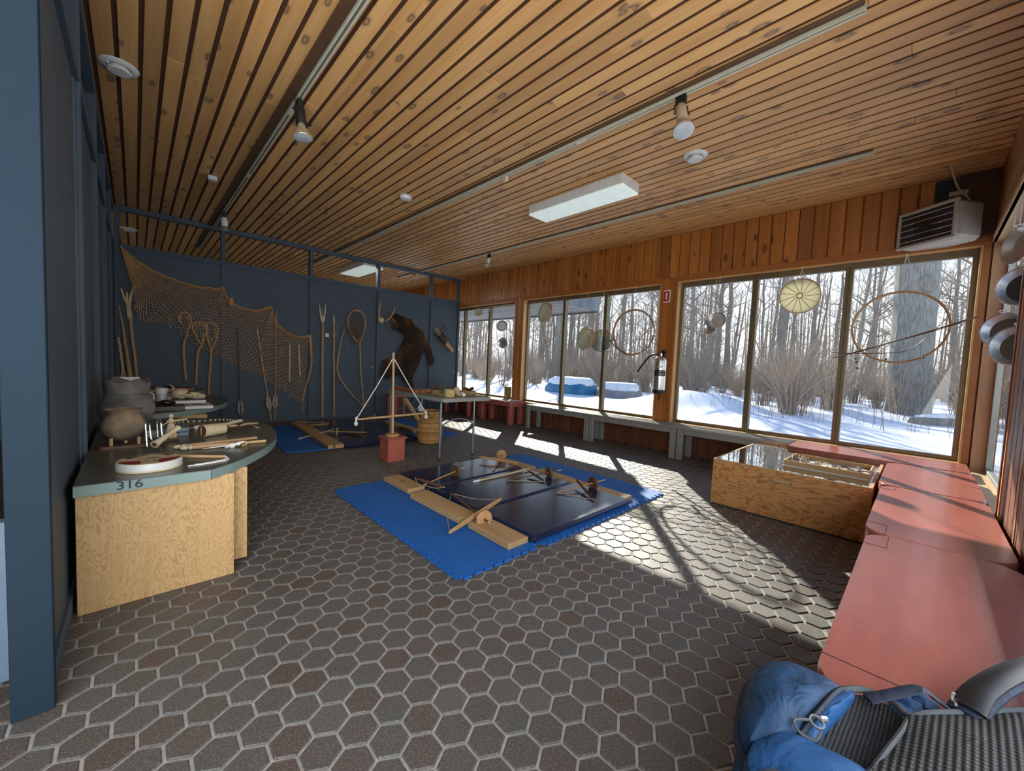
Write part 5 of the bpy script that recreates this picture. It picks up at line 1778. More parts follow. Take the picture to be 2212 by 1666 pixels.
# long arrows with feathers near the floor
for lb, a_, b_, fz, m in (('long feathered arrow hanging point up over the middle of the net', (1.20, 1.58), (1.25, .10), .30, 'stick_dark'), ('long feathered arrow with a white knob, slanting across the net', (1.475, 1.57), (1.69, .02), .36, 'stick'), ('tallest feathered spear standing upright in front of the net', (1.752, 1.92), (1.742, .03), .38, 'stick')):
    t, a, b = pole('feathered_arrow', lb, 'arrow', a_, b_, .010, .011, m, y=YW - .035, wob=.003)
    mb = MB(); u = (b - a).normalized()
    c = a.lerp(b, (a.z - fz) / (a.z - b.z))
    for s_ in (-1, 1):
        mb.add([tuple(c + u * -.10 + Vector((.004 * s_, 0, 0))), tuple(c + u * -.06 + Vector((.035 * s_, -.01, 0))), tuple(c + u * .08 + Vector((.045 * s_, -.012, 0))), tuple(c + u * .16 + Vector((.012 * s_, -.005, 0))), tuple(c + u * .12 + Vector((.004 * s_, 0, 0))),
                tuple(c + u * -.06 + Vector((.030 * s_, -.016, 0))), tuple(c + u * .08 + Vector((.038 * s_, -.02, 0)))], [(0, 1, 2, 3, 4), (0, 5, 6, 3), (1, 5, 6, 2)])
    mb.ball(tuple(c + u * -.10), .014, 8)
    t.part('feather', mb, M['feather'])
    mb = MB(); mb.tube([a, a + u * .05], [.006, .013], 8); mb.ball(tuple(a), .013 if 'knob' in lb else .008, 8)
    t.part('head', mb, M['bone'] if 'knob' in lb else M['stick_dark'])
for lb, a_, b_ in (('flat wooden netting needle hanging on the net, beside the tall spear', (1.965, 1.34), (1.965, .69)), ('thin wooden netting needle hanging nearest the edge of the net', (2.105, 1.36), (2.135, .79))):
    t, a, b = pole('netting_needle', lb, 'needle', a_, b_, .014, .012, 'stick_pale', 'netting needles on the net', y=YW - .03, wob=.001)
    mb = MB(); mb.tube(smooth_path([a + Vector((0, 0, .0)), a + Vector((-.004, .01, .04)), a + Vector((-.01, .02, .07))], 3), .003, 5); t.part('hanging_cord', mb, M['cord'])
# fish spear with fork and harpoon
t, a, b = pole('fork_spear', 'upright fork tipped spear standing between the net and the harpoon', 'spear', (2.515, 1.86), (2.535, .03), .020, .020, 'stick')
mb = MB()
for q in (-.055, .055): mb.tube([xz(2.515 + q * .3, 1.82), xz(2.512 + q * .75, 1.98), xz(2.508 + q, 2.14)], [.016, .014, .004], 7)
mb.tube([xz(2.514, 1.86), xz(2.511, 2.08)], [.009, .003], 6); t.part('fork', mb, M['bone'])
mb = MB(); mb.tube([xz(2.515, 1.80), xz(2.514, 1.90)], .024, 8); t.part('binding', mb, M['hide'])
t, a, b = pole('harpoon', 'bone tipped harpoon standing beside the white wall tag', 'spear', (2.715, 1.84), (2.745, .03), .018, .018, 'stick')
mb = MB(); mb.tube([xz(2.715, 1.82), xz(2.712, 1.88), xz(2.708, 1.95)], [.018, .015, .003], 8); t.part('point', mb, M['bone'])
mb = MB(); mb.tube(smooth_path([xz(2.70, 1.86, .02), xz(2.775, 1.74, .02), xz(2.77, 1.62, .02), xz(2.73, 1.56, .025)], 4), .0035, 5); mb.tube([xz(2.717, 1.60), xz(2.718, 1.55)], .021, 8); t.part('line', mb, M['cord'])
tagm = MB().box(2.575, YW - .006 + .02, 1.535, 2.635, YW + .024, 1.60, .5, .002)
single('wall_tag', tagm, M['paper'], 'small white tag on the blue wall between the two upright spears', 'tag', (2.6, YW, 1.56))
# bow
t = T('bow', 'long curved wooden bow with a loose string hanging beside the landing net', 'bow', (3.31, YW, .18), )
mb = MB(); pa = smooth_path([xz(2.905, 1.70, .02), xz(2.85, 1.48, .02), xz(2.80, 1.15, .02), xz(2.785, .95, .02), xz(2.83, .78, .02), xz(2.93, .62, .02), xz(3.02, .50, .02), xz(3.15, .36, .02), xz(3.31, .19, .02)], 5)
mb.tube(pa, [.009 + .007 * math.sin(PI * i / (len(pa) - 1)) for i in range(len(pa))], 8); t.part('stave', mb, M['stick'])
mb = MB(); mb.tube([xz(2.905, 1.69, .03), xz(3.08, .95, .03), xz(3.31, .20, .03)], .0022, 4); t.part('bowstring', mb, M['cord'])
# landing net
t = T('landing_net', 'long handled landing net with a teardrop hoop and brown mesh bag', 'net', (3.31, YW, .2))
hoop = [(3.135, 2.085), (3.03, 2.05), (2.965, 1.93), (2.97, 1.78), (3.03, 1.62), (3.12, 1.50), (3.19, 1.47), (3.245, 1.60), (3.295, 1.78), (3.29, 1.93), (3.23, 2.05), (3.135, 2.085)]
hp_ = smooth_path([xz(x, z, .05) for x, z in hoop], 6)
mb = MB(); mb.tube(hp_, .013, 8); mb.ball(tuple(hp_[0] + Vector((0, 0, .01))), .02, 8); hpo = t.part('hoop', mb, M['stick'])
mb = MB(); mb.tube(smooth_path([xz(3.18, 1.55, .05), xz(3.20, 1.40, .05), xz(3.225, 1.05, .04), xz(3.255, .70, .04), xz(3.315, .21, .03)], 5), .014, 8); t.part('handle', mb, M['stick'])
mb = MB(); rows = 13; m = 44
pv = []
for r in range(rows):
    f = r / (rows - 1); ring_ = []
    for k in range(m):
        p = hp_[int(k / m * (len(hp_) - 1))]
        c = Vector((3.10, YW, 1.52))
        q = p.lerp(c, f * .82); q.y = YW - .05 - .05 * math.sin(f * PI) + .03 * f
        q.z -= .05 * math.sin(f * PI * .9)
        ring_.append(q)
    pv.append(ring_)
for r in range(rows - 1):
    for k in range(m):
        k2 = (k + (1 if r % 2 else -1)) % m
        if r % 2 == k % 2: mb.tube([pv[r][k], pv[r + 1][k2]], .0028, 3, cap=False)
        else: mb.tube([pv[r][k], pv[r + 1][(k - (1 if r % 2 else -1)) % m]], .0028, 3, cap=False)
t.part('mesh_bag', mb, pm('brown_twine', (.20, .13, .055), (.15, .095, .04), 30, rough=.9), parent=hpo)
# antlers
t = T('mounted_antlers', 'pair of tan antlers on a pale skull plate above the bear hide', 'antlers', (3.64, YW, 1.93))
mb = MB().ball((3.645, YW - .02, 1.955), (.062, .03, .055), 14, wob=.15); t.part('skull_plate', mb, M['hide'])
mb = MB(); mb.tube(smooth_path([xz(3.61, 1.98, .03), xz(3.575, 2.06, .06), xz(3.565, 2.20, .09), xz(3.585, 2.34, .10)], 4), [.016] * 9 + [.014, .012, .009, .005], 8); mb.tube(smooth_path([xz(3.60, 2.0, .03), xz(3.55, 1.985, .07), xz(3.53, 2.02, .10)], 4), [.012] * 6 + [.009, .006, .003], 7); t.part('antler', mb, M['stick'])
mb = MB(); mb.tube(smooth_path([xz(3.74, 1.945, .02), xz(3.83, 2.04, .05), xz(3.885, 2.16, .07), xz(3.905, 2.24, .08)], 4), [.018] * 9 + [.015, .012, .010, .008], 8)
mb.tube([xz(3.905, 2.235, .08), xz(3.87, 2.27, .09)], [.011, .003], 7); mb.tube([xz(3.905, 2.235, .08), xz(3.955, 2.255, .09)], [.011, .004], 7); mb.tube([xz(3.83, 2.04, .05), xz(3.89, 1.965, .09), xz(3.925, 1.93, .11)], [.012, .008, .004], 7); t.part('antler', mb, M['stick'])
# bear hide
OUT = [(3.90, 2.05), (3.94, 2.115), (4.00, 2.125), (4.10, 2.09), (4.22, 2.07), (4.29, 2.055), (4.335, 2.06), (4.35, 1.99), (4.42, 1.92), (4.55, 1.85), (4.62, 1.80), (4.66, 1.68), (4.76, 1.55), (4.83, 1.45), (4.84, 1.36), (4.90, 1.27), (4.905, 1.18), (4.86, 1.10), (4.80, 1.09), (4.77, 1.18), (4.73, 1.28), (4.70, 1.36), (4.63, 1.40), (4.58, 1.35), (4.57, 1.24), (4.53, 1.10), (4.46, .98), (4.40, .90), (4.395, .78), (4.41, .66), (4.385, .52), (4.345, .485), (4.30, .60), (4.22, .70), (4.14, .78), (4.09, .86), (4.0, .84), (3.93, .87), (3.86, .80), (3.78, .78), (3.70, .83), (3.665, .92), (3.69, 1.02), (3.715, 1.14), (3.79, 1.17), (3.92, 1.17), (4.02, 1.20), (4.04, 1.34), (4.12, 1.48), (4.18, 1.62), (4.17, 1.72), (4.08, 1.78), (4.0, 1.80), (3.955, 1.86), (3.93, 1.80), (3.905, 1.79), (3.90, 1.86), (3.885, 1.95)]
M['fur'] = None
m_, nt, bs = node_mat('bear_fur')
v = coords(nt, (1, 1, 1))
at = N(nt, 'ShaderNodeAttribute', attribute_name='tone')
c_ = rampv(nt, tex_noise(nt, v, 2.3, 4, .5, .6), [(.40, (.008, .006, .005)), (.54, (.040, .018, .008)), (.70, (.20, .095, .033))])
c_ = mixc(nt, mth(nt, 'MULTIPLY', at.outputs['Fac'], .35), c_, (.09, .045, .018))
nt.links.new(c_, bs.inputs['Base Color']); bs.inputs['Roughness'].default_value = .6
M['fur'] = m_
t = T('bear_hide', 'dark brown furry bear hide stretched on the blue wall', 'hide', (4.3, YW, .5))
mb = MB()
vs = [(x, YW - .002, z) for x, z in OUT] + [(x, YW - .012, z) for x, z in OUT]; n = len(OUT)
mb.add(vs, [tuple(range(n)), tuple(range(2 * n - 1, n - 1, -1))] + [(i, (i + 1) % n, n + (i + 1) % n, n + i) for i in range(n)])
skin = t.part('skin', mb, M['fur'])
def inside(x, z):
    c = False; j = n - 1
    for i in range(n):
        (xi, zi), (xj, zj) = OUT[i], OUT[j]
        if (zi > z) != (zj > z) and x < (xj - xi) * (z - zi) / (zj - zi) + xi: c = not c
        j = i
    return c
rg = random.Random(66); mb = MB(); cnt = 0
while cnt < 15000:
    x = rg.uniform(3.64, 4.93); z = rg.uniform(.46, 2.15)
    if not inside(x, z): continue
    cnt += 1
    # hair lies down and away from the spine
    sx = (x - 4.33) * .9 + noise.noise(Vector((x * 6, z * 6, 0))) * .5
    d = Vector((sx, -.55, -1.0 + .3 * noise.noise(Vector((x * 5, z * 5, 3))))).normalized()
    l = rg.uniform(.04, .10); w_ = rg.uniform(.002, .0042)
    p = Vector((x, YW - .012, z)); s_ = d.cross(Vector((0, 1, 0))).normalized() * w_
    q = p + d * l * .55 + Vector((0, -.010, 0)); e = p + d * l
    if e.y < YW - .075: e.y = YW - .075
    mb.add([tuple(p - s_), tuple(p + s_), tuple(q + s_ * .7), tuple(q - s_ * .7), tuple(e)], [(0, 1, 2, 3), (3, 2, 4)], rg.random())
t.part('fur', mb, M['fur'], parent=skin, fix=False, sharp=180)
# quiver
t = T('quiver', 'fur and leather quiver holding arrow shafts, hung from a hook by the window', 'quiver', (5.12, YW, 1.45))
a, b = Vector(xz(5.02, 1.80, .05)), Vector(xz(5.42, 1.40, .05))
u = (b - a).normalized()
mb = MB(); mb.tube([a.lerp(b, k / 6) for k in range(7)], [.07, .075, .072, .060, .050, .045, .040], 12, flat=.6); t.part('leather_tube', mb, M['stick'])
mb = MB(); mb.tube([a + u * .02, a.lerp(b, .25), a.lerp(b, .5)], [.082, .090, .072], 12, flat=.62); t.part('fur_wrap', mb, M['fur'])
mb = MB()
for k, o_ in enumerate((-.03, .0, .025)): mb.tube([a + Vector((o_, 0, o_ * .8)), a - u * .15 + Vector((o_ * 1.3, 0, o_))], .008, 6)
t.part('arrow_shafts', mb, M['stick_pale'])
mb = MB(); mb.tube([xz(5.165, 2.03, .04), xz(5.13, 1.93, .05), a], .005, 5); mb.tube([xz(5.165, 2.03, .04), xz(5.28, 1.75, .05), b - u * .08], .005, 5); t.part('strap', mb, M['stick_dark'])
mb = MB(); mb.tube(smooth_path([(5.165, YW + .02, 2.06), (5.165, YW - .05, 2.07), (5.165, YW - .06, 2.035), (5.165, YW - .04, 2.02)], 4), .008, 8); mb.ball((5.165, YW - .045, 2.085), .018, 8)
single('wall_hook', mb, M['steel'], 'metal hook on the blue wall above the quiver', 'hook', (5.165, YW, 2.03))
for x, z, lb in ((3.49, .98, 'small white screw head on the blue wall between bow and bear hide'), (5.50, .93, 'small pale knob on the blue wall under the quiver'), (4.89, 1.30, 'small white screw head on the blue wall beside the bear hide')):
    mb = MB().lathe([(.014, 0), (.012, .008), (.003, .012)], 12, M=along((x, YW + .026, z), (0, -1, 0)))
    single('wall_screw', mb, M['white'], lb, 'screw', (x, YW, z), 'screw heads on the blue wall')

# fishing net, draped in a long diagonal
TOPE = [(-.135, 2.575), (.05, 2.40), (.28, 2.27), (.62, 2.175), (.92, 2.165), (1.02, 2.205), (1.045, 2.10), (1.13, 1.98), (1.30, 1.90), (1.50, 1.905), (1.675, 1.985), (1.70, 1.88), (1.78, 1.70), (1.92, 1.57), (2.10, 1.51), (2.30, 1.545)]
BOTE = [(-.135, 2.565), (-.02, 2.05), (.045, 1.58), (.15, 1.56), (.38, 1.54), (.52, 1.44), (.66, 1.27), (.80, 1.18), (.98, 1.10), (1.12, 1.0), (1.30, .90), (1.50, .83), (1.72, .66), (1.95, .47), (2.10, .36), (2.19, .33)]
def sample(P, s):
    pts = smooth_path([(x, 0, z) for x, z in P], 8)
    Ls = [0]
    for a_, b_ in zip(pts, pts[1:]): Ls.append(Ls[-1] + (b_ - a_).length)
    tt = s * Ls[-1]
    for i in range(len(pts) - 1):
        if Ls[i + 1] >= tt: return pts[i].lerp(pts[i + 1], (tt - Ls[i]) / max(1e-9, Ls[i + 1] - Ls[i]))
    return pts[-1]
NU, NV = 92, 36
grid = []
for i in range(NU + 1):
    s = i / NU
    tp = sample(TOPE, s); bt_ = sample(BOTE, s ** .92 if s < 1 else 1)
    col = []
    for j in range(NV + 1):
        f = j / NV
        f2 = f ** 1.35 * .75 + f * .25
        p = tp.lerp(bt_, f2)
        p.y = YW - .016 - .012 * math.sin(f * PI) + .006 * noise.noise(Vector((i * .3, j * .3, 0)))
        p.x += .008 * noise.noise(Vector((i * .15, j * .15, 9))); p.z += .010 * noise.noise(Vector((i * .15, j * .15, 5)))
        col.append(p)
    grid.append(col)
netm = mb = MB()
rg = random.Random(8)
for i in range(NU):
    for j in range(NV):
        if (i + j) % 2 == 0: mb.tube([grid[i][j], grid[i + 1][j + 1]], .0036, 3, rg.random(), cap=False)
        else: mb.tube([grid[i + 1][j], grid[i][j + 1]], .0036, 3, rg.random(), cap=False)
M['twine'] = pm('orange_brown_twine', (.56, .33, .14), (.44, .235, .09), 20, rough=.9, toned=.25)
t = T('fishing_net', 'large orange brown fishing net draped diagonally across the blue wall', 'net', (1.0, YW, .35))
mb = MB()
for q in range(7):
    mb.tube([Vector(p) + Vector((0, -.003 * q, rg.uniform(-.030, .006))) for p in [sample(TOPE, k / 60) + Vector((0, YW - .02, 0)) for k in range(61)]], .0042, 4, rg.random())
t.part('head_rope', mb, M['twine'])
mb = MB()
edge = [Vector((2.30, YW - .02, 1.545)), Vector((2.325, YW - .02, 1.30)), Vector((2.33, YW - .02, 1.05)), Vector((2.29, YW - .02, .80)), Vector((2.22, YW - .02, .55)), Vector((2.19, YW - .02, .33))]
for q in range(16):
    mb.tube(smooth_path([p + Vector((rg.uniform(-.035, .01) * (1 - k / 6), rg.uniform(-.02, .0), 0)) for k, p in enumerate(edge)], 4), .0036, 4, rg.random())
mb.tube([(2.19, YW - .02, .34), (2.188, YW - .02, .12)], .006, 5)
t.part('gathered_edge', mb, M['twine'])
for k in range(40):
    p = sample(BOTE, rg.uniform(.12, .98)); p.y = YW - .02
    netm.tube([p, p + Vector((rg.uniform(-.03, .03), 0, rg.uniform(-.06, -.01)))], .0026, 3, rg.random())
t.part('mesh', netm, M['twine'], fix=False)
mb = MB(); mb.ball((1.12, YW - .03, 1.98), (.03, .02, .075), 10, wob=.4); t.part('orange_knot', mb, M['twine'])
# ------------------------------------------------------------------ ceiling fittings
M['track'] = pm('cream_track', (.60, .57, .44), (.54, .51, .39), 9, rough=.35)
M['track_dark'] = pm('track_groove', (.16, .17, .13), rough=.4)
for lb, x, y0, y1, bw_ in (('leftmost track light rail on the slatted ceiling, nearest the blue partition', .905, -.30, 9.6, .066), ('middle track light rail running over the fluorescent fixture side of the ceiling', 2.755, .345, 9.4, .04), ('track light rail nearest the windows', 4.545, .43, 8.8, .02)):
    t = T('track_rail', lb, 'track', (x, (y0 + y1) / 2, CE - .032), 'track light rails on the ceiling')
    mb = MB()
    mb.box(x - .018, y0, CE - .032, x - .008, y1, CE - .0005); mb.box(x + .008, y0, CE - .032, x + .018, y1, CE - .0005)
    mb.box(x - .018, y0 - .004, CE - .032, x + .018, y0, CE - .0005)
    t.part('rail', mb, M['track'])
    t.part('groove', MB().box(x - .0078, y0 + .002, CE - .026, x + .0078, y1, CE - .0005), M['track_dark'])
    t.part('backing_strip', MB().box(x - .0185 - bw_, y0, CE - .014, x - .0185, y1, CE - .0005, .3, .006), M['brown_strip'])
    for yy in ([3.4 + .2, 5.2] if x < 1 else [2.15, 5.5] if x < 3 else [4.7, 6.4]):
        t.part('rail_joint', MB().box(x - .0185, yy - .05, CE - .0335, x + .0185, yy + .05, CE - .031, .5, .001), M['track'])
mb = MB(); mb.box(2.74, 3.07, CE - .085, 2.77, 3.12, CE - .0325, .5, .004)
single('power_feed', mb, M['track'], 'small cream feed block hanging from the middle track rail', 'connector', (2.755, 3.1, CE - .085))


def bulb_lathe(c, d, R_, L_, neck):
    mb = MB(); mb.lathe([(neck, 0), (neck * 1.05, L_ * .15), (R_ * .7, L_ * .5), (R_ * .98, L_ * .85), (R_, L_ * .93), (R_ * .97, L_ * .97)], 28, M=along(c, d)); return mb


M['bulb_back'] = pm('silvered_bulb', (.55, .45, .30), (.40, .31, .19), 40, rough=.25, metal=.4)
M['bulb_face'] = pm('bulb_lens', (.62, .68, .70), (.50, .56, .58), 60, rough=.12, metal=.3, bmp=.15)


def spot(label, x, y, hz, d, body, bl, br, bulbR, bulbL, yoke=False):
    t = T('track_spotlight', label, 'spotlight', (x, y, CE - .0325), 'track spotlights')
    d = Vector(d).normalized()
    ad = MB(); ad.box(x - .016, y - .035, CE - .095, x + .016, y + .035, CE - .0325, .5, .003)
    t.part('adapter', ad, M['black'])
    p = Vector((x, y, hz))
    if yoke:
        s = d.cross(Vector((0, 0, 1))).normalized()
        mb = MB()
        for q in (-1, 1): mb.tube([Vector((x, y, CE - .095)), Vector((x, y, CE - .10)) + s * q * br * 1.25, p + d * bl * .55 + s * q * br * 1.25], .004, 6); mb.ball(tuple(p + d * bl * .55 + s * q * br * 1.35), .009, 8)
        t.part('yoke', mb, M['black'])
    else:
        mb = MB(); mb.tube(smooth_path([(x, y, CE - .09), (x - .025, y - .01, CE - .07), (x - .035, y - .02, CE - .03), (x - .015, y - .02, CE - .012), (x + .005, y - .01, CE - .05), p - Vector((0, 0, .0))], 4), .004, 6)
        mb.tube([Vector((x, y, CE - .09)), p], .009, 8)
        t.part('cable_loop', mb, M['black'])
        mb = MB(); s = Vector((1, .2, 0)).normalized(); mb.tube([p + d * bl * .75 + s * br, p + d * bl * .75 + s * (br + .03)], .005, 6); mb.box(-.006, -.01, -.006, .006, .01, .006, M=Matrix.Translation(p + d * bl * .75 + s * (br + .034)))
        t.part('thumb_screw', mb, M['black'])
    mb = MB(); mb.lathe([(br * .75, 0), (br * .8, .004), (br, bl * .2), (br, bl - .004), (br * .95, bl)], 24, M=along(p, d)); t.part('lamp_housing', mb, body)
    b_ = t.part('bulb', bulb_lathe(p + d * bl, d, bulbR, bulbL, br * .72), M['bulb_back'])
    mb = MB(); mb.lathe([(bulbR * .95, bulbL * .965), (bulbR * .6, bulbL * 1.03), (bulbR * .25, bulbL * 1.05), (.0001, bulbL * 1.05)], 28, M=along(p + d * bl, d)); t.part('bulb_lens', mb, M['bulb_face'], parent=b_)
    return t


M['beige_can'] = pm('beige_lamp_can', (.46, .37, .26), (.42, .33, .23), 9, rough=.4)
spot('black track spotlight with an amber bulb on the leftmost rail, nearest the camera', .905, 3.38, 3.06, (.10, -.10, -1), M['black'], .145, .038, .070, .10)
spot('beige yoke spotlight whose bulb faces the camera, on the middle rail', 2.755, 1.30, 3.03, (-.25, -.25, -.9), M['beige_can'], .13, .036, .072, .105, yoke=True)
spot('white spotlight hanging at the blue partition on the leftmost rail', .905, 6.83, 3.03, (.06, -.05, -1), M['white'], .12, .040, .05, .05)
spot('small white spotlight tilted on the rail nearest the windows', 4.545, 5.46, 3.02, (-.45, -.15, -.8), M['white'], .11, .036, .045, .05)
mb = MB(); mb.box(4.53, 8.0, CE - .06, 4.56, 8.1, CE - .033, .5, .003); mb.box(4.50, 8.03, CE - .075, 4.59, 8.06, CE - .06, .5, .003)
single('brass_clip', mb, pm('brass', (.55, .36, .08), rough=.3, metal=.8), 'small brass clip on the far end of the window side rail', 'clip', (4.545, 8.05, CE - .075))

M['lamp_lens'] = pm('fluorescent_lens', (.74, .80, .78), rough=.35)
nt = M['lamp_lens'].node_tree; bs = nt.nodes['Principled BSDF']
bs.inputs['Emission Color'].default_value = (.86, 1.0, .96, 1); bs.inputs['Emission Strength'].default_value = .22
for lb, x0, y0, x1, y1 in (('long white fluorescent ceiling fixture between the middle and window side rails', 3.505, 2.20, 3.83, 3.49), ('second white fluorescent ceiling fixture, seen over the blue partition', 3.32, 7.90, 3.74, 9.15)):
    t = T('fluorescent_fixture', lb, 'light', ((x0 + x1) / 2, (y0 + y1) / 2, CE - .115), 'fluorescent ceiling fixtures')
    t.part('housing', MB().box(x0, y0, CE - .10, x1, y1, CE - .0005, .5, .003), M['white'])
    t.part('lens', MB().box(x0 + .001, y0 + .001, CE - .118, x1 - .001, y1 - .001, CE - .1005, .5, .005), M['lamp_lens'], label='pale green tinted lens')
for lb, x, y, R_ in (('round white ceiling vent above the left partition, nearest the camera', -.062, 3.99, .104), ('round white ceiling vent beside the beige spotlight', 3.655, 1.56, .104), ('round white ceiling vent behind the blue back partition', -.06, 9.2, .11)):
    t = T('ceiling_vent', lb, 'vent', (x, y, CE - .05), 'round ceiling vents')
    mb = MB().lathe([(R_, CE - .0005), (R_, CE - .006), (R_ * .93, CE - .014), (R_ * .70, CE - .020), (R_ * .66, CE - .012), (R_ * .62, CE - .0006)], 40, M=Matrix.Translation((x, y, 0)))
    t.part('flange', mb, M['white'])
    mb = MB().lathe([(R_ * .50, CE - .01), (R_ * .60, CE - .036), (R_ * .56, CE - .043), (.0001, CE - .046)], 36, M=Matrix.Translation((x, y, 0)))
    c_ = t.part('centre_disc', mb, M['white'])
    mb = MB()
    for k in range(4): mb.box(-.006, .0, 0, .006, R_ * .66, .01, M=Matrix.Translation((x, y, CE - .02)) @ Matrix.Rotation(k * PI / 2 + .4, 4, 'Z'))
    t.part('spokes', mb, M['white'], parent=c_)
t = T('smoke_detector', 'round white smoke detector on the ceiling left of the fluorescent fixture', 'detector', (2.35, 4.42, CE - .05))
mb = MB().lathe([(.072, CE - .0005), (.072, CE - .018), (.062, CE - .040), (.045, CE - .048), (.0001, CE - .050)], 32, M=Matrix.Translation((2.35, 4.42, 0))); t.part('cover', mb, M['white'])
mb = MB().lathe([(.073, CE - .006), (.0735, CE - .010), (.073, CE - .014)], 32, M=Matrix.Translation((2.35, 4.42, 0))); t.part('ring_slot', mb, M['grey_metal'])
single('junction_block', MB().box(.60, 5.60, CE - .045, .68, 5.67, CE - .0005, .5, .004), M['white'], 'small square white block on the ceiling beside the leftmost rail', 'box', (.64, 5.635, CE - .045))

# ------------------------------------------------------------------ heater in the corner
a = math.radians(35)
F_R = Vector((5.24, -.105, 0)); fdir = Vector((math.sin(a), math.cos(a), 0)); sdir = Vector((math.cos(a), -math.sin(a), 0))
t = T('unit_heater', 'beige box heater with a dark louvred grille high in the window corner', 'heater', (5.4, .0, 2.47))
HM = axes((F_R.x, F_R.y, 2.475), fdir, sdir, (0, 0, 1))
w_, d_, h_ = .47, .30, .35
M['heater'] = pm('beige_enamel', (.46, .42, .36), (.42, .38, .32), 6, rough=.35)
mb = MB(); mb.box(0, .006, 0, w_, d_, h_, .5, .035, M=HM); hb_ = t.part('casing', mb, M['heater'])
mb = MB(); mb.box(.025, -.012, .03, w_ - .025, .012, h_ - .03, .5, .008, M=HM); t.part('grille_well', mb, M['dark'])
mb = MB()
for (x0, z0, x1, z1) in ((.0, .0, w_, .032), (.0, h_ - .032, w_, h_), (0, .03, .03, h_ - .03), (w_ - .03, .03, w_, h_ - .03)): mb.box(x0, -.018, z0, x1, .02, z1, .5, .008, M=HM)
t.part('grille_frame', mb, M['heater'])
for k in range(5):
    mb = MB(); z = .055 + k * .056
    mb.box(.028, -.016, z, w_ - .028, .004, z + .009, .5, .002, M=HM); t.part('louvre', mb, M['heater'])
mb = MB().lathe([(.105, 0), (.10, .003), (.0001, .004)], 28, M=HM @ Matrix.Translation((w_ * .5, -.0125, h_ * .5)) @ Matrix.Rotation(PI / 2, 4, 'X')); t.part('fan_opening', mb, M['black'])
mb = MB(); mb.tube([(5.50, -.10, 2.81), (5.58, -.10, 2.95)], .012, 8); mb.box(5.50, -.16, 2.92, 5.602, -.04, 2.96, .5, .003); t.part('bracket', mb, M['heater'])
mb = MB(); mb.tube(smooth_path([(5.31, -.035, CE + .005), (5.36, -.05, 3.08), (5.46, -.09, 2.98), (5.50, -.15, 2.90), (5.49, -.19, 2.815)], 6), .009, 8)
single('heater_cord', mb, M['beige_can'], 'beige cord looping from the ceiling down to the heater', 'cord', (5.4, -.1, 2.9))
mb = MB(); mb.box(W - .024, -.352, 2.54, W - .019, -.095, CE - .004, .5, .001)
struct('wall_window_panel', mb, pm('red_brown_panel', (.085, .030, .018), (.06, .022, .014), 8, rough=.5), parent=wall_w)
mb = MB(); mb.box(W - .022, -.09, 2.87, W - .019, .055, CE - .02, .5)
struct('wall_window_opening', mb, M['dark'], parent=wall_w)

# ------------------------------------------------------------------ extinguisher and its sign
ex, ey = 5.515, 2.655
t = T('fire_extinguisher', 'polished steel fire extinguisher with a black hose on the column between the windows', 'extinguisher', (ex, ey, .85))
mb = MB().lathe([(.088, .85), (.092, .862), (.092, .90)], 36, M=Matrix.Translation((ex, ey, 0))); t.part('foot_ring', mb, M['black'])
mb = MB().lathe([(.0885, .901), (.090, .91), (.090, 1.32), (.082, 1.352), (.055, 1.378), (.022, 1.388)], 40, M=Matrix.Translation((ex, ey, 0))); tk = t.part('tank', mb, M['steel'])
# label facing the camera
la = math.atan2(-ey, -ex)
def lab(z0, z1, half, name, m, r=.0908, parent=None):
    mb = MB(); n_ = 14; vs = []
    for k in range(n_ + 1):
        an = la + half * (2 * k / n_ - 1)
        for z in (z0, z1): vs.append((ex + r * math.cos(an), ey + r * math.sin(an), z))
    mb.add(vs, [(2 * k, 2 * k + 2, 2 * k + 3, 2 * k + 1) for k in range(n_)])
    return t.part(name, mb, m, parent=parent)
L1 = lab(1.10, 1.185, .95, 'label_band', M['black'], parent=tk)
for z in (1.118, 1.138, 1.162): lab(z, z + .005, .7, 'label_line', M['grey_metal'], .0912, tk)
mb = MB()
u = Vector((math.cos(la), math.sin(la), 0)); s = Vector((-u.y, u.x, 0))
c = Vector((ex, ey, 1.235)) + u * .0915
mb.add([tuple(c + s * .035), tuple(c + Vector((0, 0, .02))), tuple(c - s * .035), tuple(c - Vector((0, 0, .02)))], [(0, 1, 2, 3)])
t.part('diamond_emblem', mb, M['white'], parent=tk)
mb = MB(); mb.tube([(ex, ey, 1.385), (ex, ey, 1.43)], .02, 12); t.part('valve', mb, M['steel'])
mb = MB(); mb.tube([(ex, ey + .02, 1.43), (ex - .02, ey - .10, 1.445)], .007, 8, flat=.5); mb.tube([(ex, ey + .02, 1.44), (ex - .03, ey - .09, 1.485)], .007, 8, flat=.5); mb.tube([(ex, ey, 1.43), (ex, ey, 1.50)], .008, 8); t.part('lever', mb, M['black'])
mb = MB(); mb.tube(smooth_path([(ex, ey + .02, 1.41), (ex - .01, ey + .10, 1.415), (ex - .01, ey + .18, 1.37), (ex - .01, ey + .27, 1.26), (ex - .01, ey + .35, 1.14)], 6), .013, 10); ho = t.part('hose', mb, M['black'])
mb = MB(); mb.tube([(ex - .01, ey + .35, 1.14), (ex - .01, ey + .385, 1.095)], [.013, .009], 8); t.part('nozzle', mb, M['white'], parent=ho)
mb = MB(); mb.box(5.585, ey - .02, 1.30, 5.606, ey + .02, 1.46, .5, .003); mb.box(5.53, ey - .006, 1.395, 5.59, ey + .006, 1.405, .5); t.part('wall_bracket', mb, M['black'])
t = T('extinguisher_sign', 'small white sign with a red frame above the fire extinguisher', 'sign', (5.60, 2.668, 2.26))
t.part('plate', MB().box(5.600, 2.612, 2.172, 5.606, 2.724, 2.352, .5, .001), M['white'])
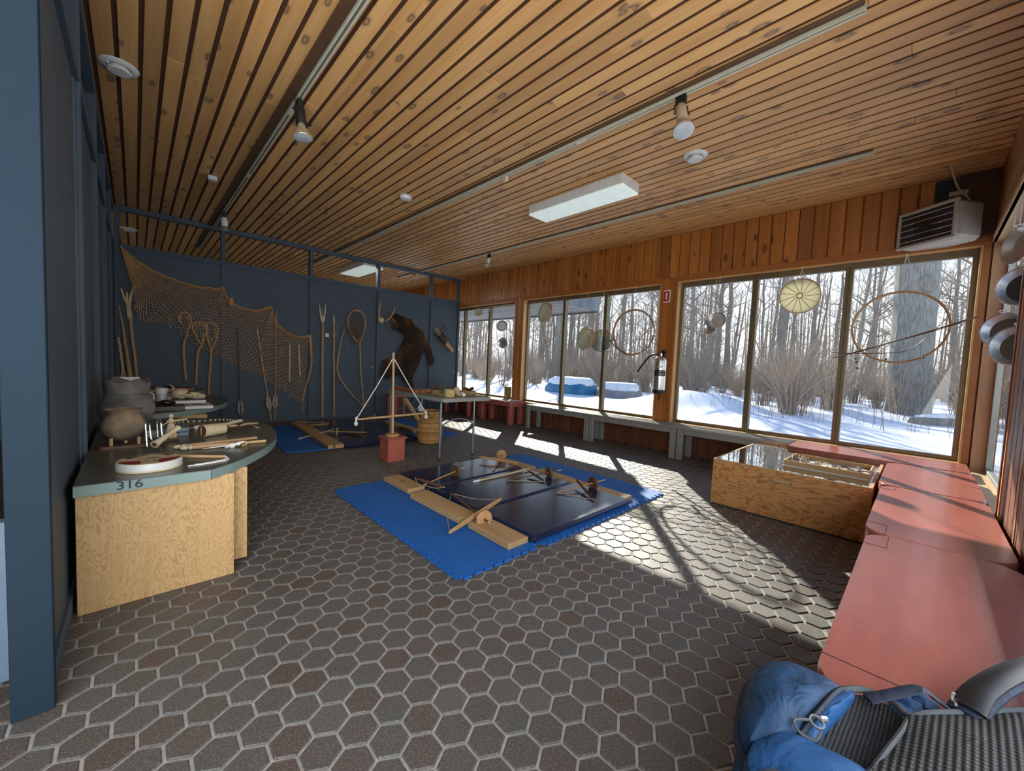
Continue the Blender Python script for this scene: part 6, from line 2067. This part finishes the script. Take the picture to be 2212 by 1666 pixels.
sr_ = pm('sign_red', (.55, .012, .02), rough=.4)
t.part('red_field', MB().box(5.5985, 2.628, 2.192, 5.5998, 2.708, 2.332), sr_)
t.part('white_mark', MB().box(5.5972, 2.655, 2.215, 5.5984, 2.681, 2.31), M['white'])

# ------------------------------------------------------------------ drums, hoops and pans hung in the windows
XH = 5.52
M['frame_wood'] = pm('bent_drum_frame', (.36, .19, .08), (.27, .13, .05), 14, rough=.5)
M['thin_hide'] = None
m_, nt, bs = node_mat('translucent_hide')
v = coords(nt, (1, 1, 1))
nt.links.new(rampv(nt, tex_noise(nt, v, 7, 4), [(.3, (.62, .60, .47)), (.7, (.50, .47, .34))]), bs.inputs['Base Color'])
bs.inputs['Roughness'].default_value = .55; bs.inputs['Transmission Weight'].default_value = 0
tl = N(nt, 'ShaderNodeBsdfTranslucent'); tl.inputs[0].default_value = (.74, .73, .58, 1)
mx = N(nt, 'ShaderNodeMixShader'); mx.inputs[0].default_value = .55
out = [n_ for n_ in nt.nodes if n_.type == 'OUTPUT_MATERIAL'][0]
nt.links.new(bs.outputs[0], mx.inputs[1]); nt.links.new(tl.outputs[0], mx.inputs[2]); nt.links.new(mx.outputs[0], out.inputs[0])
M['thin_hide'] = m_
M['clear_skin'] = glass_mat('clear_drum_skin', (.78, .80, .74), .3, .15)
M['foil'] = pm('foil_pan', (.66, .68, .70), (.56, .58, .60), 30, rough=.3, metal=.75, bmp=.2)


def hang_line(t, top, bot, r=.0016):
    mb = MB(); mb.tube([top, bot], r, 4); t.part('hanging_string', mb, M['paper'])


def hand_drum(label, c, nrm, R_, dep, skin='thin_hide', lacing=False, top=None, group='hand drums hung in the windows'):
    c = Vector(c); t = T('hanging_drum', label, 'drum', tuple(c), group)
    A = along(c, nrm)
    mb = MB().ring([(R_ * .97, -dep / 2), (R_, -dep / 2), (R_, dep / 2), (R_ * .97, dep / 2)], 44, M=A); t.part('frame', mb, M['frame_wood'])
    mb = MB().lathe([(R_ * 1.012, dep * .1), (R_ * 1.015, dep * .5), (R_ * .99, dep * .53), (.0001, dep * .54)], 44, M=A); sk = t.part('skin', mb, M[skin])
    if lacing:
        mb = MB()
        for k in range(13):
            an = 2 * PI * k / 13 + .2
            mb.tube([A @ Vector((R_ * .98 * math.cos(an), R_ * .98 * math.sin(an), -dep * .35)), A @ Vector((.03 * math.cos(an + .3), .03 * math.sin(an + .3), -dep * .5 - .006))], .0035, 5)
        mb.tube([A @ Vector((.03 * math.cos(k), .03 * math.sin(k), -dep * .5 - .006)) for k in range(7)], .007, 6)
        t.part('rawhide_lacing', mb, M['stick'], parent=sk)
    hang_line(t, (c.x, c.y, 2.447) if top is None else top, c + Vector((0, 0, R_ * .96)))
    return t


t = hand_drum('largest pale hand drum with radiating lacing, hung in the middle pane of the large window', (XH, 1.05, 2.105), (1, .18, .05), .195, .075, lacing=True)
mb = MB(); mb.tube([(XH, 1.09, 2.28), (XH, 1.045, 2.40), (XH, 1.0, 2.28)], .003, 5); t.part('hanging_loop', mb, M['paper'])
hand_drum('tilted pale hand drum at the top of the middle window, left pane', (XH, 4.95, 2.16), (-.96, .27, .12), .185, .07)
hand_drum('hand drum with an orange frame in the centre pane of the middle window', (XH, 4.00, 1.66), (-.93, .30, .10), .19, .07)
hand_drum('clear skinned drum beside the orange framed one in the middle window', (XH + .06, 3.72, 1.63), (-1, -.3, .05), .185, .03, skin='clear_skin')
hand_drum('tiny round drum under the roof edge in the far window', (XH, 6.93, 2.285), (-1, -.5, .1), .085, .05)


def pie_pan(label, c, nrm, R_, dep, top, face='foil', group='foil pans hung in the windows'):
    c = Vector(c); t = T('hanging_pan', label, 'pan', tuple(c), group); A = along(c, nrm)
    n_ = 64; vs = []; fs = []
    pr = [(R_ * .70, -dep), (R_ * .93, 0), (R_, .002), (R_ * .99, .006), (R_ * .93, .004), (R_ * .695, -dep + .003)]
    for q, (r, z) in enumerate(pr):
        for k in range(n_):
            an = 2 * PI * k / n_
            rr = r * (1 + (.012 * math.cos(k * PI) if q in (1, 4) else 0))
            vs.append((rr * math.cos(an), rr * math.sin(an), z))
    for q in range(len(pr) - 1):
        for k in range(n_): fs.append((q * n_ + k, q * n_ + (k + 1) % n_, (q + 1) * n_ + (k + 1) % n_, (q + 1) * n_ + k))
    t.part('rim', MB().add(vs, fs, M=A), M['foil'])
    mb = MB().lathe([(R_ * .70, -dep + .001), (R_ * .695, -dep + .004), (.0001, -dep + .004)], 40, M=A)
    t.part('pan_bottom', mb, M[face])
    p = c + Vector((0, 0, R_ * .9))
    mb = MB(); mb.tube([top, p], .0022, 5); mb.tube(smooth_path([p, p + Vector((.0, .02, .02)), p + Vector((0, -.02, .025)), p], 4), .0035, 5)
    t.part('hanging_string', mb, M['paper'])
    return t


M['mesh_face'] = pm('dark_mesh_screen', (.16, .135, .10), (.12, .10, .075), 200, rough=.7)
M['dark_face'] = pm('dark_drum_face', (.045, .045, .045), (.03, .03, .03), 100, rough=.6)
pie_pan('small foil pan in the left pane of the large window, in front of its twin', (XH, 1.925, 1.872), (-1, -.1, .1), .108, .03, (XH, 1.925, 2.445))
pie_pan('foil pan half hidden behind the front one in the left pane of the large window', (XH + .06, 2.03, 1.80), (-1, .4, -.1), .105, .03, (XH + .05, 1.98, 2.445))
pie_pan('upper foil pan shining white in the far window', (XH, 6.136, 1.958), (-1, -.9, .15), .115, .03, (XH, 6.136, 2.445))
pie_pan('lower foil pan of the two in the far window', (XH, 6.085, 1.60), (-1, -.3, -.1), .11, .03, (XH, 6.10, 1.86))
YP = -.372
pie_pan('top pale blue foil pan hanging in the garden window beside the heater', (4.32, YP, 2.14), (-.55, 1.0, .1), .125, .04, (4.32, YP, 2.46))
pie_pan('dark faced foil pan hanging right under the pale blue one', (3.90, YP - .01, 1.80), (-1, .45, .15), .125, .04, (4.0, YP, 2.46), 'dark_face')
pie_pan('brown meshed foil pan with a knotted string, behind the lowest one', (4.66, YP, 1.605), (-.8, .62, .2), .128, .042, (4.60, YP, 2.46), 'mesh_face')
pie_pan('lowest foil pan with a brown mesh face, in front at the garden window', (3.93, YP - .01, 1.44), (-.9, .5, .15), .128, .042, (4.05, YP, 2.46), 'mesh_face')


def hoop(label, c, R_, rr, sticks, top):
    c = Vector(c); t = T('hanging_hoop', label, 'hoop', tuple(c), 'bentwood hoops hung in the windows')
    mb = MB(); rg = random.Random(int(c.y * 100))
    for q in range(2):
        mb.tube([(c.x + rg.uniform(-.008, .008) + .012 * q, c.y + (R_ - .008 * q) * math.cos(2 * PI * k / 60), c.z + (R_ - .008 * q) * math.sin(2 * PI * k / 60)) for k in range(60)], rr, 6, closed=True)
    h = t.part('ring', mb, M['frame_wood'] if R_ < .352 else M['stick'])
    for pts, r in sticks:
        mb = MB(); mb.tube(smooth_path([(c.x - .02, y, z) for y, z in pts], 5), r, 6); t.part('twig', mb, M['stick_dark'])
    hang_line(t, top, c + Vector((0, 0, R_)), .002)
    return t


h1 = hoop('thin bent hoop with long twigs in the right pane, in front of the big tree', (XH, .215, 1.72), .355, .0065,
     [([(.70, 1.405), (.45, 1.49), (.1, 1.63), (-.30, 1.80)], .007), ([(.66, 1.42), (.30, 1.55), (-.05, 1.68), (-.30, 1.795)], .004), ([(.72, 1.46), (.45, 1.455), (.15, 1.48), (.02, 1.60)], .004)], (XH, .20, 2.445))
mb = MB()
for y, z in ((.50, 1.36), (.49, 1.30), (.515, 1.40), (.28, 1.40), (.02, 1.42)): mb.ball((XH - .02, y, z), .012, 8); mb.tube([(XH - .02, y, z), (XH - .02, y, z + .08)], .0012, 4)
h1.part('bead', mb, M['stick_dark'])
mb = MB(); mb.tube(smooth_path([(XH - .02, .665, 1.40), (XH - .02, .66, 1.32), (XH - .02, .67, 1.26), (XH - .02, .69, 1.20)], 4), [.006] * 8 + [.009, .012, .009, .004, .002], 6); h1.part('leaf_tassel', mb, M['hide'])
mb = MB(); mb.tube([(XH, .20, 2.445), (XH, .26, 2.10)], .0022, 4); mb.tube([(XH, .20, 2.445), (XH, .12, 2.09)], .0022, 4); h1.part('hanging_cords', mb, M['paper'])
h2 = hoop('orange bentwood hoop with a crossing twig beside the fire extinguisher', (XH, 3.13, 1.745), .345, .009,
     [([(3.68, 1.62), (3.55, 1.60), (3.45, 1.635), (3.1, 1.63), (2.69, 1.63)], .006), ([(3.50, 1.62), (3.38, 1.50), (3.22, 1.42), (3.17, 1.30)], .007), ([(2.80, 1.83), (2.92, 1.73), (2.99, 1.65), (3.02, 1.55), (3.03, 1.42)], .006), ([(3.02, 1.76), (2.92, 1.60), (2.86, 1.42)], .005)], (XH, 3.12, 2.445))
mb = MB(); mb.ball((XH - .03, 2.965, 1.36), (.004, .024, .095), 12); mb.tube([(XH - .03, 2.965, 1.44), (XH - .03, 2.975, 1.62)], .0015, 4); h2.part('feather', mb, M['paper'], label='white hanging feather')

# ------------------------------------------------------------------ blue backpack beside the nearest red bench
def dome(poly, zs, tone=.5):
    """stack of shrinking outlines: list of (scale, z)"""
    n_ = len(poly); cx = sum(p[0] for p in poly) / n_; cy = sum(p[1] for p in poly) / n_
    vs = []; fs = []
    for s_, z in zs:
        for x, y in poly:
            k = 1 + .02 * noise.noise(Vector((x * 9, y * 9, z * 9)))
            vs.append((cx + (x - cx) * s_ * k, cy + (y - cy) * s_ * k, z + .008 * noise.noise(Vector((x * 8, y * 8, s_ * 4))) * (1 if s_ < .97 else 0)))
    m_ = len(zs)
    for i in range(m_ - 1):
        for k in range(n_): fs.append((i * n_ + k, i * n_ + (k + 1) % n_, (i + 1) * n_ + (k + 1) % n_, (i + 1) * n_ + k))
    fs.append(tuple((m_ - 1) * n_ + k for k in range(n_))); fs.append(tuple(range(n_ - 1, -1, -1)))
    return MB().add(vs, fs, tone)


def sm(pts, k=5):
    q = smooth_path([(x, y, 0) for x, y in pts + pts[:1]], k)[:-1]
    return [(p.x, p.y) for p in q]


def cloth(name, c1, c2):
    m, nt, bs = node_mat(name)
    v = coords(nt)
    nt.links.new(rampv(nt, tex_noise(nt, v, 5, 3), [(.3, c1), (.7, c2)]), bs.inputs['Base Color'])
    bs.inputs['Roughness'].default_value = .62
    f = mth(nt, 'ADD', mth(nt, 'MULTIPLY', tex_noise(nt, v, 9, 3, .5, 1.2), 1.0), mth(nt, 'MULTIPLY', tex_noise(nt, v, 900, 1), .05))
    bump(nt, bs, f, .5, .03)
    return m


M['pack_blue'] = cloth('backpack_blue', (.004, .050, .135), (.003, .033, .098))
M['pack_bright'] = cloth('backpack_bright_blue', (.005, .088, .27), (.004, .066, .21))
M['pack_navy'] = cloth('backpack_navy', (.010, .022, .050), (.008, .018, .042))
M['pack_grey'] = pm('backpack_piping', (.085, .10, .105), (.07, .08, .085), 40, rough=.8)


def mesh_fabric(name, hole, thread, pitch):
    m, nt, bs = node_mat(name)
    tc = N(nt, 'ShaderNodeTexCoord'); sp = N(nt, 'ShaderNodeSeparateXYZ'); nt.links.new(tc.outputs['Object'], sp.inputs[0])
    k = 2 * PI / pitch
    u = mth(nt, 'ADD', mth(nt, 'MULTIPLY', sp.outputs[0], .74 * k), mth(nt, 'MULTIPLY', sp.outputs[1], -.67 * k))
    w = mth(nt, 'MULTIPLY', mth(nt, 'ADD', mth(nt, 'MULTIPLY', sp.outputs[0], -.67 * k), mth(nt, 'MULTIPLY', sp.outputs[1], -.74 * k)), 1.25)
    a_ = mth(nt, 'COSINE', mth(nt, 'ADD', u, w)); b_ = mth(nt, 'COSINE', mth(nt, 'SUBTRACT', u, w))
    f = mth(nt, 'ADD', a_, b_)
    nt.links.new(mixc(nt, rampv(nt, mth(nt, 'MULTIPLY_ADD', f, .25, .5), [(.54, 0.0), (.62, 1.0)]), thread, hole), bs.inputs['Base Color'])
    bs.inputs['Roughness'].default_value = .7
    bump(nt, bs, f, .6, .003)
    return m


t = T('backpack', 'blue hiking backpack with a black mesh back panel leaning on the nearest red bench', 'backpack', (.98, .0, 0))
body = sm([(.78, .15), (.86, .21), (1.0, .225), (1.11, .20), (1.155, .15), (1.165, .02), (1.175, -.10), (1.175, -.26), (1.05, -.325), (.80, -.325), (.72, -.15), (.73, .02)])
t.part('body', dome(body, [(.96, .002), (1.0, .03), (1.0, .36), (.97, .42), (.9, .44)]), M['pack_blue'])
lid_o = sm([(.845, .185), (.90, .215), (1.03, .235), (1.11, .225), (1.165, .185), (1.178, .13), (1.165, .075), (1.08, .085), (.99, .105), (.92, .12), (.86, .15)])
ld = t.part('lid', dome(lid_o, [(.96, .40), (1.0, .425), (1.0, .455), (.93, .490), (.78, .508), (.5, .518), (.2, .52)]), M['pack_blue'])
mb = MB(); mb.tube([(x, y, .452) for x, y in lid_o], .010, 6, closed=True); t.part('lid_binding', mb, M['pack_navy'], parent=ld)
mb = MB(); mb.tube(smooth_path([(1.03, .228, .470), (1.055, .19, .503), (1.07, .14, .515), (1.075, .098, .500)], 5), .007, 6, flat=.5); t.part('lid_seam', mb, M['pack_navy'], parent=ld)
front = sm([(.905, .125), (.98, .112), (1.09, .092), (1.165, .078), (1.178, .055), (1.12, .065), (1.02, .085), (.93, .105)])
t.part('lid_flap', dome(front, [(1.0, .44), (1.0, .470), (.9, .490), (.5, .498), (.2, .50)]), M['pack_bright'])
mb = MB(); mb.tube(smooth_path([(.935, .118, .492), (1.0, .104, .506), (1.10, .086, .507), (1.165, .074, .49)], 5), .006, 6); t.part('zip', mb, M['pack_navy'], parent=ld)
mb = MB(); mb.ring([(.010, -.002), (.013, -.002), (.013, .002), (.010, .002)], 16, M=axes((.975, .098, .512), (1, 0, .3), (0, 1, .2), (-.3, -.2, 1))); mb.tube([(.988, .095, .512), (1.003, .088, .508)], .006, 8); t.part('cord_lock', mb, M['steel'], parent=ld)
mb = MB(); mb.tube(smooth_path([(.972, .108, .512), (.94, .13, .515), (.925, .115, .508), (.94, .095, .50), (.965, .09, .505)], 5), .0028, 5); t.part('pull_cord', mb, M['pack_grey'], parent=ld)
# concave upper mesh and flat lower mesh
um = sm([(.965, .100), (1.06, .088), (1.14, .075), (1.19, .045), (1.195, .0), (1.165, -.03), (1.08, -.02), (1.0, -.0), (.945, .015), (.93, .06)])
t.part('neck_mesh', dome(um, [(1.0, .425), (1.0, .478), (.9, .474), (.6, .465), (.3, .462)]), mesh_fabric('black_mesh', (.006, .006, .007), (.035, .037, .042), .0105))
lm = sm([(1.165, -.025), (1.20, -.055), (1.29, -.13), (1.38, -.205), (1.42, -.27), (1.35, -.325), (1.05, -.325), (.85, -.30), (.84, -.12), (.93, .015), (1.01, .0), (1.09, -.015)])
pn = t.part('back_mesh', dome(lm, [(1.0, .455), (1.0, .490), (.97, .500), (.7, .512), (.35, .518)]), mesh_fabric('grey_mesh', (.060, .066, .058), (.008, .009, .011), .017))
mb = MB(); mb.tube(smooth_path([(.96, .108, .486), (1.06, .096, .490), (1.14, .082, .490), (1.195, .048, .488), (1.205, .0, .488), (1.175, -.03, .492), (1.21, -.06, .497), (1.30, -.135, .497), (1.39, -.21, .497), (1.43, -.275, .495)], 5), .007, 8); t.part('frame_piping', mb, M['pack_grey'])
mb = MB(); mb.tube(smooth_path([(1.165, -.03, .494), (1.09, -.018, .500), (1.01, .0, .500), (.935, .018, .494)], 5), .005, 6); t.part('panel_seam', mb, M['pack_grey'])
wing = sm([(.75, .155), (.80, .178), (.85, .182), (.91, .168), (.94, .138), (.945, .09), (.962, .04), (.95, .005), (.88, -.02), (.80, .0), (.745, .06), (.735, .12)])
wg = t.part('side_wing', dome(wing, [(.97, .30), (1.0, .42), (1.0, .47), (.93, .492), (.7, .507), (.3, .512)]), M['pack_bright'])
mb = MB(); mb.tube(smooth_path([(.752, .165, .485), (.79, .135, .508), (.81, .08, .514), (.815, .02, .512)], 5), .006, 6); t.part('wing_binding', mb, M['pack_grey'], parent=wg)
pk = sm([(.742, .150), (.775, .135), (.79, .10), (.795, .04), (.76, .02), (.735, .06), (.728, .12)])
t.part('wing_pocket', dome(pk, [(1.0, .46), (1.0, .492), (.8, .512), (.4, .520)]), M['pack_navy'], parent=wg)
# webbing and shoulder strap lying over the bench
mb = MB(); mb.tube(smooth_path([(1.17, .035, .488), (1.21, -.005, .505), (1.255, -.045, .515), (1.268, -.07, .500), (1.262, -.10, .492)], 6), .004, 8, flat=3.5); t.part('webbing_strap', mb, M['pack_navy'])
mb = MB(); mb.ring([(.010, -.002), (.014, -.002), (.014, .002), (.010, .002)], 14, M=axes((1.29, -.098, .506), (1, -.3, 0), (0, .3, 1), (.2, 1, .1))); mb.ring([(.008, -.002), (.011, -.002), (.011, .002), (.008, .002)], 14, M=axes((1.275, -.094, .500), (1, .3, .3), (0, -.3, 1), (.2, 1, .1))); t.part('strap_buckle', mb, M['steel'])
for o_, z_, m__ in ((0, 0, 'pack_navy'), (1, .012, 'black')):
    mb = MB(); mb.tube(smooth_path([(1.262 + .008 * o_, -.112 - .006 * o_, .497 + z_), (1.33, -.135, .515 + z_), (1.42, -.175, .528 + z_), (1.54, -.235, .530 + z_), (1.68, -.30, .520 + z_)], 6), .009 - .002 * o_, 10, flat=3.4); t.part('shoulder_strap', mb, M[m__])
pc = MB()
for q in ((1.225, -.02, .462), (1.265, -.03, .462), (1.30, -.055, .462)): pc.ball(q, (.03, .022, .012), 12, wob=.4, seed=q[0])
t.part('strap_padding', pc, M['pack_bright'])
bpy.context.view_layer.update()
